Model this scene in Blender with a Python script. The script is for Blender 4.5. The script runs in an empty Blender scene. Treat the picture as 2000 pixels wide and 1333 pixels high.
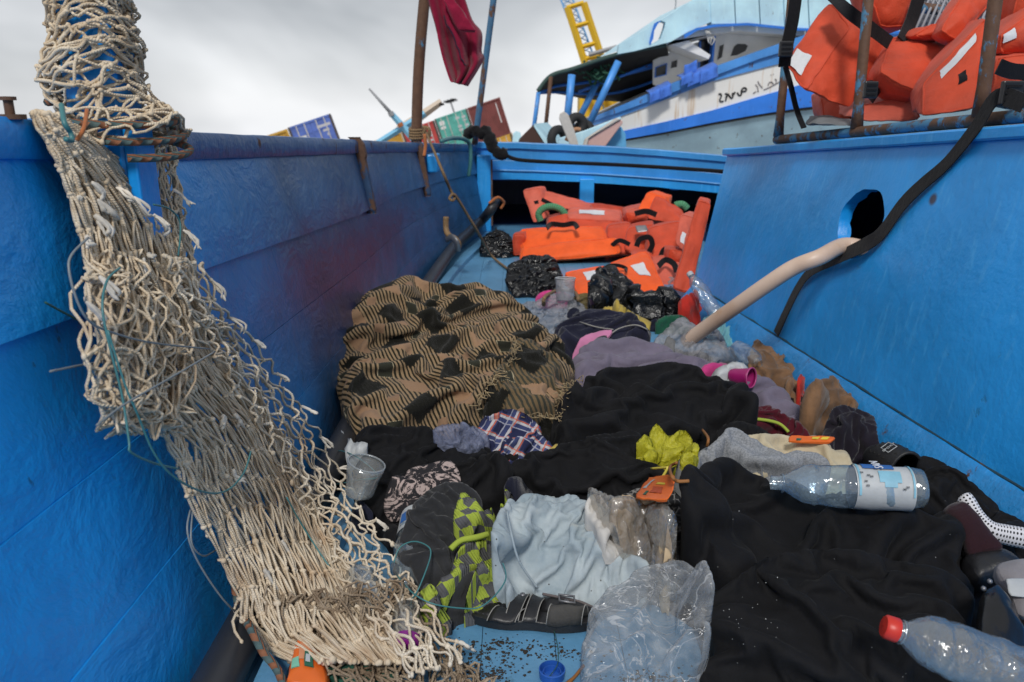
import bpy, math, random
import numpy as np
from mathutils import Vector, Matrix
from mathutils.geometry import delaunay_2d_cdt

random.seed(7)
RNG = np.random.default_rng(7)
SC = bpy.context.scene
COL = SC.collection

# ------------------------------------------------------------------ camera
F_PX = 1532.0; HOR = 235.0; EYE = 0.95
PITCH = math.atan((666.5 - HOR) / F_PX)
CAM = np.array([0.0, 0.0, EYE])
cd = bpy.data.cameras.new("camera"); cam = bpy.data.objects.new("camera", cd); COL.objects.link(cam)
cam.location = (0, 0, EYE); cam.rotation_euler = (math.pi / 2 - PITCH, 0, 0)
cd.sensor_width = 36.0; cd.lens = F_PX / 2000 * 36.0; cd.clip_start = 0.02; cd.clip_end = 4000
cd.dof.use_dof = True; cd.dof.focus_distance = 1.75; cd.dof.aperture_fstop = 6.0
SC.camera = cam

# ------------------------------------------------------------------ sky, sun, exposure
SUN_EL = math.radians(45); SUN_AZ = math.radians(186)      # light comes from behind the camera, a little left
w = bpy.data.worlds.new("World"); SC.world = w; w.use_nodes = True
nt = w.node_tree; nt.nodes.clear()
def wn(t, **k):
    n = nt.nodes.new(t)
    for a, b in k.items(): setattr(n, a, b)
    return n
sky = wn('ShaderNodeTexSky', sky_type='NISHITA', sun_disc=False, sun_elevation=SUN_EL, sun_rotation=SUN_AZ)
tc = wn('ShaderNodeTexCoord')
mp = wn('ShaderNodeMapping'); mp.inputs['Scale'].default_value = (1.3, 1.3, 3.0); mp.inputs['Location'].default_value = (1.15, 0.4, 0.3)
nz = wn('ShaderNodeTexNoise'); nz.inputs['Scale'].default_value = 1.7; nz.inputs['Detail'].default_value = 4; nz.inputs['Roughness'].default_value = 0.52
nz.inputs['Distortion'].default_value = 0.25
rp = wn('ShaderNodeValToRGB')
rp.color_ramp.elements[0].position = 0.33; rp.color_ramp.elements[0].color = (0.33, 0.345, 0.365, 1)
rp.color_ramp.elements[1].position = 0.64; rp.color_ramp.elements[1].color = (0.68, 0.69, 0.71, 1)
sc1 = wn('ShaderNodeVectorMath', operation='SCALE'); sc1.inputs['Scale'].default_value = 0.08
mx = wn('ShaderNodeMix', data_type='RGBA'); mx.inputs['Factor'].default_value = 0.93
bg = wn('ShaderNodeBackground'); bg.inputs['Strength'].default_value = 1.0
wo = wn('ShaderNodeOutputWorld')
L = nt.links.new
L(tc.outputs['Generated'], mp.inputs['Vector']); L(mp.outputs[0], nz.inputs['Vector']); 
sx_ = wn('ShaderNodeSeparateXYZ'); L(tc.outputs['Generated'], sx_.inputs[0]); ad = wn('ShaderNodeMath', operation='MULTIPLY_ADD'); ad.inputs[1].default_value = -0.75
L(sx_.outputs['Z'], ad.inputs[0]); ad2 = wn('ShaderNodeMath', operation='MAXIMUM'); ad2.inputs[1].default_value = -0.22; L(nz.outputs['Fac'], ad.inputs[2])
L(ad.outputs[0], rp.inputs['Fac'])
L(sky.outputs[0], sc1.inputs[0]); L(sc1.outputs[0], mx.inputs['A']); L(rp.outputs[0], mx.inputs['B'])
L(mx.outputs['Result'], bg.inputs['Color']); L(bg.outputs[0], wo.inputs['Surface'])
sd = bpy.data.lights.new("sun", 'SUN'); sd.energy = 1.5; sd.angle = math.radians(10); sd.color = (1.0, 0.97, 0.92)
sun = bpy.data.objects.new("sun", sd); COL.objects.link(sun)
sdir = Vector((math.sin(SUN_AZ) * math.cos(SUN_EL), math.cos(SUN_AZ) * math.cos(SUN_EL), math.sin(SUN_EL)))
sun.rotation_euler = sdir.to_track_quat('Z', 'Y').to_euler(); sun.location = (0, 0, 12)
vs = SC.view_settings; vs.view_transform = 'Standard'; vs.look = 'None'; vs.exposure = 0.50; vs.gamma = 1.0; vs.use_curve_mapping = False
SC.cycles.max_bounces = 8; SC.cycles.transparent_max_bounces = 24; SC.cycles.use_denoising = True
SC.cycles.caustics_reflective = False; SC.cycles.caustics_refractive = False
SC.cycles.sample_clamp_indirect = 6

# ------------------------------------------------------------------ pixel <-> place
_f = np.array([0, math.cos(PITCH), -math.sin(PITCH)]); _u = np.array([0, math.sin(PITCH), math.cos(PITCH)])
def ray(px, py):
    return _f + (px - 1000) / F_PX * np.array([1.0, 0, 0]) - (py - 666.5) / F_PX * _u
def atz(px, py, z=0.0):
    r = ray(px, py); return CAM + r * ((z - EYE) / r[2])
def aty(px, py, Y):
    r = ray(px, py); return CAM + r * (Y / r[1])
def atx(px, py, X):
    r = ray(px, py); return CAM + r * (X / r[0])
def atf(px, py, f, lo=0.4, hi=9.0, n=700):
    """first point on the ray where f(x,y,z) changes sign"""
    r = ray(px, py); t = np.linspace(lo, hi, n); P = CAM + r[None] * (t / r[1])[:, None]
    s = f(P[:, 0], P[:, 1], P[:, 2]); k = np.where(np.sign(s[1:]) != np.sign(s[:-1]))[0]
    if len(k) == 0: return P[-1]
    k = k[0]; a = s[k] / (s[k] - s[k + 1]); return P[k] * (1 - a) + P[k + 1] * a

# ------------------------------------------------------------------ noise
_perm = np.random.default_rng(3).permutation(256); _perm = np.concatenate([_perm, _perm, _perm])
_g = np.random.default_rng(4).normal(size=(256, 3)); _g /= np.linalg.norm(_g, axis=1)[:, None]
def perlin(P):
    P = np.asarray(P, float); i = np.floor(P).astype(int); f = P - i; i &= 255
    u = f * f * f * (f * (f * 6 - 15) + 10); out = 0
    for dx in (0, 1):
        for dy in (0, 1):
            for dz in (0, 1):
                h = _perm[_perm[_perm[i[:, 0] + dx] + i[:, 1] + dy] + i[:, 2] + dz]
                d = (_g[h] * (f - [dx, dy, dz])).sum(1)
                wgt = (u[:, 0] if dx else 1 - u[:, 0]) * (u[:, 1] if dy else 1 - u[:, 1]) * (u[:, 2] if dz else 1 - u[:, 2])
                out = out + wgt * d
    return out * 1.5
def fbm(P, o=3):
    s = 0; a = 1.0; P = np.asarray(P, float)
    for k in range(o): s = s + a * perlin(P * 2 ** k + 17.3 * k); a *= 0.5
    return s

# ------------------------------------------------------------------ objects
WO = {}
def _props(o, label=None, cat=None, group=None, kind=None):
    if label: o['label'] = label
    if cat: o['category'] = cat
    if group: o['group'] = group
    if kind: o['kind'] = kind
def thing(name, label, cat, loc, group=None):
    o = bpy.data.objects.new(name, None); COL.objects.link(o); o.location = loc; o.empty_display_size = 0.05
    WO[o.name] = np.array(loc, float); _props(o, label, cat, group); return o
def obj(name, V, Fc, mat, parent=None, smooth=True, uv=None, label=None, cat=None, group=None, kind=None, sharp=None):
    V = np.asarray(V, float)
    if parent is not None: org = WO[parent.name]
    else: org = np.array([(V[:, 0].min() + V[:, 0].max()) / 2, (V[:, 1].min() + V[:, 1].max()) / 2, V[:, 2].min()])
    me = bpy.data.meshes.new(name)
    me.from_pydata((V - org).tolist(), [], Fc.tolist() if isinstance(Fc, np.ndarray) else Fc)
    if uv is not None:
        l = me.uv_layers.new(name="UVMap"); idx = np.empty(len(me.loops), int); me.loops.foreach_get('vertex_index', idx)
        l.data.foreach_set('uv', np.asarray(uv, float)[idx].ravel())
    me.update()
    if mat is not None: me.materials.append(mat)
    if smooth:
        me.polygons.foreach_set('use_smooth', [True] * len(me.polygons))
        if sharp: me.set_sharp_from_angle(angle=math.radians(sharp))
    o = bpy.data.objects.new(name, me); COL.objects.link(o)
    if parent is not None: o.parent = parent
    else: o.location = org
    WO[o.name] = org; _props(o, label, cat, group, kind); return o
class MB:
    def __init__(s): s.V = []; s.F = []; s.U = []; s.n = 0
    def add(s, V, Fc, U=None):
        V = np.asarray(V, float); s.V.append(V); o = s.n
        s.F.extend([[i + o for i in f] for f in (Fc.tolist() if isinstance(Fc, np.ndarray) else Fc)])
        s.U.append(np.zeros((len(V), 2)) if U is None else np.asarray(U, float)); s.n += len(V); return s
    def build(s, name, mat, parent=None, **k):
        return obj(name, np.concatenate(s.V), s.F, mat, parent, uv=np.concatenate(s.U), **k)

def nrm(v):
    v = np.asarray(v, float); return v / (np.linalg.norm(v, axis=-1, keepdims=True) + 1e-12)
def crom(P, sub=6, closed=False):
    P = np.asarray(P, float); n = len(P); out = []
    if n == 2 and not closed:
        t = np.linspace(0, 1, sub + 1)[:, None]; return P[0] * (1 - t) + P[1] * t
    for i in range(n if closed else n - 1):
        if closed: a, b, c, d = P[i - 1], P[i], P[(i + 1) % n], P[(i + 2) % n]
        else: a, b, c, d = P[max(i - 1, 0)], P[i], P[i + 1], P[min(i + 2, n - 1)]
        for k in range(sub):
            t = k / sub
            out.append(0.5 * ((2 * b) + (c - a) * t + (2 * a - 5 * b + 4 * c - d) * t * t + (-a + 3 * b - 3 * c + d) * t ** 3))
    if not closed: out.append(P[-1])
    return np.array(out)
def tube(P, r, sides=8, closed=False, caps=True, flat=1.0, ref=None):
    P = np.asarray(P, float); n = len(P); r = np.broadcast_to(np.asarray(r, float), (n,))
    T = nrm(np.roll(P, -1, 0) - np.roll(P, 1, 0)) if closed else nrm(np.gradient(P, axis=0))
    N = np.zeros_like(P); a = np.array(ref if ref is not None else ((0, 0, 1) if abs(T[0][2]) < 0.9 else (1, 0, 0)), float)
    for i in range(n):
        a = a - T[i] * np.dot(a, T[i]); a = nrm(a); N[i] = a
        if ref is not None: a = np.array(ref, float)
    B = np.cross(T, N); ang = np.linspace(0, 2 * math.pi, sides, endpoint=False)
    V = P[:, None] + r[:, None, None] * (np.cos(ang)[None, :, None] * N[:, None] * flat + np.sin(ang)[None, :, None] * B[:, None])
    V = V.reshape(-1, 3); Fc = []
    for i in range(n if closed else n - 1):
        j = (i + 1) % n
        for k in range(sides):
            m = (k + 1) % sides; Fc.append([i * sides + k, i * sides + m, j * sides + m, j * sides + k])
    d = np.concatenate([[0], np.cumsum(np.linalg.norm(np.diff(P, axis=0), axis=1))])
    U = np.stack([np.tile(ang / 6.2832, n), np.repeat(d, sides)], 1)
    if caps and not closed:
        Fc.append(list(range(sides))[::-1]); Fc.append([(n - 1) * sides + k for k in range(sides)])
    return V, Fc, U
def boxv(x0, x1, y0, y1, z0, z1):
    V = np.array([(x, y, z) for x in (x0, x1) for y in (y0, y1) for z in (z0, z1)], float)
    return V, [[0, 1, 3, 2], [4, 6, 7, 5], [0, 4, 5, 1], [2, 3, 7, 6], [0, 2, 6, 4], [1, 5, 7, 3]]
def hexa(C):
    """8 corners: 4 near-face (ccw) then the 4 far-face"""
    return np.asarray(C, float), [[0, 1, 2, 3], [7, 6, 5, 4], [0, 4, 5, 1], [1, 5, 6, 2], [2, 6, 7, 3], [3, 7, 4, 0]]
def bev(o, wd=0.004, seg=2):
    m = o.modifiers.new("bevel", 'BEVEL'); m.width = wd; m.segments = seg; m.limit_method = 'ANGLE'; return o
def grid_faces(nu, nv, wrap_u=False):
    Fc = []
    for j in range(nv - 1):
        for i in range(nu if wrap_u else nu - 1):
            k = (i + 1) % nu; Fc.append([j * nu + i, j * nu + k, (j + 1) * nu + k, (j + 1) * nu + i])
    return Fc
def loft(rows, closed_u=False):
    R = np.asarray(rows, float); nv, nu = R.shape[:2]; return R.reshape(-1, 3), grid_faces(nu, nv, closed_u)
def lathe(A, B, prof, sides=20, squash=None):
    """profile [(t along A->B in m, radius)]"""
    A = np.asarray(A, float); B = np.asarray(B, float); ax = nrm(B - A)
    n = np.cross(ax, [0, 0, 1]); n = nrm(n) if np.linalg.norm(n) > 0.05 else np.array([1.0, 0, 0]); b = np.cross(n, ax)
    ang = np.linspace(0, 2 * math.pi, sides, endpoint=False); rows = []; U = []
    for t, r in prof:
        rows.append(A + ax * t + r * (np.cos(ang)[:, None] * n + np.sin(ang)[:, None] * b))
        U += [(a / 6.2832, t) for a in ang]
    V, Fc = loft(rows, True); return V, Fc, np.array(U)

# ------------------------------------------------------------------ node helpers
class NT:
    def __init__(s, name):
        s.m = bpy.data.materials.new(name); s.m.use_nodes = True; s.t = s.m.node_tree; s.t.nodes.clear()
        s.out = s.t.nodes.new('ShaderNodeOutputMaterial'); s._tc = None
    def n(s, t, **k):
        q = s.t.nodes.new(t)
        for a, b in k.items(): setattr(q, a, b)
        return q
    def put(s, sock, v):
        if hasattr(v, 'is_linked'): s.t.links.new(v, sock)
        elif v is not None:
            if isinstance(v, (tuple, list)) and len(v) == 3 and sock.type == 'RGBA': v = (*v, 1)
            sock.default_value = v
    def co(s, k='Object'):
        if s._tc is None: s._tc = s.n('ShaderNodeTexCoord')
        return s._tc.outputs[k]
    def M(s, op, a, b=None, c=None):
        q = s.n('ShaderNodeMath', operation=op); s.put(q.inputs[0], a); s.put(q.inputs[1], b); s.put(q.inputs[2], c); return q.outputs[0]
    def map(s, v=None, scale=(1, 1, 1), loc=(0, 0, 0), rot=(0, 0, 0)):
        q = s.n('ShaderNodeMapping'); s.put(q.inputs['Vector'], v or s.co()); q.inputs['Scale'].default_value = scale
        q.inputs['Location'].default_value = loc; q.inputs['Rotation'].default_value = rot; return q.outputs[0]
    def noise(s, scale, detail=4, rough=0.55, v=None, dist=0.0):
        q = s.n('ShaderNodeTexNoise'); s.put(q.inputs['Vector'], v or s.co()); q.inputs['Scale'].default_value = scale
        q.inputs['Detail'].default_value = detail; q.inputs['Roughness'].default_value = rough; q.inputs['Distortion'].default_value = dist
        return q.outputs['Fac']
    def voro(s, scale, v=None, feature='F1', out='Distance'):
        q = s.n('ShaderNodeTexVoronoi', feature=feature); s.put(q.inputs['Vector'], v or s.co()); q.inputs['Scale'].default_value = scale; return q.outputs[out]
    def ramp(s, f, lo, hi):
        q = s.n('ShaderNodeMapRange', interpolation_type='SMOOTHSTEP'); s.put(q.inputs[0], f); q.inputs[1].default_value = lo; q.inputs[2].default_value = hi
        return q.outputs[0]
    def mix(s, f, a, b, mode='MIX'):
        q = s.n('ShaderNodeMix', data_type='RGBA', blend_type=mode); s.put(q.inputs['Factor'], f)
        s.put(q.inputs['A'], a); s.put(q.inputs['B'], b); return q.outputs['Result']
    def sep(s, v):
        q = s.n('ShaderNodeSeparateXYZ'); s.put(q.inputs[0], v); return q.outputs
    def bump(s, h, strength=0.5, dist=0.003, prev=None):
        q = s.n('ShaderNodeBump'); q.inputs['Strength'].default_value = strength; q.inputs['Distance'].default_value = dist
        s.put(q.inputs['Height'], h); s.put(q.inputs['Normal'], prev); return q.outputs[0]
    def bsdf(s, col, rough=0.5, normal=None, **k):
        q = s.n('ShaderNodeBsdfPrincipled'); s.put(q.inputs['Base Color'], col); s.put(q.inputs['Roughness'], rough); s.put(q.inputs['Normal'], normal)
        for a, b in k.items(): s.put(q.inputs[a.replace('_', ' ')], b)
        return q.outputs[0]
    def fin(s, sh): s.t.links.new(sh, s.out.inputs['Surface']); return s.m
def hsv(c, f): return tuple(min(1, x * f) for x in c)

def paint(name, col, rust=0.0, rough=0.38, streak=0.25, lumps=1.0, alt=None, altpos=None, wear=0.5, spots=0):
    s = NT(name); base = s.mix(s.ramp(s.noise(2.2, 4), 0.3, 0.7), hsv(col, 0.84), hsv(col, 1.14))
    if alt is not None:      # an older coat showing through, with a shape of its own
        x = s.noise(1.5, 3, v=s.map(scale=(1, 0.7, 1.6), loc=altpos or (0, 0, 0)))
        base = s.mix(s.M('MULTIPLY', s.ramp(x, 0.48, 0.66), 0.85), base, alt)
    st = s.ramp(s.noise(9, 5, 0.6, v=s.map(scale=(5, 5, 0.35))), 0.52, 0.78)
    base = s.mix(s.M('MULTIPLY', st, streak), base, tuple(min(1, c * 1.3 + 0.10) for c in col))
    dk = s.ramp(s.noise(14, 6, 0.7, v=s.map(loc=(3, 1, 5))), 0.66, 0.74)
    base = s.mix(s.M('MULTIPLY', dk, wear), base, (col[0] * 0.5 + 0.01, col[1] * 0.55, col[2] * 0.45))
    if spots > 0:
        vq = s.map(scale=(0.0, 1, 1)); sp = s.voro(spots, v=vq); drip = s.voro(spots, v=s.map(scale=(0.0, 1, 0.22), loc=(0, 0, 0.0)))
        msk = s.ramp(s.noise(2.3, 2, v=s.map(loc=(5, 5, 5))), 0.45, 0.6)
        base = s.mix(s.M('MULTIPLY', s.M('MULTIPLY', s.ramp(sp, 0.075, 0.03), msk), 0.9), base, (0.07, 0.035, 0.02))
        base = s.mix(s.M('MULTIPLY', s.M('MULTIPLY', s.ramp(drip, 0.06, 0.01), msk), 0.3), base, (0.10, 0.14, 0.12))
    if rust > 0:
        r = s.ramp(s.noise(11, 7, 0.7, v=s.map(scale=(1, 1, 0.55), loc=(9, 2, 1))), 0.64 - 0.22 * rust, 0.70 - 0.18 * rust)
        rc = s.mix(s.noise(40, 3), (0.05, 0.022, 0.012), (0.15, 0.065, 0.03))
        base = s.mix(r, base, rc)
        rough = s.M('ADD', s.M('MULTIPLY', r, 0.4), rough)
    b = s.bump(s.noise(7, 5, 0.6, v=s.map(scale=(1, 1, 0.8))), 0.5 * lumps, 0.012)
    b = s.bump(s.noise(55, 4, 0.6), 0.35 * lumps, 0.003, b)
    b = s.bump(dk, 0.4, -0.002, b)
    return s.fin(s.bsdf(base, rough, b))
def fabric(name, col, rough=0.95, var=0.2, bumpy=0.4, weave=700, spots=None, sheen=0.15, dirt=None, spec=0.2):
    s = NT(name); base = s.mix(s.ramp(s.noise(9, 5, 0.6), 0.3, 0.7), hsv(col, 1 - var), hsv(col, 1 + var))
    if dirt: base = s.mix(s.M('MULTIPLY', s.ramp(s.noise(6, 6, 0.65, v=s.map(loc=(4, 4, 4))), 0.5, 0.72), 0.6), base, dirt)
    if spots:
        v = s.voro(70); base = s.mix(s.ramp(v, 0.07, 0.05), base, spots)
    b = s.bump(s.noise(weave, 2), bumpy, 0.0009); b = s.bump(s.noise(38, 5, 0.6), 0.5, 0.006, b)
    return s.fin(s.bsdf(base, rough, b, Sheen_Weight=sheen, Specular_IOR_Level=spec))
def plain(name, col, rough=0.5, var=0.12, bumpy=0.15, scale=30, metal=0.0, spec=0.5):
    s = NT(name); base = s.mix(s.noise(scale, 4), hsv(col, 1 - var), hsv(col, 1 + var))
    return s.fin(s.bsdf(base, rough, s.bump(s.noise(scale * 3, 4), bumpy, 0.002), Metallic=metal, Specular_IOR_Level=spec))
def rusty(name, blue=(0.06, 0.2, 0.34), amt=0.52):
    s = NT(name); f = s.ramp(s.noise(9, 7, 0.72, v=s.map(scale=(1, 1, 0.6))), amt - 0.03, amt + 0.03)
    rc = s.mix(s.noise(30, 5), (0.055, 0.026, 0.016), (0.17, 0.085, 0.045))
    c = s.mix(f, rc, s.mix(s.noise(20, 3), hsv(blue, 0.7), hsv(blue, 1.3)))
    b = s.bump(s.noise(60, 6, 0.7), 0.7, 0.003); b = s.bump(f, 0.5, 0.0015, b)
    return s.fin(s.bsdf(c, 0.7, b))
def clearp(name, tint=(0.9, 0.93, 0.95), gloss=0.10, haze=0.12, crumple=60, bs=0.6, rough=0.12):
    """thin clear plastic film: mostly see-through, a skin of reflection, a little milky scatter"""
    s = NT(name); b = s.bump(s.noise(crumple, 3, 0.5, dist=0.6), bs, 0.006); b = s.bump(s.voro(crumple * 0.55), bs * 0.7, 0.006, b)
    tr = s.n('ShaderNodeBsdfTransparent'); s.put(tr.inputs[0], tint)
    gl = s.n('ShaderNodeBsdfGlossy'); gl.inputs['Roughness'].default_value = rough; s.put(gl.inputs['Normal'], b)
    df = s.n('ShaderNodeBsdfDiffuse'); s.put(df.inputs['Color'], tuple(min(1, c * 0.85) for c in tint)); s.put(df.inputs['Normal'], b)
    lw = s.n('ShaderNodeLayerWeight'); lw.inputs['Blend'].default_value = 0.35; s.put(lw.inputs['Normal'], b)
    m1 = s.n('ShaderNodeMixShader'); s.put(m1.inputs[0], s.M('ADD', haze * 0.6, s.M('MULTIPLY', s.noise(crumple * 0.3, 4), haze)))
    s.t.links.new(tr.outputs[0], m1.inputs[1]); s.t.links.new(df.outputs[0], m1.inputs[2])
    m2 = s.n('ShaderNodeMixShader'); s.put(m2.inputs[0], s.M('MULTIPLY_ADD', lw.outputs['Facing'], 0.45, gloss))
    s.t.links.new(m1.outputs[0], m2.inputs[1]); s.t.links.new(gl.outputs[0], m2.inputs[2])
    return s.fin(m2.outputs[0])
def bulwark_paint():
    """flash falloff put in the colour: bright blue near, navy far; a purplish blush further along"""
    s = NT('bulwark_flash_falloff_paint'); near = (0.012, 0.36, 0.94); far_navy = (0.028, 0.105, 0.25)
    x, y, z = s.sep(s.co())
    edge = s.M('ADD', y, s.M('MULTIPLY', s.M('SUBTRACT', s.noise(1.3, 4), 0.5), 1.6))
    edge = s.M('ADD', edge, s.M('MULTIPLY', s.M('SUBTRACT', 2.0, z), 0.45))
    f = s.ramp(edge, -1.75, -0.35)  # painted falloff of the flash: blue near the camera darkens to navy
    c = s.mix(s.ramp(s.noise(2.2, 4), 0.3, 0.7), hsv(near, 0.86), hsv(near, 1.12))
    o = s.mix(s.ramp(s.noise(3.0, 5), 0.3, 0.7), hsv(far_navy, 0.8), hsv(far_navy, 1.25))
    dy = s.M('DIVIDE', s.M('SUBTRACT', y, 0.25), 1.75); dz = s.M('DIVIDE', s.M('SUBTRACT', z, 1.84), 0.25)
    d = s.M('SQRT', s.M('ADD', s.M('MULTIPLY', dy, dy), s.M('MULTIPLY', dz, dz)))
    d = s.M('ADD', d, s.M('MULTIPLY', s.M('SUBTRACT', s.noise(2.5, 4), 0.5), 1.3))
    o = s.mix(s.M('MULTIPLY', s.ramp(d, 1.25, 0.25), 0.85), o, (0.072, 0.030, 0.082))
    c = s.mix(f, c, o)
    st = s.ramp(s.noise(9, 5, 0.6, v=s.map(scale=(5, 5, 0.35))), 0.52, 0.78)
    c = s.mix(s.M('MULTIPLY', st, 0.16), c, (0.10, 0.24, 0.45))
    sc = s.ramp(s.noise(16, 6, 0.7, v=s.map(scale=(1, 1.4, 0.5), loc=(3, 1, 5))), 0.655, 0.70)
    c = s.mix(s.M('MULTIPLY', sc, 0.6), c, (0.012, 0.05, 0.10))
    b = s.bump(s.noise(5, 6, 0.62, v=s.map(scale=(1, 1, 1.3)), dist=0.5), 0.75, 0.02); b = s.bump(s.noise(45, 5, 0.65), 0.5, 0.004, b); b = s.bump(sc, 0.4, -0.002, b)
    return s.fin(s.bsdf(c, 0.36, b))
MT = {}
BLUE = (0.024, 0.35, 0.86)
MT['blue'] = paint('blue_paint', BLUE, wear=0.5, spots=3.2, rough=0.36, streak=0.42)
MT['blue_near'] = paint('bulwark_blue_paint', (0.006, 0.29, 0.80), wear=0.4, streak=0.12, lumps=1.3)
MT['blue_falloff'] = bulwark_paint()
MT['blue_cap'] = paint('rail_cap_paint', (0.02, 0.10, 0.27), rust=0.25, wear=0.7, lumps=2.6)
MT['blue_light'] = paint('light_blue_paint', (0.04, 0.29, 0.68), wear=0.5, lumps=1.4)
MT['deck'] = paint('deck_paint', (0.11, 0.29, 0.48), wear=0.6, streak=0.1, rough=0.32)
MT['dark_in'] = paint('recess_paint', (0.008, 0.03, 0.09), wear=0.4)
MT['rust_blue'] = rusty('rusty_blue_steel'); MT['rust'] = rusty('rusty_steel', amt=0.62); MT['pole_blue'] = rusty('blue_steel_pole', blue=(0.05, 0.15, 0.27), amt=0.50)
MT['rust_dark'] = rusty('dark_rusty_strap', blue=(0.02, 0.06, 0.14), amt=0.55)
MT['black_cloth'] = fabric('black_cotton', (0.0056, 0.0056, 0.0068), var=0.35, sheen=0.02, bumpy=0.35, spec=0.22, rough=0.8)
MT['black_web'] = fabric('black_webbing', (0.008, 0.008, 0.010), weave=400, bumpy=0.8)
MT['white_refl'] = plain('reflective_tape', (0.72, 0.73, 0.75), 0.35, bumpy=0.3, scale=80)
# ================================================================== the boat one stands in
def cin(Y): return 0.36 * np.clip((np.asarray(Y, float) - 4.2) / 2.9, 0, None) ** 1.6
def xl(Y, z): return -(0.545 + 0.19 * np.asarray(z, float) / 0.95) + cin(Y)
RZ = np.array([[-0.6, 0.985], [0.5, 0.975], [1.1, 0.957], [1.75, 0.925], [3.7, 0.862], [5.5, 0.80], [7.1, 0.745]])
def zrail(Y): return np.interp(Y, RZ[:, 0], RZ[:, 1])
def fleft(off=0.0): return lambda x, y, z: x - (xl(y, z) + off)
ZS = 0.12
def xr(Y, z): return 0.985 + 0.10 * (3.74 - np.asarray(Y, float)) + 0.20 * (np.asarray(z, float) - ZS)
def fright(off=0.0): return lambda x, y, z: x - (xr(y, z) - off)
def zcab(Y): return 0.945 - 0.065 * (np.asarray(Y, float) - 2.0)
YEND = 4.03
boat = thing('fishing_boat', 'blue wooden fishing boat whose littered side deck fills the foreground', 'boat', (0.3, 3.0, -1.4))
# deck, plank by plank
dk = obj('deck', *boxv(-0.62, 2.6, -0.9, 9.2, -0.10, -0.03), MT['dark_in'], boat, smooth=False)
px0 = -0.60; k = 0
while px0 < 1.5:
    wd_ = 0.135 + 0.012 * math.sin(k * 2.3)
    for y0, y1 in ((-0.9, 3.1 + 0.5 * math.sin(k * 1.7)), (3.1 + 0.5 * math.sin(k * 1.7) + 0.004, 7.4)):
        o = obj('plank', *boxv(px0, px0 + wd_ - 0.0013, y0, y1, -0.03, 0.0004 * ((k * 7) % 3)), MT['deck'], dk, smooth=False)
    px0 += wd_; k += 1
# bulwark on the left: backing, then single planks, cap pieces, stanchion, straps
Ys = np.concatenate([np.linspace(-0.6, 4.2, 28), np.linspace(4.35, 7.1, 22)])
def wallstrip(z0f, z1f, off0, off1, Y, jitter=0.0, thick=0.02, nz=6):
    inner = []; Z0 = np.array([z0f(y) if callable(z0f) else z0f for y in Y]); Z1 = np.array([z1f(y) if callable(z1f) else z1f for y in Y])
    for k in range(nz + 1):
        t = k / nz; z = Z0 * (1 - t) + Z1 * t; o = off0 * (1 - t) + off1 * t
        rn = 0.004 * math.sin(math.pi * t) * 0.5
        wob = jitter * perlin(np.stack([Y * 3.1, z * 5, Y * 0 + off0 * 90], 1))
        inner.append(np.stack([xl(Y, z) + o + rn + wob, Y, z], 1))
    lo = inner[0] - [thick, 0, 0]; hi = inner[-1] - [thick, 0, 0]
    V, Fc = loft([lo] + inner + [hi, lo]); return V, Fc
bw = obj('bulwark', *wallstrip(-0.05, lambda y: zrail(y) - 0.05, -0.03, -0.03, Ys, thick=0.05), MT['blue_falloff'], boat)
zseam = lambda y: float(np.interp(y, [0, 1.0, 1.6, 3.3, 7.1], [0.69, 0.668, 0.645, 0.565, 0.50]))
YF = np.concatenate([np.linspace(-0.6, 4.2, 44), np.linspace(4.35, 7.08, 20)])
for YY, mt in ((YF, 'blue_falloff'),):
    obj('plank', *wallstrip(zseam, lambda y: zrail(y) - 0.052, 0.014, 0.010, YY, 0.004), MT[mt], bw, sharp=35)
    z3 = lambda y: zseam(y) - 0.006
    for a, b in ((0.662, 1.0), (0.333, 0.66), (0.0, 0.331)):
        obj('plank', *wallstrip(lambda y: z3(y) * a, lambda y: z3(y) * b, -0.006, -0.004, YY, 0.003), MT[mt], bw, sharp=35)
capY = [(-0.6, 1.36), (1.365, 3.42), (3.425, 4.55), (4.555, 7.06)]
for y0, y1 in capY:
    Y = np.linspace(y0, y1, max(6, int((y1 - y0) * 14))); rows = []
    zt = zrail(Y); j = 0.004 * perlin(np.stack([Y * 9, Y * 0, Y * 0 + 2], 1)); xi = xl(Y, zt)
    for dx, dz in ((0.030, -0.058), (0.034, -0.050), (0.035, -0.012), (0.028, -0.001), (0.0, 0.002), (-0.10, 0.0), (-0.115, -0.012), (-0.115, -0.058), (0.030, -0.058)):
        rows.append(np.stack([xi + dx + j * 1.2, Y, zt + dz + j], 1))
    V, Fc = loft(rows); nn = len(Y)
    Fc += [[k * nn for k in range(8)][::-1], [k * nn + nn - 1 for k in range(8)]]
    obj('rail_cap', V, Fc, MT['blue_near'] if y1 < 1.5 else MT['blue_cap'], boat, sharp=50)
# outside of the hull
Yh = np.linspace(-0.6, 7.1, 30); rows = []
for t in np.linspace(0, 1, 9):
    z = zrail(Yh) - 0.06 - t * 2.0; rows.append(np.stack([xl(Yh, 0.9) - 0.075 + 0.75 * t ** 2.2, Yh, z], 1))
obj('hull', *loft(rows), MT['blue'], boat)
rows = []
for t in np.linspace(0, 1, 9):
    z = 0.7 - t * 1.9 + 0 * Yh; rows.append(np.stack([2.75 - cin(Yh) * 0.8 - 0.8 * t ** 2.2, Yh, z], 1))
obj('hull', *loft(rows), MT['blue'], boat)
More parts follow.
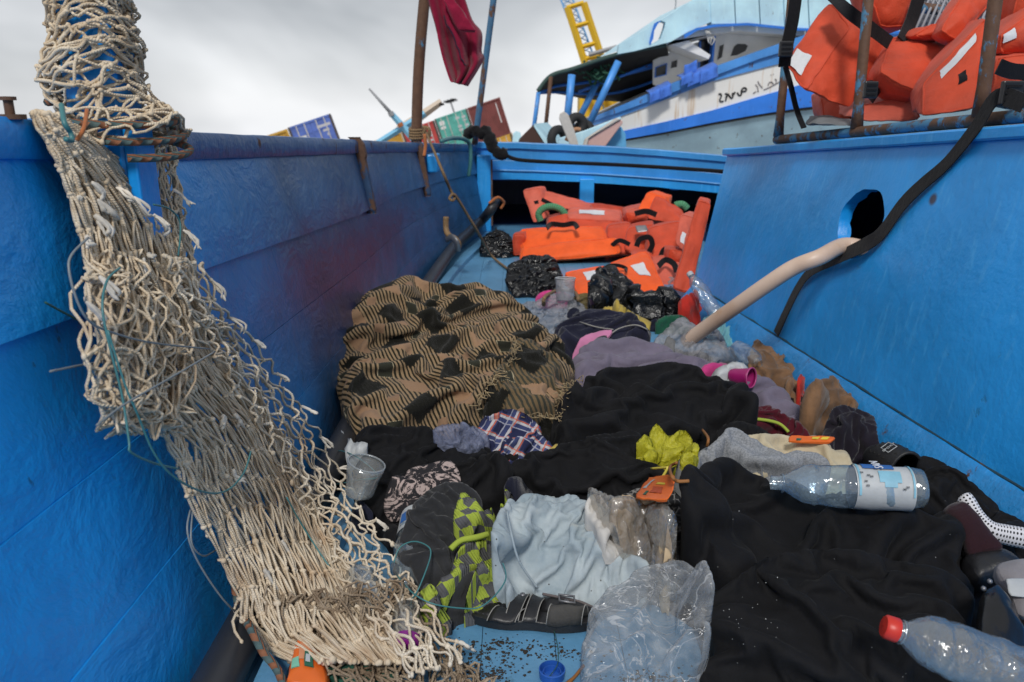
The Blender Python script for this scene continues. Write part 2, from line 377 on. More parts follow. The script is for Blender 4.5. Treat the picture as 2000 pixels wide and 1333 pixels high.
# stanchion head the net is tied to
PX, PY = -0.698, 1.405
def post(x, y, z0, z1, hw, mat, name, parent, lean=(0, 0), **k):
    c = []
    for z in (z0, z1):
        t = (z - z0) / (z1 - z0); cx = x + lean[0] * t; cy = y + lean[1] * t
        c += [(cx - hw, cy - hw, z), (cx + hw, cy - hw, z), (cx + hw, cy + hw, z), (cx - hw, cy + hw, z)]
    V = np.array(c); Fc = [[3, 2, 1, 0], [4, 5, 6, 7], [0, 1, 5, 4], [1, 2, 6, 5], [2, 3, 7, 6], [3, 0, 4, 7]]
    return bev(obj(name, V, Fc, mat, parent, smooth=False, **k), 0.008)
post(PX, PY, 0.55, 1.75, 0.045, MT['blue_near'], 'stanchion', boat)
V, Fc = boxv(PX + 0.046, PX + 0.066, PY - 0.05, PY + 0.025, 0.70, 0.945); bev(obj('stanchion_cheek', V, Fc, MT['blue_near'], boat, smooth=False), .004)
# rusty bolt on the near rail
b0 = aty(18, 212, 1.16); b0[2] = zrail(1.16) + 0.001
mb = MB(); mb.add(*tube([b0 - [0, 0, .02], b0 + [0, 0, 0.022]], 0.0065, 10)); mb.add(*tube([b0 + [0, 0, 0.022], b0 + [0, 0, 0.027]], 0.011, 10)); mb.add(*tube([b0 + [0, 0, -0.004], b0 + [0, 0, 0.003]], 0.02, 12))
mb.build('bolt', MT['rust'], boat, sharp=40)
# strap irons
for (xa, ya, xb, yb, wd_) in ((706, 278, 710, 430, 0.046), (822, 280, 818, 393, 0.05)):
    a = atf(xa, ya, fleft(0.045)); Y0 = a[1]; zb = atf(xb, yb, fleft(0.02))[2]
    rows = []
    for z, o in ((zrail(Y0) + 0.012, 0.040), (a[2] - 0.01, 0.055), (a[2] - 0.055, 0.055), (a[2] - 0.075, 0.046), ((a[2] + zb) / 2, 0.042), (zb + 0.02, 0.038), (zb, 0.030)):
        x = float(xl(Y0, z)) + o; s = 1.0 if z > zb + 0.01 else 0.7
        rows.append([(x, Y0 - wd_ / 2 * s, z), (x, Y0 + wd_ / 2 * s, z), (x - 0.045, Y0 + wd_ / 2 * s, z), (x - 0.045, Y0 - wd_ / 2 * s, z)])
    V, Fc = loft(rows, True); Fc += [[0, 1, 2, 3], [24, 27, 26, 25]]
    st = bev(obj('strap_iron', V, Fc, MT['rust_dark'], boat, smooth=False), 0.004)
# small fairlead block, corner post and trim
q = atf(843, 318, fleft(0.03)); V, Fc = boxv(q[0] - 0.02, q[0] + 0.05, q[1] - 0.13, q[1] + 0.10, q[2] - 0.06, q[2] + 0.06); bev(obj('fairlead_block', V, Fc, MT['blue'], boat, smooth=False), .012)
xk = float(xl(7.0, 0.4)); V, Fc = boxv(xk - 0.02, xk + 0.10, 6.94, 7.12, 0.0, 0.66); bev(obj('corner_post', V, Fc, MT['blue'], boat, smooth=False), .01)
V, Fc = boxv(xk + 0.101, xk + 0.115, 6.95, 7.0, 0.05, 0.62); obj('corner_trim', V, Fc, MT['rust'], boat, smooth=False)
# far bulwark across the bow, beam under it, props, dark recess behind
XB = np.linspace(float(xl(7.06, 0.7)) - 0.02, 2.75, 24); tb = (XB - XB[0]) / (XB[-1] - XB[0])
YB = 7.12 - 0.55 * tb ** 2; zt = 0.765 + 0.025 * np.sin(tb * 3.0) - 0.20 * tb ** 1.3
def bowstrip(z0, z1, off, th, name, mat, par=boat, j=0.0):
    a = np.stack([XB, YB - off, zt + z0], 1); b = np.stack([XB, YB - off, zt + z1], 1); jj = j * perlin(np.stack([XB * 6, XB * 0, XB * 0 + z0 * 9], 1))[:, None] * [0, 0.3, 1]
    V, Fc = loft([a + jj, b + jj, b + [0, th, 0] + jj, a + [0, th, 0] + jj, a + jj]); return bev(obj(name, V, Fc, MT[mat], par, smooth=False), .006)
bb = bowstrip(-0.24, -0.05, 0.0, 0.04, 'bow_bulwark', 'blue')
bowstrip(-0.052, 0.0, 0.035, 0.12, 'rail_cap', 'blue_light', boat, 0.006)
bowstrip(-0.150, -0.053, 0.012, 0.012, 'plank', 'blue_light', bb, 0.004); bowstrip(-0.238, -0.154, 0.010, 0.010, 'plank', 'blue_light', bb, 0.004)
bowstrip(-0.315, -0.243, 0.07, 0.11, 'beam', 'blue', boat, .004); bowstrip(-0.2425, -0.232, 0.085, 0.085, 'ledge', 'blue_light', boat, .002)
for pxx, w2, zz in ((1146, 0.062, 0.0), (1318, 0.04, 0.36)):
    c = aty(pxx, 370, 7.0); V, Fc = boxv(c[0] - w2, c[0] + w2, 6.97, 7.05, zz, 0.455); bev(obj('prop', V, Fc, MT['blue'], boat, smooth=False), .006)
# foredeck covering the recess
V, Fc = boxv(-0.5, 2.8, 7.08, 9.3, 0.44, 0.47); obj('foredeck', V, Fc, MT['blue'], boat, smooth=False)
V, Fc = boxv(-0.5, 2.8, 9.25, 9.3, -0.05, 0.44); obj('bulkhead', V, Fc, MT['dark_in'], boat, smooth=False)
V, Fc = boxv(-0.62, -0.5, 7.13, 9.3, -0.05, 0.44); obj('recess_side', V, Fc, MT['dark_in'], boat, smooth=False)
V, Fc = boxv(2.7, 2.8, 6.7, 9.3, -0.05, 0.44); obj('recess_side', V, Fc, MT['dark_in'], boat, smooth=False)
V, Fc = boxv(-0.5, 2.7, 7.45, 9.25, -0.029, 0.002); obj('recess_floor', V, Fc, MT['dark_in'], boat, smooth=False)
# margin board by the pipe
Y = np.linspace(-0.6, 6.9, 60); xm = xl(Y, 0) + 0.135
rows = [np.stack([xm + a, Y, 0 * Y + b], 1) for a, b in ((-0.03, 0.002), (-0.03, 0.030), (0.0, 0.034), (0.02, 0.030), (0.022, 0.002))]
obj('margin_board', *loft(rows), MT['deck'], boat, sharp=35)
# cabin side with its round hole
hc = atf(1679, 436, fright()); HY, HZ = hc[1], hc[2]
ang = np.linspace(0, 2 * math.pi, 40, endpoint=False)
def hw_(a): return 0.128 + 0.004 * math.sin(3 * a + 1) + 0.003 * math.sin(7 * a)
hole = np.array([(HY + hw_(a) * 1.05 * math.cos(a), HZ + hw_(a) * 0.92 * math.sin(a)) for a in ang])
ys = np.linspace(-0.6, YEND, 26)
outer = [(y, ZS) for y in ys] + [(YEND, z) for z in np.linspace(ZS, float(zcab(YEND)) - 0.02, 8)[1:]] + [(y, float(zcab(y)) - 0.02) for y in ys[::-1][1:]] + [(-0.6, z) for z in np.linspace(float(zcab(-0.6)) - 0.02, ZS, 8)[1:-1]]
inn = [(y, z) for y in np.linspace(-0.45, YEND - 0.1, 34) for z in np.linspace(ZS + 0.08, 0.78, 8) if math.hypot(y - HY, z - HZ) > 0.17]
pts = outer + hole.tolist() + inn; no, nh = len(outer), len(hole)
ed = [(i, (i + 1) % no) for i in range(no)] + [(no + i, no + (i + 1) % nh) for i in range(nh)]
r_ = delaunay_2d_cdt([Vector(p) for p in pts], ed, [], 1, 1e-6)
vv = np.array([(p.x, p.y) for p in r_[0]]); tri = []
for f in r_[2]:
    cy_, cz_ = vv[list(f), 0].mean() - HY, vv[list(f), 1].mean() - HZ; a_ = math.atan2(cz_ / 0.92, cy_ / 1.05)
    if math.hypot(cy_ / 1.05, cz_ / 0.92) > hw_(a_) * 0.985: tri.append(f)
def cabx(y, z, d=0): return np.stack([xr(y, z) + d + 0.002 * perlin(np.stack([y * 2, z * 2, y * 0], 1)), y + 0.06 * (z - ZS) * np.clip((y - 3.2) / 0.7, 0, 1), z], 1)
Vf = cabx(vv[:, 0], vv[:, 1]); cw = obj('cabin_side', Vf, [list(f) for f in tri], MT['blue'], boat)
h3 = cabx(hole[:, 0], hole[:, 1]); h3i = h3 + [0.045, 0, 0]; h3i += 0.004 * RNG.normal(size=h3i.shape); h3m = (h3 + h3i) / 2 + 0.003 * RNG.normal(size=h3i.shape)
obj('hole_edge', *loft([h3, h3m, h3i], True), MT['blue_near'], cw)
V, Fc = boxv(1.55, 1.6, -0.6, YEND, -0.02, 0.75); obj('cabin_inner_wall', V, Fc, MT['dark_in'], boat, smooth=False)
# end of the cabin, roof, cap moulding, foot board
e0 = cabx(np.array([YEND]), np.array([ZS]))[0]; e1 = cabx(np.array([YEND]), np.array([float(zcab(YEND)) - .02]))[0]
V, Fc = hexa([(e0[0], e0[1], 0), (2.4, e0[1], 0), (2.4, e1[1], e1[2]), e1, (e0[0] + .02, e0[1] - .04, 0), (2.4, e0[1] - .04, 0), (2.4, e1[1] - .04, e1[2]), (e1[0] + .02, e1[1] - .04, e1[2])]); obj('cabin_end', V, Fc, MT['blue'], boat, smooth=False)
Y = np.linspace(-0.6, YEND + 0.06, 40); zc = zcab(np.minimum(Y, YEND)); xc = xr(np.minimum(Y, YEND), zc)
rows = [np.stack([xc + a, Y, zc + b + 0.003 * perlin(np.stack([Y * 7, Y * 0, Y * 0 + a], 1))], 1) for a, b in ((-0.022, -0.036), (-0.028, -0.030), (-0.028, -0.006), (-0.02, 0.0), (0.06, 0.004), (1.35, 0.03), (1.35, -0.03), (0.05, -0.036), (-0.022, -0.036))]
V, Fc = loft(rows); nn = len(Y); Fc += [[k * nn for k in range(8)][::-1], [k * nn + nn - 1 for k in range(8)]]
obj('cabin_roof', V, Fc, MT['blue'], boat, sharp=40)
Y = np.linspace(-0.6, YEND, 90); xb = xr(Y, ZS)
rows = [np.stack([xb + a, Y, 0 * Y + b + 0.003 * perlin(np.stack([Y * 5, Y * 0 + a * 30, Y * 0], 1))], 1) for a, b in ((0.02, ZS + 0.004), (-0.012, ZS), (-0.022, ZS - 0.012), (-0.07, 0.045), (-0.085, 0.0))]
obj('foot_board', *loft(rows), paint('foot_board_paint', (0.014, 0.25, 0.62), wear=0.9, lumps=2.2, streak=0.35, rust=0.05), boat, sharp=40)
sm_ = np.stack([xr(Y, ZS) - 0.003 + 0.004 * perlin(np.stack([Y * 11, Y * 0, Y * 0 + 4], 1)), Y, ZS + 0.002 + 0.004 * perlin(np.stack([Y * 7, Y * 0 + 3, Y * 0], 1))], 1)
obj('caulking', *tube(sm_, 0.0042 + 0.004 * perlin(np.stack([Y * 9, Y * 0 + 9, Y * 0], 1)), 6)[:2], rusty('old_caulking', blue=(0.012, 0.05, 0.08), amt=0.36), boat)
# rusty pipe railing on the cabin roof
def rf(px, py, d=0.03): return atf(px, py, lambda x, y, z: x - (xr(np.minimum(y, YEND), zcab(np.minimum(y, YEND))) + d))
rails = thing('x', None, None, (0, 0, 0)); bpy.data.objects.remove(rails)
bot = [rf(1518, 258), rf(1680, 240), rf(1850, 226), rf(2000, 212), rf(2120, 202)]
bot = [np.array([p[0], p[1], float(zcab(min(p[1], YEND))) + 0.024]) for p in bot]
bot.append(np.array([float(xr(0.3, .95)) + .03, 0.3, 1.08]))
rb = obj('railing', *tube(crom(bot, 5), 0.019, 10)[:2], MT['rust_blue'], boat)
def rpost(pxb, pyb, pxt, r, zt=1.85):
    b = rf(pxb, pyb); t = aty(pxt, 0, b[1] - 0.01); d = (t - b) / (t[2] - b[2]); top = b + d * (zt - b[2])
    return obj('railing_post', *tube([b - d * 0.02, b + d * .06, top], [r * 1.25, r, r], 10)[:2], MT['rust_blue'], rb)
rpost(1521, 258, 1546, 0.019); rpost(1674, 240, 1696, 0.0185); rpost(1916, 214, 1944, 0.0185); rpost(2160, 198, 2200, 0.0185)
a = aty(1500, -150, 3.45); b = aty(2300, -160, 1.75)
obj('railing_top', *tube([np.array([1.22, 3.6, 1.85]), np.array([1.42, 1.5, 1.85])], 0.019, 10)[:2], MT['rust_blue'], rb)
obj('railing_bar', *tube([aty(1740, 8, 3.7), aty(2000, 40, 3.7)], 0.022, 10)[:2], MT['rust_blue'], rb)
# two poles on the left rail
def pole(base, top, r, mat, name='pole', bend=0.0, ext=1.9):
    b = np.array(base); t = np.array(top); d = t - b; P = [b + d * k + np.array([bend * math.sin(math.pi * min(k, 1)), 0, 0]) for k in np.linspace(-0.03, ext, 18)]
    return obj(name, *tube(P, r, 12)[:2], MT[mat], boat)
p1 = atf(813, 268, lambda x, y, z: x - (xl(y, z) - 0.03)); p1[2] = zrail(p1[1])
pole(p1, aty(829, 0, p1[1] - 0.05), 0.036, 'rust', bend=-0.012)
p2 = aty(928, 270, 6.95); pole(p2 - [0, 0, .02], aty(964, 0, 6.85), 0.026, 'pole_blue')
# drain pipe along the foot of the bulwark, with the bent wooden cleat that holds it
MT['pipe'] = plain('black_rubber_hose', (0.028, 0.030, 0.036), 0.42, bumpy=0.3, scale=14)
pp = [np.array([float(xl(y, 0.05)) + 0.062, y, 0.045]) for y in (-0.5, 0.6, 1.6, 2.8, 4.0)] + [atz(884, 486, .07), atz(914, 457, 0.09), atz(940, 432, 0.13), aty(957, 412, 6.45), aty(968, 393, 6.55)]
pipe = obj('drain_pipe', *tube(crom(pp, 6), 0.040, 14)[:2], MT['pipe'], None, label='long black pipe along the foot of the left bulwark', cat='pipe')
MT['tan_wood'] = plain('weathered_wood', (0.26, 0.16, 0.075), 0.7, 0.3, 0.5, 20)
MT['steel'] = plain('dull_steel', (0.25, 0.25, 0.26), 0.45, metal=0.7)
MT['orange_rope'] = fabric('orange_twine', (0.42, 0.14, 0.05))
obj('pipe_end_tie', *tube(crom([aty(955, 398, 6.42), aty(972, 386, 6.45), aty(984, 396, 6.5), aty(978, 408, 6.5)], 5), 0.012, 8)[:2], MT['orange_rope'], pipe)
ck = thing('wooden_cleat', 'bent tan wooden cleat clamping the black pipe to the bulwark', 'cleat', tuple(atz(885, 480, 0.0)))
yc = 4.9
obj('cleat_arm', *tube(crom([aty(871, 424, yc), aty(871, 445, yc), aty(875, 458, yc - .03), aty(888, 465, yc - .06), aty(896, 475, yc - .08), aty(896, 485, yc - 0.08)], 5), [0.018] * 12 + [0.015] * 14, 10)[:2], MT['tan_wood'], ck)
obj('clamp_band', *tube(crom([aty(872, 468, yc - .02), aty(882, 464, yc - .07), aty(892, 474, yc - .1), aty(894, 490, yc - .07)], 5), 0.011, 8, flat=2.0)[:2], MT['steel'], ck)

# ================================================================== ground, containers, cranes
TILT = math.radians(18)
EX = np.array([math.cos(TILT), 0, math.sin(TILT)]); EZ = np.array([-math.sin(TILT), 0, math.cos(TILT)])
MT['ground'] = plain('quay_concrete', (0.22, 0.21, 0.20), 0.9, 0.2, 0.5, 3)
# the quay slopes with respect to the heeled boat
CH, CW, CL = 2.591, 2.438, 6.058
br = aty(976, 190, 58.0)              # top right corner of the brown container
g0 = br - EZ * (2 * CH + 0.1)
gz = lambda x: (g0[2] - 0.0) + (x - g0[0]) * math.tan(TILT)
V = np.array([(x, y, gz(x) - 0.085 * max(0, y - 72)) for y in (-300, 72, 1500) for x in (-700, 700)]); obj('ground', V, [[0, 1, 3, 2], [2, 3, 5, 4]], MT['ground'], None, smooth=False, kind='structure')
def cont(tr, col, face, label, name='shipping_container', marks=()):
    """tr: top right front corner, face toward the camera: 'door', 'blind' or 'side'"""
    W = CL if face == 'side' else CW; D = CW if face == 'side' else CL; ph = math.atan2(tr[0], tr[1]) + math.radians(0.6)
    EYv = np.array([math.sin(ph), math.cos(ph), 0]); EX = np.array([math.cos(ph) * math.cos(TILT), -math.sin(ph) * math.cos(TILT), math.sin(TILT)]); EZ = np.array([-math.sin(TILT) * math.cos(ph), math.sin(TILT) * math.sin(ph), math.cos(TILT)])
    o0 = tr - EX * W - EZ * CH
    def P(a, b, c): return o0 + EX * a + EYv * b + EZ * c
    def bx(a0, a1, b0, b1, c0, c1): return hexa([P(a0, b0, c0), P(a1, b0, c0), P(a1, b0, c1), P(a0, b0, c1), P(a0, b1, c0), P(a1, b1, c0), P(a1, b1, c1), P(a0, b1, c1)])
    t = thing(name, label, 'container', tuple(P(W / 2, D / 2, 0)), 'shipping containers stacked on the quay')
    m = MT.setdefault('c_' + label[:12], paint('container_' + label.split()[0], col, rust=0.1, lumps=0.4, rough=0.55)); mf = MT.setdefault('cframe', plain('container_frame', (0.09, 0.07, 0.06), 0.7))
    n = 14 if W < 3 else 34; prof = []
    for k in range(n):
        a = 0.12 + (W - 0.24) * k / n; s = (W - 0.24) / n
        prof += [(a, 0.05), (a + s * .3, 0.05), (a + s * .5, 0.085), (a + s * .8, 0.085)]
    prof.append((W - 0.12, 0.05))
    if face != 'door':
        obj('panel', *loft([[P(a, b, 0.15) for a, b in prof], [P(a, b, CH - 0.12) for a, b in prof]]), m, t, smooth=False)
    obj('body', *bx(0.02, W - 0.02, 0.10, D, 0.02, CH - 0.02), m, t, smooth=False)
    for a0, a1 in ((0, 0.11), (W - 0.11, W)): obj('corner_post', *bx(a0, a1, 0.0, 0.11, 0.0, CH), mf if face == 'door' else m, t, smooth=False)
    for c0, c1 in ((0, 0.14), (CH - 0.12, CH)): obj('header', *bx(0.11, W - 0.11, 0.0, 0.10, c0, c1), m, t, smooth=False)
    if face == 'door':
        for a0, a1 in ((0.125, W / 2 - 0.012), (W / 2 + 0.012, W - 0.125)):
            d = obj('door', *bx(a0, a1, 0.03, 0.09, 0.15, CH - 0.13), m, t, smooth=False)
            for q in (0.3, 0.72):
                a = a0 + (a1 - a0) * q; obj('locking_bar', *tube([P(a, 0.0, 0.1), P(a, 0.0, CH - 0.06)], 0.03, 6)[:2], MT.setdefault('bar', plain('galvanised_bar', (0.5, 0.48, 0.45), 0.5)), d)
            for c in (0.75, 1.15, 1.95): obj('rib', *bx(a0 + .05, a1 - .05, 0.005, 0.032, c, c + 0.07), m, d, smooth=False)
    for (a0, a1, c0, c1, mk) in marks:
        obj('marking', *bx(a0, a1, 0.022 if face == 'door' else 0.035, 0.029 if face == 'door' else 0.045, c0, c1), MT.setdefault('mk_' + mk, plain('marking_' + mk, {'white': (.75, .75, .75), 'pale': (.55, .55, .6), 'cyan': (.1, .45, .8)}[mk], 0.6)), t, smooth=False)
    return t
YR = 58.0; tr = br
bl = [(2.0, 2.06, 0.9, 2.3, 'white')]
cont(tr, (0.20, 0.055, 0.05), 'blind', 'brown red corrugated container at the top right of the stack', marks=bl)
t2 = tr - EX * (CW + 0.03)
tm = [(0.25, 0.62, 1.75, 2.3, 'white'), (0.55, 0.85, 0.35, 0.55, 'white')] + [(a, a + .28, c, c + .16, 'pale') for a, c in ((1.45, 2.1), (1.9, 2.05), (1.9, 1.85), (1.45, 1.5), (1.45, 1.25), (1.95, 1.45), (1.95, 1.2), (1.5, .75), (1.5, .55))]
cont(t2, (0.10, 0.42, 0.36), 'door', 'teal container with a white placard beside the brown one', marks=tm)
t3 = t2 - EX * (CW + 0.06) - EZ * 0.05
cont(t3, (0.50, 0.055, 0.05), 'door', 'bright red container door end left of the teal container', marks=[(1.3, 2.0, c, c + .12, 'pale') for c in (.5, .8, 1.3, 1.6, 1.9)])
t4 = t3 - EX * (CW + 0.12) - EZ * 0.02
cont(t4, (0.62, 0.36, 0.06), 'side', 'yellow container lying side on behind the light blue davit')
cont(tr - EZ * (CH + 0.02), (0.62, 0.34, 0.05), 'door', 'orange yellow container under the brown container')
cont(t2 - EZ * (CH + 0.02), (0.30, 0.30, 0.32), 'door', 'grey container under the teal container')
cont(t3 - EZ * (CH + 0.02) + EZ * .05, (0.15, 0.2, 0.32), 'door', 'dark blue container under the red container')
cont(t4 - EZ * (CH + 0.02) + EZ * .07, (0.4, 0.2, 0.1), 'side', 'rust brown container under the side on yellow one')
tb_ = aty(645, 222, 44.5)
um = [(0.42, 0.8, 1.1, 2.0, 'white'), (1.0, 1.22, 1.45, 1.65, 'cyan'), (1.5, 2.25, 2.05, 2.2, 'pale'), (1.75, 2.1, 1.8, 1.92, 'pale'), (1.9, 2.05, 1.55, 1.68, 'pale')]
cont(tb_, (0.10, 0.17, 0.52), 'door', 'royal blue container with white lettering on its doors', marks=um)
ty = tb_ - EX * (CW + 0.12) - EZ * 0.02
cont(ty, (0.62, 0.36, 0.06), 'side', 'yellow container touching the left of the royal blue one')
for lv in (1, 2):
    cont(tb_ - EZ * (CH + 0.01) * lv, (0.3, 0.12, 0.08), 'door', 'red brown container %s under the royal blue one' % ('directly' if lv == 1 else 'two below'))
    cont(ty - EZ * (CH + 0.01) * lv, (0.2, 0.25, 0.28), 'side', 'grey green container %s under the left yellow one' % ('directly' if lv == 1 else 'two below'))
# light blue davit, pale crane boom, floodlight mast, yellow and blue crane
def bar(pts, w, mat, name, parent, sides=4): return obj(name, *tube(pts, w, sides)[:2], mat, parent, smooth=sides > 4)
lb = MT['lb'] = plain('light_blue_steel', (0.22, 0.52, 0.74), 0.5); gy = MT['gy'] = plain('grey_steel', (0.30, 0.31, 0.33), 0.6)
MT['pale_boom'] = plain('pale_beige_steel', (0.62, 0.52, 0.42), 0.6); MT['ycrane'] = plain('yellow_crane_paint', (0.72, 0.45, 0.02), 0.5); MT['lattice'] = plain('blue_lattice_paint', (0.14, 0.34, 0.62), 0.5)
YD = 26.0; dv = thing('davit', 'light blue davit with a thin slanted tip left of the rusty pole', 'davit', tuple(aty(800, 330, YD)))
bar([aty(721, 174, YD), aty(764, 222, YD)], [0.03, 0.06], gy, 'tip', dv, 6); bar([aty(764, 222, YD), aty(830, 296, YD)], [0.09, 0.14], lb, 'boom', dv)
bar([aty(730, 285, YD + .3), aty(830, 222, YD + .3)], 0.10, lb, 'crossbeam', dv); bar([aty(762, 219, YD - .1), aty(766, 227, YD - .1)], 0.09, gy, 'clamp', dv)
bar([aty(780, 241, YD - .2), aty(784, 248, YD - .2)], 0.09, MT['orange_rope'], 'marker', dv)
q = aty(830, 296, YD); bar([q, np.array([q[0] + 1.2, YD, gz(q[0] + 1.2)])], 0.2, lb, 'mast', dv)
YC = 75.0; pc = thing('crane', 'pale beige crane boom with a black hook in the distance', 'crane', tuple(aty(800, 290, YC)))
bar([aty(780, 256, YC), aty(862, 199, YC)], [0.5, 0.3], MT['pale_boom'], 'boom', pc); bar([aty(861, 203, YC), aty(862, 207, YC)], 0.3, MT['black_web'], 'hook', pc); 
q = aty(780, 256, YC); bar([q, np.array([q[0] + 2, YC, gz(q[0] + 2)])], 0.6, MT['pale_boom'], 'mast', pc)
YM = 90.0; ml = thing('floodlight_mast', 'thin floodlight mast with a crown of lamps above the containers', 'light mast', tuple(aty(890, 280, YM)))
bar([aty(879, 196, YM), aty(886, 217, YM), aty(905, 275, YM), aty(905, 275, YM) + [4, 0, -14]], 0.10, gy, 'mast', ml, 6)
for k in range(6):
    c = aty(872 + k * 3.2, 199 - k * 1.0 + (k % 2) * 2, YM); V, Fc = boxv(c[0] - .3, c[0] + .3, c[1] - .2, c[1] + .2, c[2] - .12, c[2] + .12); obj('lamp', V, Fc, gy, ml, smooth=False)
YY = 40.0; yc_ = thing('crane', 'yellow crane tower with a blue lattice boom above the other boat', 'crane', tuple(aty(1190, 260, YY)))
for a, b in (((1108, 14), (1182, 250)), ((1140, 6), (1216, 236))): bar([aty(*a, YY), aty(*b, YY)], 0.17, MT['ycrane'], 'leg', yc_)
for a, b in (((1107, 16), (1140, 6)), ((1124, 52), (1150, 44)), ((1138, 92), (1165, 84)), ((1144, 115), (1172, 110)), ((1160, 165), (1190, 155))): bar([aty(*a, YY), aty(*b, YY)], 0.11, MT['ycrane'], 'rung', yc_)
bm = MB()
A0, A1, B0, B1 = aty(1080, -40, YY + 1), aty(1180, 220, YY + 1), aty(1104, -40, YY + 1.6), aty(1200, 220, YY + 1.6)
for a, b in ((A0, A1), (B0, B1)): bm.add(*tube([a, b], 0.05, 5))
for k in range(22):
    t0, t1 = k / 22, (k + 1) / 22
    bm.add(*tube([A0 * (1 - t0) + A1 * t0, B0 * (1 - t1) + B1 * t1], 0.025, 4)); bm.add(*tube([B0 * (1 - t0) + B1 * t0, A0 * (1 - t1) + A1 * t1], 0.025, 4))
bm.build('lattice_boom', MT['lattice'], yc_)
V, Fc, _ = tube([aty(1150, 108, YY - .3), aty(1205, 92, YY - .3)], 0.1, 4); obj('walkway', V, Fc, gy, yc_, smooth=False)
for k, (pxx, pyy) in enumerate(((1150, 190), (1166, 188), (1196, 196))):
    c = aty(pxx, pyy, YY + 1 + .1 * k); V, Fc = boxv(c[0] - .45, c[0] + .45, c[1], c[1] + 1.4, c[2] - 1.6, c[2] + .5); bev(obj('machinery_box', V, Fc, MT['ycrane'], yc_, smooth=False), .03)
V, Fc, _ = tube([aty(1195, 240, YY), aty(1195, 240, YY) + [0, 0, -4]], 0.8, 8); obj('base', V, Fc, MT['ycrane'], yc_)
# ================================================================== the other boat
YO = 12.0
def prism(poly, Y0, Y1):
    P = np.array([aty(x, y, Y0) for x, y in poly]); Q = P + [0, Y1 - Y0, 0]; n = len(P)
    return np.concatenate([P, Q]), [list(range(n)), list(range(2 * n - 1, n - 1, -1))] + [[i, n + i, n + (i + 1) % n, (i + 1) % n] for i in range(n)]
ob = thing('fishing_boat', 'white and blue wooden fishing boat with a light blue roof behind the rail', 'boat', tuple(aty(1450, 420, YO + 1)))
oblue = MT['oblue'] = paint('hull_blue_paint', (0.03, 0.20, 0.74), rust=0.10, wear=0.5, lumps=0.5)
oblue2 = MT['oblue2'] = paint('rail_blue_paint', (0.075, 0.30, 0.75), rust=0.14, wear=0.8, lumps=0.6)
def hullwhite():
    s = NT('hull_white_paint'); c = s.mix(s.noise(1.5, 4), (0.76, 0.75, 0.72), (0.88, 0.87, 0.85))
    st = s.ramp(s.noise(2.6, 4, 0.6, v=s.map(scale=(4.5, 1, 0.30), rot=(0, math.radians(18), 0))), 0.53, 0.66)
    c = s.mix(s.M('MULTIPLY', st, 0.6), c, (0.52, 0.30, 0.10)); return s.fin(s.bsdf(c, 0.5, s.bump(s.noise(8, 5), 0.2, .01)))
owhite = MT['owhite'] = hullwhite()
owall = MT['owall'] = plain('cabin_white_paint', (0.82, 0.81, 0.78), 0.6, 0.15, 0.3, 6)
opale = MT['opale'] = paint('pale_blue_roof_paint', (0.52, 0.78, 0.92), rust=0.02, wear=0.4, lumps=0.3, streak=0.35, rough=0.5)
olow = MT['olow'] = paint('pale_blue_bottom_paint', (0.50, 0.74, 0.90), rust=0.06, wear=0.6, lumps=0.4, rough=0.5)
odark = MT['odark'] = plain('dark_tarpaulin', (0.016, 0.015, 0.014), 0.85); oglass = MT['oglass'] = plain('dark_window', (0.012, 0.014, 0.018), 0.15, bumpy=0.0)
XS = np.array([1130, 1180, 1230, 1300, 1390, 1480, 1560, 1650, 1800, 2000])
def lin(pts): p = np.array(pts, float); return lambda x: np.where(x > p[-1, 0], p[-1, 1] + (x - p[-1, 0]) * (p[-1, 1] - p[-2, 1]) / (p[-1, 0] - p[-2, 0]), np.interp(x, p[:, 0], p[:, 1]))
e_rail = lin([(1130, 246), (1144, 240), (1261, 186), (1324, 156), (1399, 129), (1480, 100), (1561, 72)])
e_mid = lin([(1130, 253), (1150, 245), (1261, 201), (1330, 175), (1399, 146), (1480, 116), (1561, 92)])
e_w0 = lin([(1130, 262), (1150, 255), (1216, 228), (1270, 206), (1396, 157), (1528, 123), (1600, 106)])
e_w1 = lin([(1130, 283), (1216, 258), (1390, 216), (1522, 177), (1600, 156)])
e_b1 = lin([(1130, 296), (1225, 273), (1390, 240), (1525, 216), (1600, 207)])
e_k = lin([(1130, 300), (1225, 277), (1390, 245), (1525, 221), (1600, 213)])
e_l = lin([(1130, 520), (1225, 520), (1390, 520), (1525, 500), (1600, 490)])
def dyx(x): return 1.5 * np.clip((1300 - x) / 170, 0, None) ** 2
def strake(e0, e1, off, name, mat, par, nz=4, tum=0.0, smooth=True):
    rows = []
    for k in range(nz + 1):
        t = k / nz; rows.append([aty(x, float(e0(x) * (1 - t) + e1(x) * t), YO) + [0, dyx(x) - off + tum * t, 0] for x in XS])
    rows = [[p + [0, 0.12, 0] for p in rows[0]]] + rows + [[p + [0, 0.12, 0] for p in rows[-1]]]
    return obj(name, *loft(rows), mat, par, smooth=smooth, sharp=40)
hull = strake(e_k, e_l, 0.0, 'hull', olow, ob, 8, 1.2)
strake(e_w0, e_w1, 0.02, 'strake', owhite, hull); strake(e_w1, e_b1, 0.05, 'strake', oblue, hull); strake(e_mid, e_w0, 0.05, 'strake', oblue2, hull)
strake(e_b1, e_k, 0.03, 'rubbing_strake', odark, hull, 2); strake(e_rail, e_mid, 0.10, 'rail_cap', oblue2, ob, 2)
dkp = [aty(x, float(e_rail(x)) + 6, YO) + [0, dyx(x) + .05, 0] for x in XS]; far = [aty(x, float(e_rail(x)) + 6, YO) + [0, 3.3 - dyx(x) * .3, 0] for x in XS]
obj('deck', *loft([dkp, far]), owall, ob); obj('hull_far_side', *loft([far, [p + [0, -.8, -2.2] for p in far]]), olow, ob)
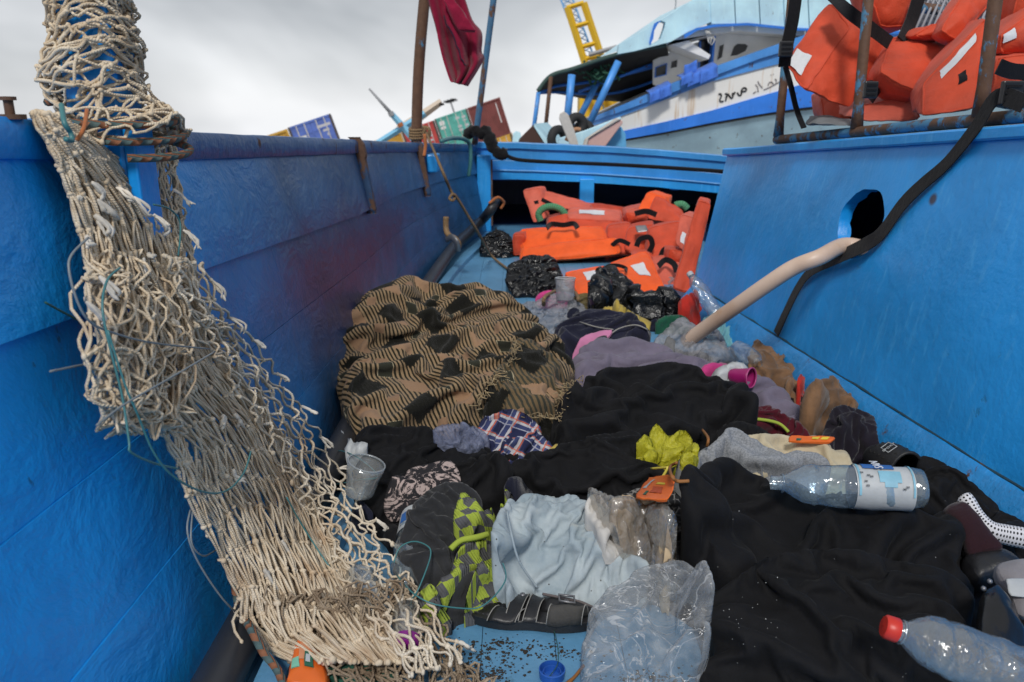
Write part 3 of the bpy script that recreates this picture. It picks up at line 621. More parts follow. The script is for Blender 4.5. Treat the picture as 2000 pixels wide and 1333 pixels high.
def pz(poly, y0, y1, name, mat, par=ob, **k): return obj(name, *prism(poly, YO + y0, YO + y1), mat, par, smooth=False, **k)
# cabin walls, soffit, door, windows
cwl = pz([(1276, 165), (1276, 118), (1330, 92), (1366, 82), (1366, 150), (1300, 178)], 0.75, 0.82, 'cabin_wall', owall)
pz([(1388, 140), (1400, 62), (1470, 58), (1760, 60), (1760, 20), (1900, 20), (1900, 60), (1560, 90)], 0.55, 0.62, 'cabin_wall', owall)
pz([(1362, 150), (1366, 78), (1402, 66), (1392, 142)], 0.85, 0.9, 'door', oglass); pz([(1362, 150), (1366, 82), (1370, 80), (1366, 150)], 0.70, 0.86, 'door_frame', oblue); pz([(1387, 142), (1394, 70), (1398, 69), (1392, 142)], 0.54, 0.70, 'door_frame', oblue)
def win(poly, y, fr=None):
    c = np.mean(poly, 0); wv = [tuple(c + (np.array(p) - c) * 1.22) for p in poly]
    f = pz(wv, y - 0.03, y, 'window', fr or owall); obj('pane', *prism(poly, YO + y - 0.036, YO + y - .031), oglass, f, smooth=False)
win([(1427, 110), (1433, 92), (1440, 86), (1455, 86), (1461, 90), (1456, 100), (1440, 108)], 0.55); win([(1401, 118), (1406, 90), (1414, 87), (1410, 112)], 0.55)
win([(1281, 150), (1282, 133), (1301, 126), (1300, 145)], 0.75, oblue); win([(1310, 134), (1312, 121), (1323, 117), (1322, 131)], 0.75)
pz([(1300, 90), (1340, 62), (1400, 52), (1470, 50), (1560, 60), (1800, 60), (1800, 66), (1560, 70), (1440, 60), (1400, 66), (1345, 80), (1388, 108), (1384, 116), (1300, 82)], 0.10, 0.9, 'soffit', owall)
# roof: pale blue planks with a ragged hole
rf_ = thing('x', None, None, (0, 0, 0)); bpy.data.objects.remove(rf_)
roof = pz([(1207, 106), (1209, 88), (1252, 63), (1278, 46), (1272, 66), (1268, 86), (1270, 92), (1240, 100)], -0.05, 0.12, 'roof', opale)
pz([(1270, 92), (1268, 86), (1278, 84), (1290, 76), (1298, 54), (1300, 44), (1290, 40), (1354, 0), (1390, -40), (1396, 40), (1345, 62), (1310, 82)], -0.06, 0.11, 'roof_panel', opale, roof)
for k in range(9):
    x0 = 1390 + k * 48; x1 = x0 + 46; b0 = float(np.interp(x0, [1390, 1460, 1560, 1800], [47, 46, 56, 62])); b1 = float(np.interp(x1, [1390, 1460, 1560, 1800], [47, 46, 56, 62]))
    pz([(x0, b0), (x0 - 6, -70), (x1 - 6, -70), (x1, b1)], -0.08 + 0.012 * (k % 3), 0.2, 'plank', opale, roof)
pz([(1278, 46), (1285, 42), (1291, 41), (1285, 47), (1278, 60), (1276, 76), (1270, 88), (1268, 84), (1272, 66)], -0.075, -0.055, 'hole_edge', oblue, roof)
pz([(1336, 68), (1360, 55), (1395, 48), (1460, 45), (1560, 55), (1800, 62), (1800, 66), (1560, 60), (1460, 50), (1396, 53), (1362, 60), (1338, 75)], -0.12, -0.085, 'roof_trim', oblue, roof)
obj('roof_top', *loft([[aty(1207, 100, YO), aty(1354, 0, YO), aty(1500, -60, YO)], [aty(1207, 100, YO) + [0, 2.6, 0.1], aty(1354, 0, YO) + [0, 2.6, .1], aty(1500, -60, YO) + [0, 2.6, .1]]]), opale, roof)
# awning on posts
nr = [(1050, 180), (1076, 150), (1120, 136), (1206, 108), (1300, 90)]; fr_ = [(1052, 178), (1100, 186), (1150, 195), (1215, 200), (1320, 160)]
an = np.array([aty(x, y, YO + .1) for x, y in nr]); af = np.array([aty(x, y, YO + 2.7) for x, y in fr_]); mid = (an + af) / 2 + [0, 0, 0.02]
V, Fc = loft([an, mid, af, af + [0, 0, .03], mid + [0, 0, .03], an + [0, 0, .03], an]); aw = obj('awning', V, Fc, odark, ob)
edge = crom(an + [0, -0.02, 0.01], 5); obj('awning_edge', *tube(edge, 0.03, 6)[:2], plain('frayed_green_edge', (.05, .09, .08), .9), aw)
for q in (0.35, 0.7): obj('awning_batten', *tube(crom(an * (1 - q) + af * q - [0, 0, .03], 3), 0.025, 6)[:2], oblue, aw)
obj('awning_batten', *tube([aty(1130, 180, YO + .9), aty(1290, 120, YO + .9)], 0.025, 6)[:2], oblue, aw)
for (a, b, y, r, mt) in (((1052, 180), (1041, 262), .1, 0.032, oblue2), ((1076, 150), (1064, 264), 0.05, 0.03, MT['rust']), ((1117, 146), (1106, 250), .0, 0.055, oblue2), ((1163, 168), (1134, 226), .6, 0.05, oblue2), ((1208, 120), (1152, 240), 0.02, 0.052, oblue2)):
    obj('awning_post', *tube([aty(*a, YO + y), aty(*b, YO + y)], r, 10)[:2], mt, ob)
# net bundled under the awning
gn = MB(); gm = plain('green_netting', (0.035, 0.12, 0.075), 0.9, 0.5)
for k in range(140):
    a = np.array([random.gauss(1172, 17), random.gauss(142, 9)]); b = a + [random.gauss(0, 8), random.gauss(3, 5)]; y = YO + random.uniform(0.2, 0.9)
    gn.add(*tube(crom([aty(*a, y), aty(*((a + b) / 2 + [random.gauss(0, 3), 2]), y), aty(*b, y)], 2), 0.014, 4))
g_ = gn.build('green_net_bundle', gm, None, label='green net bundle hung under the dark awning of the other boat', cat='net', kind='stuff')
# blue cloths over the rail
bcl = MT['bcl'] = fabric('royal_blue_tarp', (0.07, 0.19, 0.66), var=0.2)
for nm, top, wd_, hh, lb_ in (('a', (1264, 182), 22, 25, 'left'), ('b', (1284, 172), 22, 28, 'second'), ('c', (1324, 152), 24, 22, 'third'), ('d', (1337, 150), 26, 26, 'fourth'), ('e', (1361, 140), 34, 30, 'right')):
    rows = []
    for k in range(17):
        t = k / 16; yy = 0.10 - 0.30 * math.sin(min(t * 4.5, 1.57)); r = []
        for i in range(9):
            s_ = i / 8; x = top[0] + wd_ * s_ + 0.8 * math.sin(t * 4 + s_ * 3); yv = top[1] - wd_ * 0.40 * s_ - 4 + hh * t + 0.7 * math.sin(s_ * 6)
            r.append(aty(x, yv, YO) + [0, yy - 0.012 * math.sin(s_ * 9 + t * 2), 0])
        rows.append(r)
    o = obj('tarp', *loft(rows), bcl, None, label='%s of the royal blue cloths hung over the rail of the other boat' % {'left': 'leftmost', 'second': 'second from left', 'third': 'third from left', 'fourth': 'fourth from left', 'right': 'rightmost'}[lb_], cat='cloth', group='blue cloths on the other rail')
    m = o.modifiers.new('s', 'SOLIDIFY'); m.thickness = 0.012
flag = [[aty(1334 + 24 * i / 5, 128 - 8 * i / 5 + 24 * t / 4 + 1.5 * math.sin(i), YO) + [0, -0.1 + .02 * math.sin(i * 2 + t), 0] for i in range(6)] for t in range(5)]
o = obj('tarp', *loft(flag), bcl, None, label='royal blue flap standing up above the rail of the other boat', cat='cloth'); o.modifiers.new('s', 'SOLIDIFY').thickness = 0.012
# hand painted lettering on the hull
def pt(cx, cy): return aty(1380 + cx / 11.11, 110 + cy / 11.11, YO) + [0, -0.030, 0]
ink = MT['ink'] = plain('black_lettering_paint', (0.02, 0.02, 0.022), 0.7); faint = MT['faint'] = plain('worn_lettering_paint', (0.28, 0.26, 0.26), 0.8)
strokes = [[(250, 830), (290, 820), (310, 850), (295, 900), (275, 960), (300, 990), (360, 975)], [(390, 830), (420, 815), (435, 840), (420, 900), (400, 975)], [(395, 895), (440, 885)],
  [(455, 820), (480, 860), (510, 900), (540, 910), (560, 870), (550, 800)], [(540, 850), (560, 835), (575, 800)], [(560, 830), (590, 820), (605, 775)],
  [(655, 790), (680, 840), (720, 855), (745, 820), (740, 770), (770, 705), (820, 690), (850, 720), (830, 760), (770, 770), (735, 775)]]
mb = MB()
for st in strokes: mb.add(*tube(crom([pt(*p) for p in st], 5), 0.0125, 6, flat=0.5, ref=(0, 1, 0)))
mb.build('lettering', ink, ob)
mb = MB()
for st in ([(1000, 810), (1060, 770)], [(1050, 615), (1095, 680), (1105, 780)], [(1105, 545), (1130, 610), (1200, 690)], [(1230, 735), (1390, 660), (1590, 550)], [(1320, 640), (1350, 575), (1400, 565), (1440, 610)], [(1470, 500), (1500, 520), (1495, 580)], [(1380, 415), (1392, 412)], [(1430, 400), (1442, 397)]):
    mb.add(*tube(crom([pt(*p) for p in st], 4), 0.009, 5, flat=0.5, ref=(0, 1, 0)))
mb.build('lettering', faint, ob)
obj('antenna', *tube(crom([aty(1318, 20, YO + 1), aty(1320, 5, YO + 1), aty(1317, -12, YO + 1)], 4), 0.01, 5)[:2], gy, ob)
mb = MB()
for k in range(7): mb.add(*tube(crom([aty(1376 + k * 2, 56 + k, YO + .05), aty(1380 + k * 3, 68 + k * 2, YO), aty(1384 + k, 84 + k * (1 if k % 2 else -3), YO)], 4), 0.008, 4))
mb.build('loose_wire', plain('pale_wire', (.6, .6, .58), .7), ob)
# wreckage lying between the boats
def px_box(poly, Y, d, name, mat, label=None, cat=None, parent=None, group=None): return bev(obj(name, *prism(poly, Y, Y + d), mat, parent, smooth=False, label=label, cat=cat, group=group), .01)
wb = MT['wb'] = plain('brown_hatch', (0.06, 0.025, 0.018), 0.7)
ht = thing('roof_hatch', 'dark brown peaked hatch with pale blue side behind the bow rail', 'hatch', tuple(aty(1040, 300, 11)))
px_box([(1010, 290), (1014, 272), (1043, 243), (1062, 271), (1066, 290)], 11, 0.05, 'hatch_front', wb, parent=ht)
obj('hatch_side', *hexa([aty(1043, 242, 10.98), aty(1084, 290, 10.98), aty(1070, 290, 10.98), aty(1043, 248, 10.98), aty(1046, 240, 10.98) + [0.2, .9, 0], aty(1086, 290, 10.98) + [0.25, .9, 0], aty(1070, 290, 11) + [.2, .9, 0], aty(1043, 248, 11) + [.2, .9, 0]]), opale, ht, smooth=False)
pl = px_box([(1000, 290), (1002, 262), (1008, 257), (1017, 260), (1020, 290)], 12, 0.5, 'pale_drum', opale, 'pale blue rounded drum at the left of the wreckage', 'drum')
oar = MT['oar'] = plain('bleached_wood', (0.55, 0.50, 0.44), 0.8, 0.2)
px_box([(1092, 232), (1094, 222), (1102, 218), (1110, 224), (1122, 255), (1132, 290), (1116, 290)], 9.9, 0.06, 'bleached_board', oar, 'bleached white board standing among the wreckage', 'board')
tyre = MT['tyre'] = plain('tyre_rubber', (0.02, 0.02, 0.022), 0.75)
def torus(c, R, r, rot, name, label):
    a = np.linspace(0, 2 * math.pi, 24, endpoint=False); P = np.stack([R * np.cos(a), 0 * a, R * np.sin(a)], 1) @ np.array(Matrix.Rotation(rot, 3, 'Z')).T
    obj(name, *tube(P + c, r, 10, closed=True)[:2], tyre, None, label=label, cat='tyre', group='tyres in the wreckage')
torus(aty(1090, 272, 10.6), 0.12, 0.06, 0.7, 'tyre', 'leftmost black tyre in the wreckage'); torus(aty(1126, 244, 10.8), 0.10, 0.06, 0.3, 'tyre', 'upper black tyre behind the bleached board'); torus(aty(1140, 256, 10.9), 0.10, 0.055, -0.4, 'tyre', 'right black tyre beside the pale blue board')
obj('wooden_hoop', *tube(crom([aty(1106, 276, 10.2), aty(1112, 262, 10.2), aty(1124, 253, 10.2), aty(1134, 254, 10.2)], 5), 0.025, 8)[:2], plain('bent_wood', (.42, .22, .12), .7), None, label='bent brown wooden hoop in front of the pale blue board', cat='hoop')
px_box([(1090, 285), (1092, 270), (1140, 256), (1212, 228), (1214, 233), (1150, 285)], 10.5, 0.04, 'pale_board', opale, 'long pale blue board slanting up behind the bow rail', 'board')
pk = thing('broken_beam', 'pink and white painted beam end slanting up to the right', 'beam', tuple(aty(1180, 300, 10)))
px_box([(1146, 290), (1150, 270), (1213, 234), (1217, 240), (1180, 290)], 10.0, 0.15, 'beam_side', plain('pink_paint', (0.62, 0.38, 0.33), .7), parent=pk)
px_box([(1138, 290), (1144, 272), (1205, 231), (1213, 233), (1150, 271), (1146, 290)], 9.97, 0.15, 'beam_edge', oar, parent=pk)
px_box([(1180, 292), (1186, 271), (1213, 247), (1222, 262), (1224, 292)], 10.2, 0.3, 'pale_crate', plain('sky_blue_paint', (0.12, 0.42, 0.72), .6), 'sky blue panel below the pink beam end', 'panel')
# ================================================================== the fishing net
def netmat(name, a, b, dirt):
    s = NT(name); c = s.mix(s.ramp(s.noise(24, 5, 0.65), 0.32, 0.68), a, b)
    c = s.mix(s.M('MULTIPLY', s.ramp(s.noise(7, 4, v=s.map(loc=(2, 5, 1))), 0.52, 0.72), 0.55), c, dirt)
    u = s.sep(s.co('UV')); w_ = s.M('SINE', s.M('ADD', s.M('MULTIPLY', u[1], 1500.0), s.M('MULTIPLY', u[0], 12.566)))
    c = s.mix(s.M('MULTIPLY', s.M('ADD', w_, 1.0), 0.12), c, hsv(a, 0.45))
    return s.fin(s.bsdf(c, 0.85, s.bump(w_, 0.5, 0.0008), Specular_IOR_Level=0.25))
MT['net'] = netmat('tan_net_cord', (0.60, 0.465, 0.315), (0.84, 0.72, 0.55), (0.50, 0.30, 0.16))
MT['net_open'] = netmat('pale_net_cord', (0.66, 0.545, 0.40), (0.88, 0.79, 0.65), (0.56, 0.38, 0.22))
MT['net_dirty'] = netmat('dirty_net_cord', (0.24, 0.17, 0.11), (0.44, 0.35, 0.25), (0.12, 0.08, 0.05))
MT['fray'] = fabric('frayed_white_fibre', (0.66, 0.61, 0.53), var=0.25)
def surf(off, lift): return lambda x, y, z: np.minimum(x - (xl(y, z) + off), z - lift)
_ic = np.array([(0, 1, 1.618), (0, -1, 1.618), (0, 1, -1.618), (0, -1, -1.618), (1, 1.618, 0), (-1, 1.618, 0), (1, -1.618, 0), (-1, -1.618, 0), (1.618, 0, 1), (-1.618, 0, 1), (1.618, 0, -1), (-1.618, 0, -1)]) / 1.902
_if = np.array([(0, 1, 8), (0, 8, 4), (0, 4, 5), (0, 5, 9), (0, 9, 1), (1, 6, 8), (8, 6, 10), (8, 10, 4), (4, 10, 2), (4, 2, 5), (5, 2, 11), (5, 11, 9), (9, 11, 7), (9, 7, 1), (1, 7, 6), (3, 10, 6), (3, 2, 10), (3, 11, 2), (3, 7, 11), (3, 6, 7)])
class Net:
    def __init__(s): s.V = []; s.F = []; s.U = []; s.n = 0; s.KV = []; s.KF = []; s.kn = 0
    def strands(s, A, B, r, bulge, wig, m=6, sides=5):
        E = len(A); t = np.linspace(0, 1, m); d = B - A; ln = np.linalg.norm(d, axis=1)
        C = nrm(CAM - (A + B) / 2); lat = nrm(np.cross(d, C))
        b1 = RNG.normal(size=E) * wig; b2 = RNG.normal(size=E) * wig * 0.7; bc = np.abs(RNG.normal(size=E)) * bulge
        P = A[:, None] + d[:, None] * t[None, :, None] + lat[:, None] * (b1[:, None] * np.sin(math.pi * t) + b2[:, None] * np.sin(2 * math.pi * t))[:, :, None] + C[:, None] * (bc[:, None] * np.sin(math.pi * t))[:, :, None]
        T = nrm(np.gradient(P, axis=1)); N = nrm(np.cross(T, np.broadcast_to(C[:, None], T.shape))); Bn = np.cross(T, N)
        a = np.linspace(0, 2 * math.pi, sides, endpoint=False); rr = r * (1 + 0.12 * RNG.normal(size=E))[:, None, None, None]
        W = P[:, :, None] + rr * (np.cos(a)[None, None, :, None] * N[:, :, None] + np.sin(a)[None, None, :, None] * Bn[:, :, None])
        s.V.append(W.reshape(-1, 3)); k = np.arange(sides); k2 = (k + 1) % sides
        q = np.stack([k, k2, k2 + sides, k + sides], 1); q = (q[None] + (np.arange(m - 1) * sides)[:, None, None]).reshape(-1, 4)
        s.F.append((q[None] + (np.arange(E) * m * sides)[:, None, None]).reshape(-1, 4) + s.n); s.n += E * m * sides
        U = np.zeros((E, m, sides, 2)); U[..., 0] = a / 6.2832; U[..., 1] = ln[:, None, None] * t[None, :, None]; s.U.append(U.reshape(-1, 2))
    def knots(s, P, r):
        n = len(P); W = _ic[None] * r * (1 + 0.25 * RNG.normal(size=(n, 1, 3))) + P[:, None]
        s.KV.append(W.reshape(-1, 3)); s.KF.append((_if[None] + (np.arange(n) * 12)[:, None, None]).reshape(-1, 3) + s.kn); s.kn += n * 12
    def build(s, mat, par, nm='netting'):
        o = obj(nm, np.concatenate(s.V), np.concatenate(s.F), mat, par, uv=np.concatenate(s.U), kind='stuff')
        if s.KV: obj('knots', np.concatenate(s.KV), np.concatenate(s.KF), mat, o, kind='stuff')
        return o
def rowsurf(rows, off=0.03, lift=0.05, sub=4, offs=None):
    L = []; R = []
    for k, (a, b) in enumerate(rows):
        o = offs[k] if offs else off
        L.append(atf(*a, surf(o, lift))); R.append(atf(*b, surf(o, lift)))
    return np.array(L), np.array(R)
def bil(Lc, Rc, u, v, mid=0.0):
    """u across 0..1, v along 0..1 (Catmull-Rom through the control rows)"""
    n = len(Lc) - 1
    def ev(C, v):
        x = np.clip(v * n, 0, n - 1e-6); i = x.astype(int); t = (x - i)[:, None]
        a, b, c, d = C[np.maximum(i - 1, 0)], C[i], C[i + 1], C[np.minimum(i + 2, n)]
        return 0.5 * (2 * b + (c - a) * t + (2 * a - 5 * b + 4 * c - d) * t * t + (-a + 3 * b - 3 * c + d) * t ** 3)
    P = ev(Lc, v) * (1 - u)[:, None] + ev(Rc, v) * u[:, None]
    return P + nrm(CAM - P) * (mid * np.sin(math.pi * np.clip(u, 0, 1)))[:, None]
def lattice(net, S, nu, nv, r, ju=0.28, jv=0.25, depth=0.012, bulge=0.006, wig=0.005, kr=1.7, wrap=False, drop=0.0, wave=0.0):
    i, j = np.meshgrid(np.arange(nu), np.arange(nv)); i = i.ravel(); j = j.ravel()
    u = (i + 0.5 * (j % 2) + RNG.normal(size=len(i)) * ju) / (nu - (0 if wrap else 0.5)); v = (j + RNG.normal(size=len(i)) * jv) / (nv - 1)
    if wave: v = v + wave * np.sin(u * 7 + 2.0)
    if not wrap: u = np.clip(u, 0, 1)
    P = S(u, np.clip(v, 0, 1)); P = P + nrm(CAM - P) * (depth * RNG.normal(size=len(i)))[:, None]
    idx = lambda a, b: b * nu + a
    A = []; B = []
    for jj in range(nv - 1):
        for ii in range(nu):
            k = ii + (1 if jj % 2 else -1)
            for q in (ii, k):
                if wrap: q %= nu
                if 0 <= q < nu and random.random() > drop: A.append(idx(ii, jj)); B.append(idx(q, jj + 1))
    net.strands(P[A], P[B], r, bulge, wig); net.knots(P, r * kr); return P
nete = thing('fishing_net', 'bunched tan cord fishing net tied to the post and hanging down the left bulwark', 'net', (-0.55, 1.3, 0.0))
R0 = 0.0026
# --- wrapped round the post
nt1 = Net(); zt0, zt1 = 0.925, 1.36
def colS(rad, ph):
    def S(u, v):
        a = u * 2 * math.pi + ph; z = zt1 + (zt0 - zt1) * v
        k = np.interp(z, [0.92, 0.965, 1.0, 1.05, 1.12, 1.36], [0.105, 0.074, 0.072, 0.073, 0.062, 0.057]) * rad
        return np.stack([PX + 0.028 * np.clip((0.985 - z) / 0.05, 0, 1) + 0.004 * np.sin(z * 60) - 0.015 * np.exp(-((z - 1.04) / .04) ** 2) + k * np.cos(a), PY + k * np.sin(a), z + 0.02 * np.sin(a * 2 + z * 9)], 1)
    return S
for rad, ph, nu, nv in ((0.88, 0.3, 6, 34), (0.97, 1.0, 6, 38), (1.05, 2.0, 6, 34), (1.12, 0.1, 5, 30)): lattice(nt1, colS(rad, ph), nu, nv, R0 * 1.05, 0.2, 0.35, 0.003, 0.005, 0.004, wrap=True, drop=0.12)
nt1.build(MT['net'], nete, 'wrapped_netting')
# --- strip hanging straight down behind the main fall
nt2 = Net()
Lc, Rc = rowsurf([((205, 205), (320, 215)), ((215, 262), (336, 270)), ((235, 335), (350, 345)), ((262, 410), (362, 425)), ((290, 480), (378, 500)), ((320, 560), (392, 590))], 0.05, 0.05)
for k in range(3): lattice(nt2, lambda u, v, k=k: bil(Lc, Rc, u, v, 0.015 * k), 8, 11, R0, 0.35, 0.25, 0.006, 0.006, 0.004)
nt2.build(MT['net'], nete, 'hanging_netting')
# --- main fall
MROWS = [((62, 221), (116, 226)), ((95, 285), (180, 270)), ((125, 350), (250, 330)), ((150, 430), (320, 420)), ((168, 520), (350, 518)), ((172, 600), (400, 598)), ((195, 690), (425, 673)), ((262, 790), (480, 753)), ((330, 860), (535, 828)), ((350, 930), (575, 898)), ((385, 1010), (613, 968)), ((430, 1090), (645, 1048)), ((468, 1170), (685, 1128)), ((485, 1245), (735, 1208)), ((585, 1300), (795, 1293))]
MO = [0.036, 0.05, 0.05, 0.055, 0.06, 0.07, 0.075, 0.08, 0.08, 0.08, 0.08, 0.08, 0.09, 0.09, 0.09]
Lm, Rm = rowsurf(MROWS, lift=0.05, offs=MO)
nt3 = Net()
for k, (nu, nv, mid) in enumerate(((17, 19, 0.0), (18, 20, 0.018), (17, 19, 0.032), (15, 19, 0.042))):
    lattice(nt3, lambda u, v: bil(Lm, Rm, u, v, mid), nu, nv, R0, 0.22, 0.07, 0.004, 0.004, 0.0022, 2.0, drop=0.02 if k < 2 else 0.10, wave=0.012)
nt3.build(MT['net'], nete, 'main_netting')
# --- pouch that bulges to the left
nt4 = Net()
Lb, Rb = rowsurf([((175, 505), (330, 500)), ((160, 560), (350, 570)), ((162, 640), (372, 650)), ((168, 720), (372, 735)), ((190, 790), (350, 805)), ((215, 828), (335, 838)), ((230, 812), (330, 822))], offs=[0.06, 0.08, 0.095, 0.10, 0.10, 0.09, 0.06])
for nu, nv, mid, dr in ((11, 9, 0.0, 0.0), (10, 8, 0.02, 0.1), (6, 8, 0.035, 0.15)): lattice(nt4, lambda u, v: bil(Lb, Rb, u, v, mid), nu, nv, R0, 0.5, 0.5, 0.008, 0.01, 0.012, drop=dr)
nt4.build(MT['net'], nete, 'pouch_netting')
# --- open fringe along the right edge
OUT = crom([(402, 515), (434, 605), (490, 660), (545, 735), (598, 808), (642, 880), (682, 945), (726, 1003), (764, 1060), (804, 1120), (850, 1190), (915, 1290)], 3)
INN = crom([(320, 500), (355, 590), (395, 660), (440, 730), (490, 810), (530, 880), (570, 950), (605, 1020), (640, 1090), (680, 1160), (730, 1230), (800, 1320)], 3)
Lf = np.array([atf(*p, surf(0.10, 0.07)) for p in INN]); Rf = np.array([atf(*p, surf(0.09, 0.07)) for p in OUT])
nt5 = Net(); NUF, NVF = 5, 27
PF = lattice(nt5, lambda u, v: bil(Lf, Rf, u, v, 0.01), NUF, NVF, R0 * 1.1, 0.10, 0.10, 0.005, 0.005, 0.007, 1.8)
lattice(nt5, lambda u, v: bil(Lf, Rf, u * 0.6, v, -0.02), 4, 25, R0, 0.2, 0.2, 0.01, 0.006, 0.009, 1.7)
nt5.build(MT['net_open'], nete, 'open_netting')
def fray(p, d, ln=0.034):
    d = nrm(d); sd_ = nrm(RNG.normal(size=3)); mb = MB(); s_ = 0.8 + 0.5 * random.random()
    for k in range(3):
        o_ = RNG.normal(size=3) * 0.0022; e_ = p + d * ln * random.uniform(.7, 1.1) + sd_ * 0.006 + [0, 0, -0.008] + RNG.normal(size=3) * 0.0035
        P = crom([p, p + d * ln * .4 + o_, p + d * ln * .75 + o_ * 1.5 + [0, 0, -.004], e_], 3); mb.add(*tube(P, np.interp(np.linspace(0, 1, 10), [0, .3, .8, 1], [.0022, .003, .0028, .0012]) * s_ * (1 + .25 * RNG.normal(size=10)), 5))
    mb.build('frayed_end', MT['fray'], nete)
for j in range(1, NVF - 1, 2):
    p = PF[j * NUF + NUF - 1]; q = PF[(j + 1) * NUF + NUF - 1]; d = nrm(np.array([0.9, 0.1, -0.35]) + 0.2 * RNG.normal(size=3)); fray(p, d, 0.03 + .012 * random.random())
for k in range(16):
    v = RNG.uniform(0.08, 0.85, 1); u = RNG.uniform(0.05, 0.9, 1); p = bil(Lm, Rm, u, v, 0.06)[0]; fray(p, np.array([0.5, -0.2, -0.8]) + 0.5 * RNG.normal(size=3), 0.02 + .016 * random.random())
for p in ((262, 385), (358, 450), (338, 370), (300, 420), (168, 590), (195, 540)): fray(atf(*p, surf(0.11, 0.05)), np.array([0.8, 0, -.7]), 0.035)
# --- tail spread on the deck
nt6 = Net()
Lt = np.array([atz(*p, z) for p, z in (((500, 1170), .12), ((540, 1240), .07), ((600, 1290), 0.05), ((690, 1330), 0.04), ((760, 1390), .04))])
Rt = np.array([atz(*p, z) for p, z in (((790, 1130), .10), ((830, 1190), 0.06), ((870, 1240), 0.035), ((900, 1290), 0.03), ((960, 1345), .03))])
for nu, nv in ((11, 9), (9, 8), (8, 7)): lattice(nt6, lambda u, v: bil(Lt, Rt, u, v, 0.0), nu, nv, R0 * 0.95, 0.5, 0.35, 0.006, 0.008, 0.012, 1.6, drop=0.12)
nt6.build(MT['net_dirty'], nete, 'tail_netting')
# --- loops hanging below the main fall
nt7 = Net(); A = []; B = []
for k in range(30):
    a = atf(random.uniform(468, 560), random.uniform(1120, 1190), surf(0.07, .05)); b = atf(random.uniform(470, 590), random.uniform(1200, 1262), surf(0.09, .05)); A.append(a); B.append(b)
nt7.strands(np.array(A), np.array(B), R0, 0.012, 0.018, 8); nt7.knots(np.array(B), R0 * 1.7); nt7.build(MT['net'], nete, 'loose_loops')

# ------------------------------------------------------------------ ropes and fishing lines
def twist(name, a, b, pitch=95):
    s = NT(name); u = s.sep(s.co('UV')); w_ = s.M('SINE', s.M('ADD', s.M('MULTIPLY', u[1], pitch * 2.2), s.M('MULTIPLY', u[0], 6.2832)))
    c = s.mix(s.ramp(w_, -0.1, 0.25), a, b); c = s.mix(s.M('MULTIPLY', s.noise(60, 4), 0.5), c, (0.16, 0.12, 0.08))
    return s.fin(s.bsdf(c, 0.85, s.bump(s.M('ABSOLUTE', w_), 0.8, -0.003)))
MT['twist'] = twist('green_orange_rope', (0.055, 0.13, 0.14), (0.30, 0.10, 0.04)); MT['tanrope'] = twist('tan_rope', (0.34, 0.22, 0.11), (0.22, 0.13, 0.06), 260)
MT['greenrope'] = twist('green_rope', (0.03, 0.28, 0.12), (0.10, 0.42, 0.22), 190); MT['blackrope'] = fabric('black_rag_rope', (0.008, 0.008, 0.009))
MT['line_t'] = plain('teal_line', (0.055, 0.20, 0.21), 0.4); MT['line_g'] = plain('grey_line', (0.22, 0.25, 0.26), 0.4); MT['line_d'] = plain('dark_green_line', (0.02, 0.09, 0.075), 0.5)
def rope(pts, r, mat, label, cat='rope', name='rope', sub=6, sides=8, group=None, closed=False):
    P = crom(np.array(pts), sub, closed); V, Fc, U = tube(P, r, sides, closed); return obj(name, V, Fc, MT[mat], None, uv=U, label=label, cat=cat, group=group)
rw = []
for k in range(34):
    a = math.radians(200 - k * 30); z = 0.972 - 0.0022 * k - 0.012 * math.cos(a + 0.6); rw.append((PX + .012 + 0.0007 * k + 0.098 * math.cos(a), PY + 0.094 * math.sin(a), z))
rope(rw, 0.0068, 'twist', 'green and orange rope lashed round the net on the post', sub=4)
def wl(p, o=0.12, l=0.06): return atf(*p, surf(o, l))
rope([wl((120, 205), .13), wl((126, 240), .14), wl((138, 260), .14), wl((140, 275), .14), wl((128, 272), .14)], 0.0036, 'line_t', 'frayed teal twine tail hanging beside the rope lashing', 'twine', 'twine')
rope([wl((170, 215), .13), wl((164, 250), .14), wl((150, 275), .13)], 0.003, 'orange_rope', 'frayed pink orange twine end under the rope lashing', 'twine', 'twine')
FL = [([(172, 465), (140, 498), (135, 530), (151, 589), (175, 628), (217, 649), (298, 670), (410, 682)], 'line_g', 'grey fishing line curling left of the net over the blue bulwark', .13),
 ([(235, 523), (210, 547), (200, 596), (210, 659), (238, 771), (252, 862), (256, 884), (300, 905), (348, 916)], 'line_t', 'teal fishing line falling over the net pouch', .135),
 ([(210, 645), (245, 754), (268, 808), (300, 884), (340, 932), (400, 962), (444, 958), (476, 924), (490, 882)], 'line_t', 'teal fishing line looping below the net pouch', .145),
 ([(88, 591), (130, 614), (172, 635)], 'line_d', 'dark green line end sticking out left of the net', .06), ([(98, 726), (168, 712), (212, 707)], 'line_g', 'short grey line end poking out low on the left of the net', .08),
 ([(420, 687), (330, 740), (245, 789), (189, 831)], 'line_g', 'straight grey line crossing the net diagonally', .15), ([(300, 400), (330, 408), (350, 430), (352, 460), (348, 500)], 'line_t', 'short teal line on the hanging strip of net', .10),
 ([(372, 996), (366, 1040), (388, 1100), (440, 1176), (484, 1208), (576, 1236), (610, 1290)], 'line_g', 'long grey line sagging from the net to the deck', .07),
 ([(420, 1076), (396, 1086), (374, 1060), (376, 1000)], 'line_g', 'small grey line loop against the bulwark below the net', .06), ([(560, 972), (596, 1036), (660, 1128), (720, 1170)], 'line_t', 'teal line lying along the lower net', .15)]
for p, m, lb_, o in FL: rope([wl(q, o) for q in p], 0.0017, m, lb_, 'fishing line', 'fishing_line', sides=6, group='loose fishing lines')
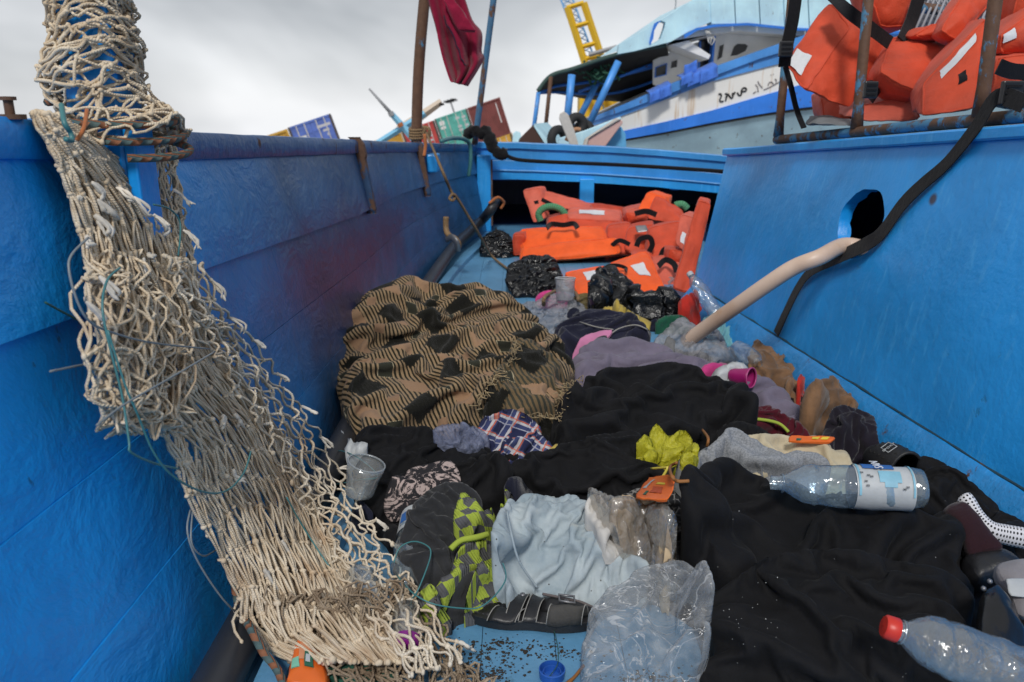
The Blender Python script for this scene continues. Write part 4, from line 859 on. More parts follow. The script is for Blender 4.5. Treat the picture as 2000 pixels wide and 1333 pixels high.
rope([wl((455, 1120), .04), wl((468, 1190), .05), atz(492, 1232, .10), atz(515, 1275, .08), atz(545, 1315, .06), atz(575, 1400, 0.05)], 0.0075, 'twist', 'green and orange rope under the lower end of the net')
# ropes on the poles and rail
P1 = p1
for k in range(4):
    a = np.linspace(0, 2 * math.pi, 16, endpoint=False); z = P1[2] + 0.035 + k * 0.018; P = np.stack([P1[0] + 0.002 + 0.046 * np.cos(a), P1[1] + 0.046 * np.sin(a), z + 0.006 * np.sin(a)], 1)
    if k == 0: rl = thing('rope_lashing', 'tan rope turns lashed round the foot of the rusty pole', 'rope', tuple(P1))
    V, Fc, U = tube(P, 0.009, 8, True); obj('turn', V, Fc, MT['tanrope'], rl, uv=U)
kn = aty(832, 258, P1[1] - .06)
V, Fc, U = tube(crom([kn + [-.02, 0, .03], kn + [.02, -.02, .02], kn + [.02, -.01, -.03], kn + [-.015, -.02, -.02], kn + [0, -.03, .02]], 5), 0.012, 8); obj('knot', V, Fc, MT['tanrope'], rl, uv=U)
rope([kn, aty(858, 320, 4.5), aty(880, 372, 4.55), aty(888, 385, 4.55), aty(884, 392, 4.5), aty(878, 388, 4.5), aty(884, 380, 4.52), aty(892, 386, 4.55), aty(910, 415, 4.65), aty(938, 462, 4.85), atz(960, 500, 0.04), atz(1000, 532, 0.012)], 0.0085, 'tanrope', 'tan rope hanging from the rusty pole down to the deck')
obj('dangling_cord', *tube(crom([aty(829, 262, 4.62), aty(831, 285, 4.62), aty(828, 306, 4.6)], 4), 0.01, 6)[:2], MT['orange_rope'], rl)
yb_ = 6.85
bl_ = thing('black_rag', 'black rag and rope knotted round the foot of the blue pole', 'rag', tuple(aty(945, 290, yb_)))
rg = [aty(914, 262, yb_), aty(925, 254, yb_ - .05), aty(940, 262, yb_ - .08), aty(950, 258, yb_ - .07), aty(958, 272, yb_ - .08), aty(962, 290, yb_ - .09), aty(975, 300, yb_ - .1), aty(990, 302, yb_ - .1)]
rr = crom(rg, 6); V, Fc, U = tube(rr, 0.046 + 0.016 * perlin(rr * 9), 14); V = V + 0.022 * np.stack([perlin(V * 26), perlin(V * 26 + 9), perlin(V * 26 + 4)], 1); obj('rag_knot', V, Fc, MT['blackrope'], bl_)
rp_ = [aty(985, 302, yb_ - .1), aty(1010, 312, yb_ - .12), aty(1060, 316, yb_ - .14), aty(1130, 319, yb_ - .16), aty(1220, 323, yb_ - .2), aty(1320, 329, yb_ - .3), aty(1420, 336, yb_ - .45)]
obj('rope_run', *tube(crom(rp_, 8), 0.016, 8)[:2], MT['blackrope'], bl_)
rope([aty(862, 276, 5.6), aty(885, 270, 6.0), aty(908, 273, 6.4), aty(918, 285, 6.5), aty(919, 315, 6.5), aty(915, 345, 6.5)], 0.016, 'line_t', 'teal rope lying along the rail and hanging over it near the bow')
# ================================================================== piled things: height map and cloth tools
HX0, HY0, HC = -0.7, 0.5, 0.0125; HNX, HNY = int(2.1 / HC), int(5.4 / HC)
HM = np.zeros((HNY, HNX))
def hblur(A, k):
    for _ in range(k):
        B = np.pad(A, 1, mode='edge'); A = (B[1:-1, 1:-1] * 2 + B[:-2, 1:-1] + B[2:, 1:-1] + B[1:-1, :-2] + B[1:-1, 2:]) / 6
    return A
def hdil(A, k=1):
    for _ in range(k):
        B = np.pad(A, 1, mode='edge'); A = np.max([B[1:-1, 1:-1], B[:-2, 1:-1], B[2:, 1:-1], B[1:-1, :-2], B[1:-1, 2:]], 0)
    return A
HS = HM.copy()
def hsample(x, y, A=None):
    A = HS if A is None else A
    fx = np.clip((np.asarray(x, float) - HX0) / HC, 0, HNX - 1.001); fy = np.clip((np.asarray(y, float) - HY0) / HC, 0, HNY - 1.001)
    i = fx.astype(int); j = fy.astype(int); a = fx - i; b = fy - j
    return A[j, i] * (1 - a) * (1 - b) + A[j, i + 1] * a * (1 - b) + A[j + 1, i] * (1 - a) * b + A[j + 1, i + 1] * a * b
def hput(V, pad=0):
    global HS
    i = ((V[:, 0] - HX0) / HC).round().astype(int); j = ((V[:, 1] - HY0) / HC).round().astype(int); ok = (i >= 0) & (i < HNX) & (j >= 0) & (j < HNY)
    T = np.zeros_like(HM); np.maximum.at(T, (j[ok], i[ok]), V[ok, 2]); T = np.maximum(T, hblur(T, 1) * (T > 0)) if not pad else hdil(T, pad)
    np.maximum(HM, T, out=HM); HS = hblur(hdil(HM, 2), 4); HS = np.maximum(HS, hblur(HM, 1))
def hit(px, py, lift=0.0): return atf(px, py, lambda x, y, z: z - np.maximum(hsample(x, y), 0) - lift, 0.55, 8.5, 1400)
def pdist(P, poly):
    d = np.full(len(P), 9.0)
    A = poly; B = np.roll(poly, -1, 0)
    for a, b in zip(A, B):
        ab = b - a; t = np.clip(((P - a) @ ab) / (ab @ ab + 1e-12), 0, 1); d = np.minimum(d, np.linalg.norm(P - a - t[:, None] * ab, axis=1))
    return d
def inside(P, poly):
    x, y = P[:, 0], P[:, 1]; r = np.zeros(len(P), bool); n = len(poly)
    for i in range(n):
        x0, y0 = poly[i]; x1, y1 = poly[i - 1]; c = ((y0 > y) != (y1 > y)) & (x < (x1 - x0) * (y - y0) / (y1 - y0 + 1e-15) + x0); r ^= c
    return r
def folds(P2, amp, wl_, ang, st, seed, sharp=False):
    c, s = math.cos(math.radians(ang)), math.sin(math.radians(ang)); a = (P2[:, 0] * c + P2[:, 1] * s) / wl_ / st; b = (-P2[:, 0] * s + P2[:, 1] * c) / wl_
    Z = np.full(len(a), seed * 3.7); wp = 0.9 * perlin(np.stack([a * 1.1, b * 0.5, Z + 5], 1)); wq = 0.5 * perlin(np.stack([a * 2.0, b * 1.0, Z + 7], 1))
    rid = lambda n, p: np.clip(1 - np.abs(n) * 2.2, 0, 1) ** p
    r1 = rid(perlin(np.stack([a * 0.8, b + wp, Z], 1)), 2.2); r2 = rid(perlin(np.stack([a * 1.5 + 4, b * 1.9 + wp + wq, Z + 9], 1)), 2.6)
    r4 = rid(perlin(np.stack([b * 0.9 + 3, a * 1.6 + wq * 2, Z + 4], 1)), 3.0); big = perlin(np.stack([a * 0.6, b * 0.5, Z + 2], 1))
    if sharp: r3 = rid(perlin(np.stack([a * 3.6 + wq, b * 3.6, Z + 3], 1)), 1.5); return amp * (0.7 * r1 + 0.5 * r2 + 0.45 * r4 + 0.35 * r3 + 0.5 * big - 0.35)
    return amp * (0.85 * r1 + 0.5 * r2 + 0.35 * r4 + 0.5 * big - 0.3)
def drape(P, tri, sup, z0, bnd, ex, ang, bend=0.15, steps=75, inner=3):
    """let a sheet with spare material settle on its support so that it buckles into folds"""
    X = np.stack([P[:, 0], P[:, 1], z0], 1); R = np.stack([P[:, 0], P[:, 1], sup], 1); n = len(X)
    e = np.concatenate([tri[:, [0, 1]], tri[:, [1, 2]], tri[:, [2, 0]]]); opp = np.concatenate([tri[:, 2], tri[:, 0], tri[:, 1]]); es = np.sort(e, 1); key = es[:, 0] * n + es[:, 1]
    o = np.argsort(key, kind='stable'); ks = key[o]; first = np.concatenate([[True], ks[1:] != ks[:-1]]); E1 = es[o][first]
    dup = np.where(~first)[0]; E2 = np.stack([opp[o][dup], opp[o][dup - 1]], 1)
    c, sn = math.cos(math.radians(ang)), math.sin(math.radians(ang))
    def rest(E, k):
        d = R[E[:, 1]] - R[E[:, 0]]; L = np.linalg.norm(d, axis=1); q = np.abs(-d[:, 0] * sn + d[:, 1] * c) / (L + 1e-9); return L * (1 + k * ex * (0.35 + 0.65 * q))
    isb = np.zeros(n, bool); isb[bnd] = True; bb_ = isb[E1[:, 0]] & isb[E1[:, 1]]; r1_ = rest(E1, 1.0); r1_ = np.where(bb_, np.linalg.norm(R[E1[:, 1]] - R[E1[:, 0]], axis=1) * (1 + .12 * ex), r1_)
    A = np.concatenate([E1, E2]); L0 = np.concatenate([r1_, rest(E2, 0.92)]); K = np.concatenate([np.full(len(E1), 0.5), np.full(len(E2), 0.5 * bend)])
    idx = np.concatenate([A[:, 0], A[:, 1]]); cnt = np.bincount(idx, np.concatenate([K, K]) * 2, n) + 1e-9; Vl = np.zeros_like(X); B0 = X[bnd].copy(); res = np.median(L0[:len(E1)])
    for st in range(steps):
        Y = X + Vl; Y[:, 2] -= res * 0.006
        for _ in range(inner):
            d = Y[A[:, 1]] - Y[A[:, 0]]; L = np.sqrt((d * d).sum(1)) + 1e-9; cc = d * (K * (L - L0) / L)[:, None] * 1.5
            for ax in range(3): Y[:, ax] += np.bincount(idx, np.concatenate([cc[:, ax], -cc[:, ax]]), n) / cnt
            low = Y[:, 2] < sup; Y[low, 2] = sup[low]; Y[low, :2] += (X[low, :2] - Y[low, :2]) * 0.5
            Y[bnd, :2] += (B0[:, :2] - Y[bnd, :2]) * 0.6; Y[bnd, 2] = np.minimum(Y[bnd, 2], B0[:, 2] + 0.008)
        Vl = (Y - X) * 0.86; mx_ = np.linalg.norm(Vl, axis=1, keepdims=True); Vl *= np.minimum(1, res * 0.5 / (mx_ + 1e-9)); X = Y
    return X
def cloth(name, label, cat, outline, mat, h=0.05, w=None, fold=None, rise=None, res=None, seed=1, parent=None, sharp=False, group=None, hm=True, smooth=3, skirt=None, edge=0.004, kind=None, puff=None, power=0.85, ex=None, bend=None, sub=0):
    """a draped sheet: its seen outline climbs from the near edge to a ridge at the far edge and drops behind it"""
    ol = crom(np.array(outline, float), smooth, True); rise = h * 0.9 if rise is None else rise; puff = h * 0.22 if puff is None else puff
    y0, y1 = ol[:, 1].min(), ol[:, 1].max(); sv = ((y1 - ol[:, 1]) / (y1 - y0)) ** power
    W3 = np.array([hit(p[0], p[1], edge + rise * q) for p, q in zip(ol, sv)]); poly = W3[:, :2]
    keep = [0]
    for i in range(1, len(poly)):
        if np.linalg.norm(poly[i] - poly[keep[-1]]) > 0.004: keep.append(i)
    poly = poly[keep]; sv = sv[keep]; ext = poly.max(0) - poly.min(0)
    if res is None: res = float(np.clip(math.sqrt(ext[0] * ext[1] / 1900), 0.0055, 0.03))
    B = []; SB = []
    for i in range(len(poly)):
        k2 = (i + 1) % len(poly); a, b = poly[i], poly[k2]; n = max(1, int(np.linalg.norm(b - a) / res))
        for k in range(n): B.append(a + (b - a) * k / n); SB.append(sv[i] + (sv[k2] - sv[i]) * k / n)
    B = np.array(B); SB = np.array(SB); gx, gy = np.meshgrid(np.arange(poly[:, 0].min(), poly[:, 0].max(), res), np.arange(poly[:, 1].min(), poly[:, 1].max(), res * 0.87))
    gx = gx + (np.arange(gx.shape[0]) % 2)[:, None] * res / 2; G = np.stack([gx.ravel(), gy.ravel()], 1); G = G[inside(G, B)]; G = G[pdist(G, B) > res * 0.6]
    pts = np.concatenate([B, G]); nb = len(B)
    r = delaunay_2d_cdt([Vector(p) for p in pts], [(i, (i + 1) % nb) for i in range(nb)], [], 0, 1e-7)
    P = np.array([(p.x, p.y) for p in r[0]]); tri = np.array([list(f) for f in r[2]]); tri = tri[inside(P[tri].mean(1), B)]
    d = pdist(P, B); w = max(0.025, h * 0.6) if w is None else w; q = np.clip(d / w, 0, 1)
    D2 = ((P[:, None] - B[None]) ** 2).sum(2) + 1e-8; Wt = D2 ** -1.25; S = (Wt * SB[None]).sum(1) / Wt.sum(1)
    fo = fold or (h * 0.5, 0.10, 20, 2.5); hs_ = hsample(P[:, 0], P[:, 1]); hr_ = hsample(P[:, 0], P[:, 1], hblur(HM, 1)); tt_ = np.clip(d / 0.045, 0, 1); tt_ = tt_ * tt_ * (3 - 2 * tt_); hb = np.minimum(hr_ + (hs_ - hr_) * np.maximum(tt_, S * (SB.max() > 0)), hs_)
    sup = np.maximum(hb + edge + rise * S + puff * np.sqrt(np.clip(1 - (1 - q) ** 2, 0, 1)), hsample(P[:, 0], P[:, 1], HM) + 0.0025)
    z = sup + 0.0005 + np.maximum(folds(P, *fo, seed, sharp) * np.clip(d / 0.035, 0.10, 1), 0)
    ex = (0.55 if sharp else 0.40) if ex is None else ex; bend = (0.04 if sharp else 0.22) if bend is None else bend
    V = drape(P, tri, sup, z, np.where(d < 1e-5)[0], ex, fo[2], bend) if ex > 0 else np.stack([P[:, 0], P[:, 1], z], 1)
    cnt = {}
    for f in tri:
        for a, b in ((f[0], f[1]), (f[1], f[2]), (f[2], f[0])): cnt[(a, b)] = 1
    be = [(a, b) for (a, b) in cnt if (b, a) not in cnt]; ids = sorted({a for e in be for a in e}); c2 = P.mean(0)
    Vs = V[ids].copy(); dr = Vs[:, 2] - np.maximum(hsample(Vs[:, 0], Vs[:, 1], HM), 0.0) if skirt is None else np.full(len(ids), skirt)
    back = np.clip(Vs[:, 1] - c2[1], 0, None) / (ext[1] / 2 + 1e-6); Vm = Vs.copy(); Vm[:, 2] -= np.minimum(0.008, dr * 0.5); Vm[:, :2] += (c2 - Vm[:, :2]) * 0.005
    Vs[:, 2] = np.maximum(Vs[:, 2] - dr - 0.006, 0.0004); Vs[:, 1] += back * np.minimum(dr, .25) * 0.35; Vs[:, :2] += (c2 - Vs[:, :2]) * 0.015 * (1 - back)[:, None]
    n0 = len(V); m1 = {v: n0 + k for k, v in enumerate(ids)}; m2 = {v: n0 + len(ids) + k for k, v in enumerate(ids)}
    Fc = tri.tolist() + [[b, a, m1[a], m1[b]] for a, b in be] + [[m1[b], m1[a], m2[a], m2[b]] for a, b in be]; Va = np.concatenate([V, Vm, Vs]); PU = np.stack([P[:, 0], P[:, 1] + 0.75 * sup], 1) * (1 + ex * 0.7); U = np.concatenate([PU, PU[ids], PU[ids]])
    o = obj(name, Va, Fc, mat, parent, uv=U, label=label, cat=cat, group=group, kind=kind)
    if sub: m = o.modifiers.new('smooth', 'SUBSURF'); m.levels = m.render_levels = sub
    if hm: hput(V)
    return o
# a padded slab (foam panels, cushions, boxes) from four seen corners, their distances and a depth vector
def slabfn(c, Y, back, puff, seed):
    Y = np.broadcast_to(np.array(Y, float), (4,)); C = np.array([aty(*p, y) for p, y in zip(c, Y)]); bk = np.array(back, float)
    bk_n = nrm(bk); ln = np.linalg.norm(bk); ex = nrm(C[1] - C[0]); ey = nrm(C[0] - C[3])
    def pos(a, b, cc):
        u = (a + 1) / 2; v = (1 - b) / 2; P = (C[0] * (1 - u)[:, None] + C[1] * u[:, None]) * (1 - v)[:, None] + (C[3] * (1 - u)[:, None] + C[2] * u[:, None]) * v[:, None]
        P = P + bk * ((1 - cc) / 2)[:, None]
        pf = puff * ((1 - np.abs(a) ** 2.5) * (1 - np.abs(b) ** 2.5)); P = P - bk_n * (pf * cc)[:, None]
        P = P + ex * (puff * 0.5 * a * (1 - b * b) * (1 - cc * cc))[:, None] + ey * (puff * 0.5 * b * (1 - a * a) * (1 - cc * cc))[:, None]
        N = fbm(P * 13 + seed * 5.1, 3); pk = np.maximum(np.abs(a), np.abs(b)) ** 6 * perlin(P * 55 + seed); return P - bk_n * (0.005 * pk)[:, None] + (0.010 * N)[:, None] * np.array([0.5, -0.7, 0.5]) + (0.004 * perlin(P * 31 + seed))[:, None] * np.array([-.4, -.6, .6])
    return pos, bk_n
def slab(c, Y, back, mat, parent=None, puff=0.015, n=16, e=11.0, seed=1.0, name='foam_panel', **k):
    pos, bn = slabfn(c, Y, back, puff, seed); t = np.linspace(-1, 1, n); A, B = [x.ravel() for x in np.meshgrid(t, t)]; O = np.ones_like(A); Vs = []; Fs = []; o = 0
    for (a, b, cc, flip) in ((A, B, O, 0), (A, B, -O, 1), (O, A, B, 0), (-O, A, B, 1), (A, O, B, 1), (A, -O, B, 0)):
        nn = (np.abs(a) ** e + np.abs(b) ** e + np.abs(cc) ** e) ** (1 / e); Vs.append(pos(a / nn, b / nn, cc / nn))
        for f in grid_faces(n, n): Fs.append([q + o for q in (f[::-1] if flip else f)])
        o += n * n
    ob_ = obj(name, np.concatenate(Vs), Fs, mat, parent, **k)
    if name == 'foam_panel':
        t2 = np.linspace(-1, 1, 12)[:-1]; ea = np.concatenate([t2, 0 * t2 + 1, -t2, 0 * t2 - 1]); eb = np.concatenate([0 * t2 + 1, -t2, 0 * t2 - 1, t2]); nn = (np.abs(ea) ** e + np.abs(eb) ** e + 1) ** (1 / e)
        obj('seam', *tube(pos(ea / nn * 1.004, eb / nn * 1.004, 1 / nn), 0.0042, 5, True)[:2], mat, parent)
    return ob_, (pos, bn)
def patch(fn, quad, mat, parent, name='reflective_tape', cc=1.0, off=0.004, n=6):
    pos, bn = fn; q = np.array(quad, float); t = np.linspace(0, 1, n); U, Vv = [x.ravel() for x in np.meshgrid(t, t)]
    ab = (q[0] * (1 - U)[:, None] + q[1] * U[:, None]) * (1 - Vv)[:, None] + (q[3] * (1 - U)[:, None] + q[2] * U[:, None]) * Vv[:, None]
    P = pos(ab[:, 0], ab[:, 1], np.full(len(ab), cc)) - bn * off * np.sign(cc); Q = P + bn * off * 0.7
    F1 = grid_faces(n, n); V = np.concatenate([P, Q]); Fc = F1 + [[i + n * n for i in f[::-1]] for f in F1]
    return obj(name, V, Fc, mat, parent)
def ribbon(pts, wd_, mat, name, parent=None, nrmv=(0, -1, 0), th=0.003, sub=6, **k):
    P = crom(np.array(pts, float), sub); T = nrm(np.gradient(P, axis=0)); S = nrm(np.cross(T, np.broadcast_to(np.array(nrmv, float), T.shape))); N = np.cross(S, T)
    wv = np.broadcast_to(np.interp(np.linspace(0, 1, len(P)), np.linspace(0, 1, np.size(wd_)), np.atleast_1d(wd_)), (len(P),))[:, None] / 2
    V, Fc = loft([P - S * wv + N * th, P + S * wv + N * th, P + S * wv - N * th, P - S * wv - N * th, P - S * wv + N * th]); n_ = len(P)
    Fc += [[0, n_, 2 * n_, 3 * n_], [n_ - 1, 4 * n_ - 1, 3 * n_ - 1, 2 * n_ - 1]]; return obj(name, V, Fc, mat, parent, sharp=40, **k)

# ------------------------------------------------------------------ life jackets
def jfab(name, col):
    s = NT(name); c = s.mix(s.ramp(s.noise(6, 5, 0.6), 0.3, 0.7), hsv(col, 0.85), hsv(col, 1.12)); c = s.mix(s.M('MULTIPLY', s.ramp(s.noise(14, 6, 0.7, v=s.map(loc=(7, 1, 2))), 0.58, 0.75), 0.25), c, hsv(col, 0.45))
    b = s.bump(s.noise(16, 4, 0.55, dist=0.8), 0.55, 0.012); b = s.bump(s.noise(500, 2), 0.3, 0.001, b); return s.fin(s.bsdf(c, 0.62, b, Sheen_Weight=0.1, Specular_IOR_Level=0.35))
MT['or_bright'] = jfab('bright_orange_nylon', (0.92, 0.115, 0.014)); MT['or'] = jfab('orange_nylon', (0.60, 0.068, 0.024)); MT['or_dull'] = jfab('faded_orange_nylon', (0.66, 0.125, 0.075))
GJ = 'orange life jackets'
def jacket(label, base, panels, tapes=(), straps=(), blacks=(), group=GJ):
    t = thing('life_jacket', label, 'life jacket', tuple(base), group); fns = []
    for k, (c, Y, back, mat, puff) in enumerate(panels): fns.append(slab(c, Y, back, MT[mat], t, puff * 1.25, seed=len(WO) * 0.37 + k, name='foam_panel')[1])
    for i, q in tapes: patch(fns[i], q, MT['white_refl'], t)
    for i, q in blacks: patch(fns[i], q, MT['black_web'], t, 'webbing_tab')
    for pts, wd_ in straps: ribbon(pts, wd_, MT['black_web'], 'strap', t)
    return t
R_ = lambda a0, a1, b0, b1: [(a0, b1), (a1, b1), (a1, b0), (a0, b0)]
# on the deck, far end
jacket('faded orange life jacket propped upright at the far left by the bow recess', atz(1050, 440), [([(1020, 371), (1056, 366), (1064, 428), (1042, 437)], [6.45, 6.45, 6.3, 6.3], (0.05, 0.12, 0.0), 'or_dull', .012), ([(1058, 371), (1156, 398), (1150, 414), (1062, 402)], [6.5, 6.6, 6.4, 6.35], (0.03, 0.16, -0.05), 'or_dull', .015)],
       blacks=[(0, R_(0.1, 0.6, 0.05, 0.25))], straps=[([aty(1058, 390, 6.28), aty(1072, 397, 6.24), aty(1090, 406, 6.2)], 0.03)])
jacket('faded orange life jacket with one white tape in the middle of the far heap', atz(1155, 462), [([(1112, 402), (1214, 410), (1213, 434), (1103, 428)], [6.25, 6.25, 5.95, 5.95], (0, 0.05, -0.12), 'or_dull', .012), ([(1100, 428), (1217, 433), (1197, 464), (1098, 444)], [5.93, 5.93, 5.85, 5.85], (0, 0.25, 0), 'or', .015), ([(1072, 428), (1108, 418), (1112, 440), (1070, 446)], [5.9, 5.9, 5.8, 5.8], (0, 0.2, 0), 'or', .015)],
       tapes=[(0, R_(-0.55, 0.38, -0.35, 0.3))])
jacket('bright orange life jacket folded double left of centre on the far deck', atz(1110, 512), [([(1013, 446), (1180, 441), (1190, 476), (1020, 492)], [5.75, 5.75, 5.5, 5.5], (0.0, 0.12, -0.12), 'or_bright', .02), ([(1018, 484), (1206, 464), (1212, 497), (1016, 514)], [5.42, 5.42, 5.3, 5.3], (0.02, 0.16, -0.03), 'or_bright', .022), ([(1001, 458), (1024, 456), (1026, 498), (1003, 500)], 5.6, (0.02, 0.12, 0), 'or', .008)],
       straps=[([aty(1068, 446, 5.5), aty(1078, 438, 5.6), aty(1100, 440, 5.6), aty(1120, 437, 5.6), aty(1128, 446, 5.5)], 0.035)])
jacket('bright orange life jacket with two white tapes lying in front of the heap', atz(1200, 580), [([(1184, 516), (1264, 486), (1304, 570), (1196, 576)], [4.75, 4.8, 4.3, 4.25], (0.0, 0.05, -0.12), 'or_bright', .02), ([(1100, 532), (1186, 517), (1202, 580), (1134, 583)], [4.7, 4.7, 4.25, 4.25], (0, 0.05, -0.12), 'or_bright', .02)],
       tapes=[(0, [(-0.05, 0.25), (0.5, 0.3), (0.62, -0.35), (0.12, -0.3)]), (1, R_(-0.25, 0.4, -0.1, 0.55))], straps=[([aty(1183, 524, 4.5), aty(1190, 519, 4.5), aty(1208, 519, 4.5), aty(1222, 524, 4.5), aty(1222, 530, 4.45)], 0.02)])
jacket('crumpled orange life jacket piled highest beside the cabin corner', atz(1290, 470), [([(1264, 375), (1300, 386), (1290, 430), (1245, 410)], [6.3, 6.3, 6.1, 6.1], (0.1, 0.2, 0.0), 'or_bright', .01), ([(1280, 380), (1332, 410), (1345, 440), (1262, 428)], [6.2, 6.2, 6.0, 6.0], (0.05, 0.2, -0.1), 'or', .03), ([(1222, 415), (1265, 420), (1262, 440), (1228, 436)], 5.9, (0, 0.2, -0.05), 'or', .02)],
       straps=[([aty(1240, 418, 5.8), aty(1262, 413, 5.8), aty(1282, 420, 5.75)], 0.04)])
wj = jacket('orange life jacket with a grey whistle pouch in the middle of the heap', atz(1255, 500), [([(1226, 446), (1275, 438), (1268, 500), (1220, 492)], [5.6, 5.6, 5.4, 5.4], (0.05, 0.25, 0), 'or', .025), ([(1268, 444), (1330, 432), (1334, 500), (1266, 508)], [5.5, 5.5, 5.2, 5.2], (0.02, 0.25, -0.03), 'or', .03)],
       straps=[([aty(1243, 482, 5.2), aty(1250, 468, 5.2), aty(1268, 464, 5.2), aty(1274, 478, 5.2), aty(1268, 492, 5.2)], 0.035), ([aty(1290, 505, 5.1), aty(1298, 488, 5.12), aty(1304, 500, 5.1), aty(1310, 508, 5.1)], 0.04)])
o = obj('whistle_pouch', *hexa([aty(1240, 441, 5.38), aty(1262, 440, 5.38), aty(1266, 452, 5.34), aty(1244, 455, 5.34), aty(1240, 441, 5.45), aty(1262, 440, 5.45), aty(1266, 452, 5.42), aty(1244, 455, 5.42)]), MT['steel'], wj, smooth=False); bev(o, .01)
jacket('faded orange life jacket with a white tape beside the tall upright one', atz(1330, 530), [([(1330, 418), (1356, 426), (1345, 500), (1318, 478)], [5.1, 5.1, 4.9, 4.9], (0.1, 0.2, 0), 'or_dull', .012), ([(1308, 488), (1340, 492), (1334, 520), (1306, 512)], 4.9, (0, .2, 0), 'or', .015)], tapes=[(0, R_(-0.3, 0.25, -0.6, 0.0))])
jacket('tall orange life jacket standing on end against the cabin corner', atz(1330, 582), [([(1365, 388), (1389, 395), (1346, 576), (1313, 566)], [4.6, 4.62, 4.2, 4.2], (0.04, 0.16, 0.0), 'or', .008)], straps=[([aty(1322, 586, 4.1), aty(1336, 582, 4.1), aty(1346, 570, 4.15)], 0.02)])
jacket('orange life jacket wedged between the folded bright one and the whistle pouch', atz(1205, 500), [([(1186, 440), (1232, 434), (1240, 500), (1192, 498)], [5.75, 5.75, 5.45, 5.45], (0.02, 0.25, -0.03), 'or', .03)], straps=[([aty(1195, 480, 5.35), aty(1210, 470, 5.35), aty(1230, 478, 5.35)], 0.03)])
jacket('dull orange life jacket half buried under the tall upright one', atz(1310, 560), [([(1268, 502), (1336, 496), (1326, 566), (1288, 560)], [5.0, 5.0, 4.6, 4.6], (0.02, 0.2, -0.05), 'or_dull', .03), ([(1240, 500), (1272, 496), (1276, 524), (1248, 520)], [4.95, 4.95, 4.85, 4.85], (0, .2, 0), 'or', .02)], straps=[([aty(1286, 520, 4.7), aty(1300, 508, 4.75), aty(1316, 516, 4.7), aty(1322, 532, 4.65)], 0.035)])
jacket('crushed orange life jacket at the back under the bow recess', atz(1230, 440), [([(1150, 398), (1228, 408), (1236, 446), (1160, 440)], [6.75, 6.75, 6.5, 6.5], (0, .3, -.02), 'or', .03), ([(1222, 412), (1262, 402), (1260, 436), (1228, 440)], [6.5, 6.5, 6.3, 6.3], (0, .25, 0), 'or_dull', .02)])
# on the cabin roof behind the railing
_aty = aty
def aty(px, py, Y): return _aty(px, py, Y * 1.13)
GR = 'life jackets on the cabin roof'
def rz(px, y): return np.array([aty(px, 230, y)[0], y, float(zcab(y)) + 0.005])
jacket('orange life jacket leaning out between the railing posts with a bright white tape', rz(1590, 2.9), [([(1617, 0), (1662, 48), (1571, 178), (1529, 126)], [2.95, 2.85, 2.72, 2.85], (0.20, 0.05, -0.075), 'or', .012)],
       tapes=[(0, [(-0.62, -0.38), (0.35, -0.30), (0.42, -0.78), (-0.70, -0.88)])], straps=[([aty(1628, -5, 2.8), aty(1660, 25, 2.72), aty(1700, 55, 2.75), aty(1738, 84, 2.8)], 0.045)], group=GR)
t_ = jacket('square cornered orange life jacket in the middle of the roof heap', rz(1760, 2.8), [([(1740, 72), (1866, 80), (1800, 184), (1718, 142)], [2.9, 2.85, 2.6, 2.65], (0.03, 0.2, -0.05), 'or', .02)], group=GR)
jacket('big orange life jacket by the right railing post with a long white tape', rz(1860, 2.45), [([(1800, 168), (1930, 28), (1914, 214), (1800, 228)], [2.5, 2.5, 2.3, 2.35], (0.08, 0.25, 0.02), 'or', .015)], tapes=[(0, [(-0.42, 0.80), (0.62, 0.86), (0.66, 0.62), (-0.38, 0.42)])], blacks=[(0, [(0.1, 0.12), (0.42, 0.10), (0.44, -0.2), (0.12, -0.18)])], group=GR)
jacket('orange life jacket flat under the others on the cabin roof', rz(1740, 2.6), [([(1683, 209), (1797, 183), (1799, 236), (1683, 234)], [2.75, 2.75, 2.62, 2.62], (0.03, 0.3, 0.02), 'or_dull', .012)], group=GR)
jacket('orange life jacket low at the left of the roof heap behind the second post', rz(1635, 2.95), [([(1604, 186), (1672, 200), (1666, 238), (1605, 236)], [3.1, 3.0, 2.95, 3.05], (0.05, 0.25, 0.02), 'or', .02)], straps=[([aty(1690, 160, 2.75), aty(1700, 175, 2.72), aty(1712, 190, 2.75)], 0.05)], group=GR)
jacket('orange life jacket at the top of the roof heap between two posts', rz(1745, 3.2), [([(1690, -40), (1796, -40), (1772, 56), (1716, 52)], 3.0, (0.0, 0.2, 0.0), 'or', .02)], straps=[([aty(1796, -10, 2.95), aty(1780, 40, 2.92), aty(1762, 80, 2.85)], 0.05)], group=GR)
jacket('orange life jacket folded over at the upper right of the roof heap', rz(1890, 2.75), [([(1892, -30), (1948, -12), (1872, 82), (1836, 62)], [2.8, 2.8, 2.65, 2.65], (0.06, 0.2, 0), 'or', .025), ([(1820, 48), (1850, 56), (1835, 80), (1785, 70)], 2.8, (0, .2, 0), 'or', .02)], group=GR)
jacket('orange life jacket cut by the right edge of the picture upper corner', rz(1990, 2.3), [([(1955, 70), (2060, -10), (2060, 105), (1960, 102)], 2.35, (0.05, 0.25, 0), 'or', .025), ([(2000, -60), (2080, -60), (2070, 20), (1975, 40)], 2.45, (0.05, 0.25, 0), 'or', .02)], tapes=[(0, R_(-0.95, -0.6, 0.1, 0.9))], group=GR)
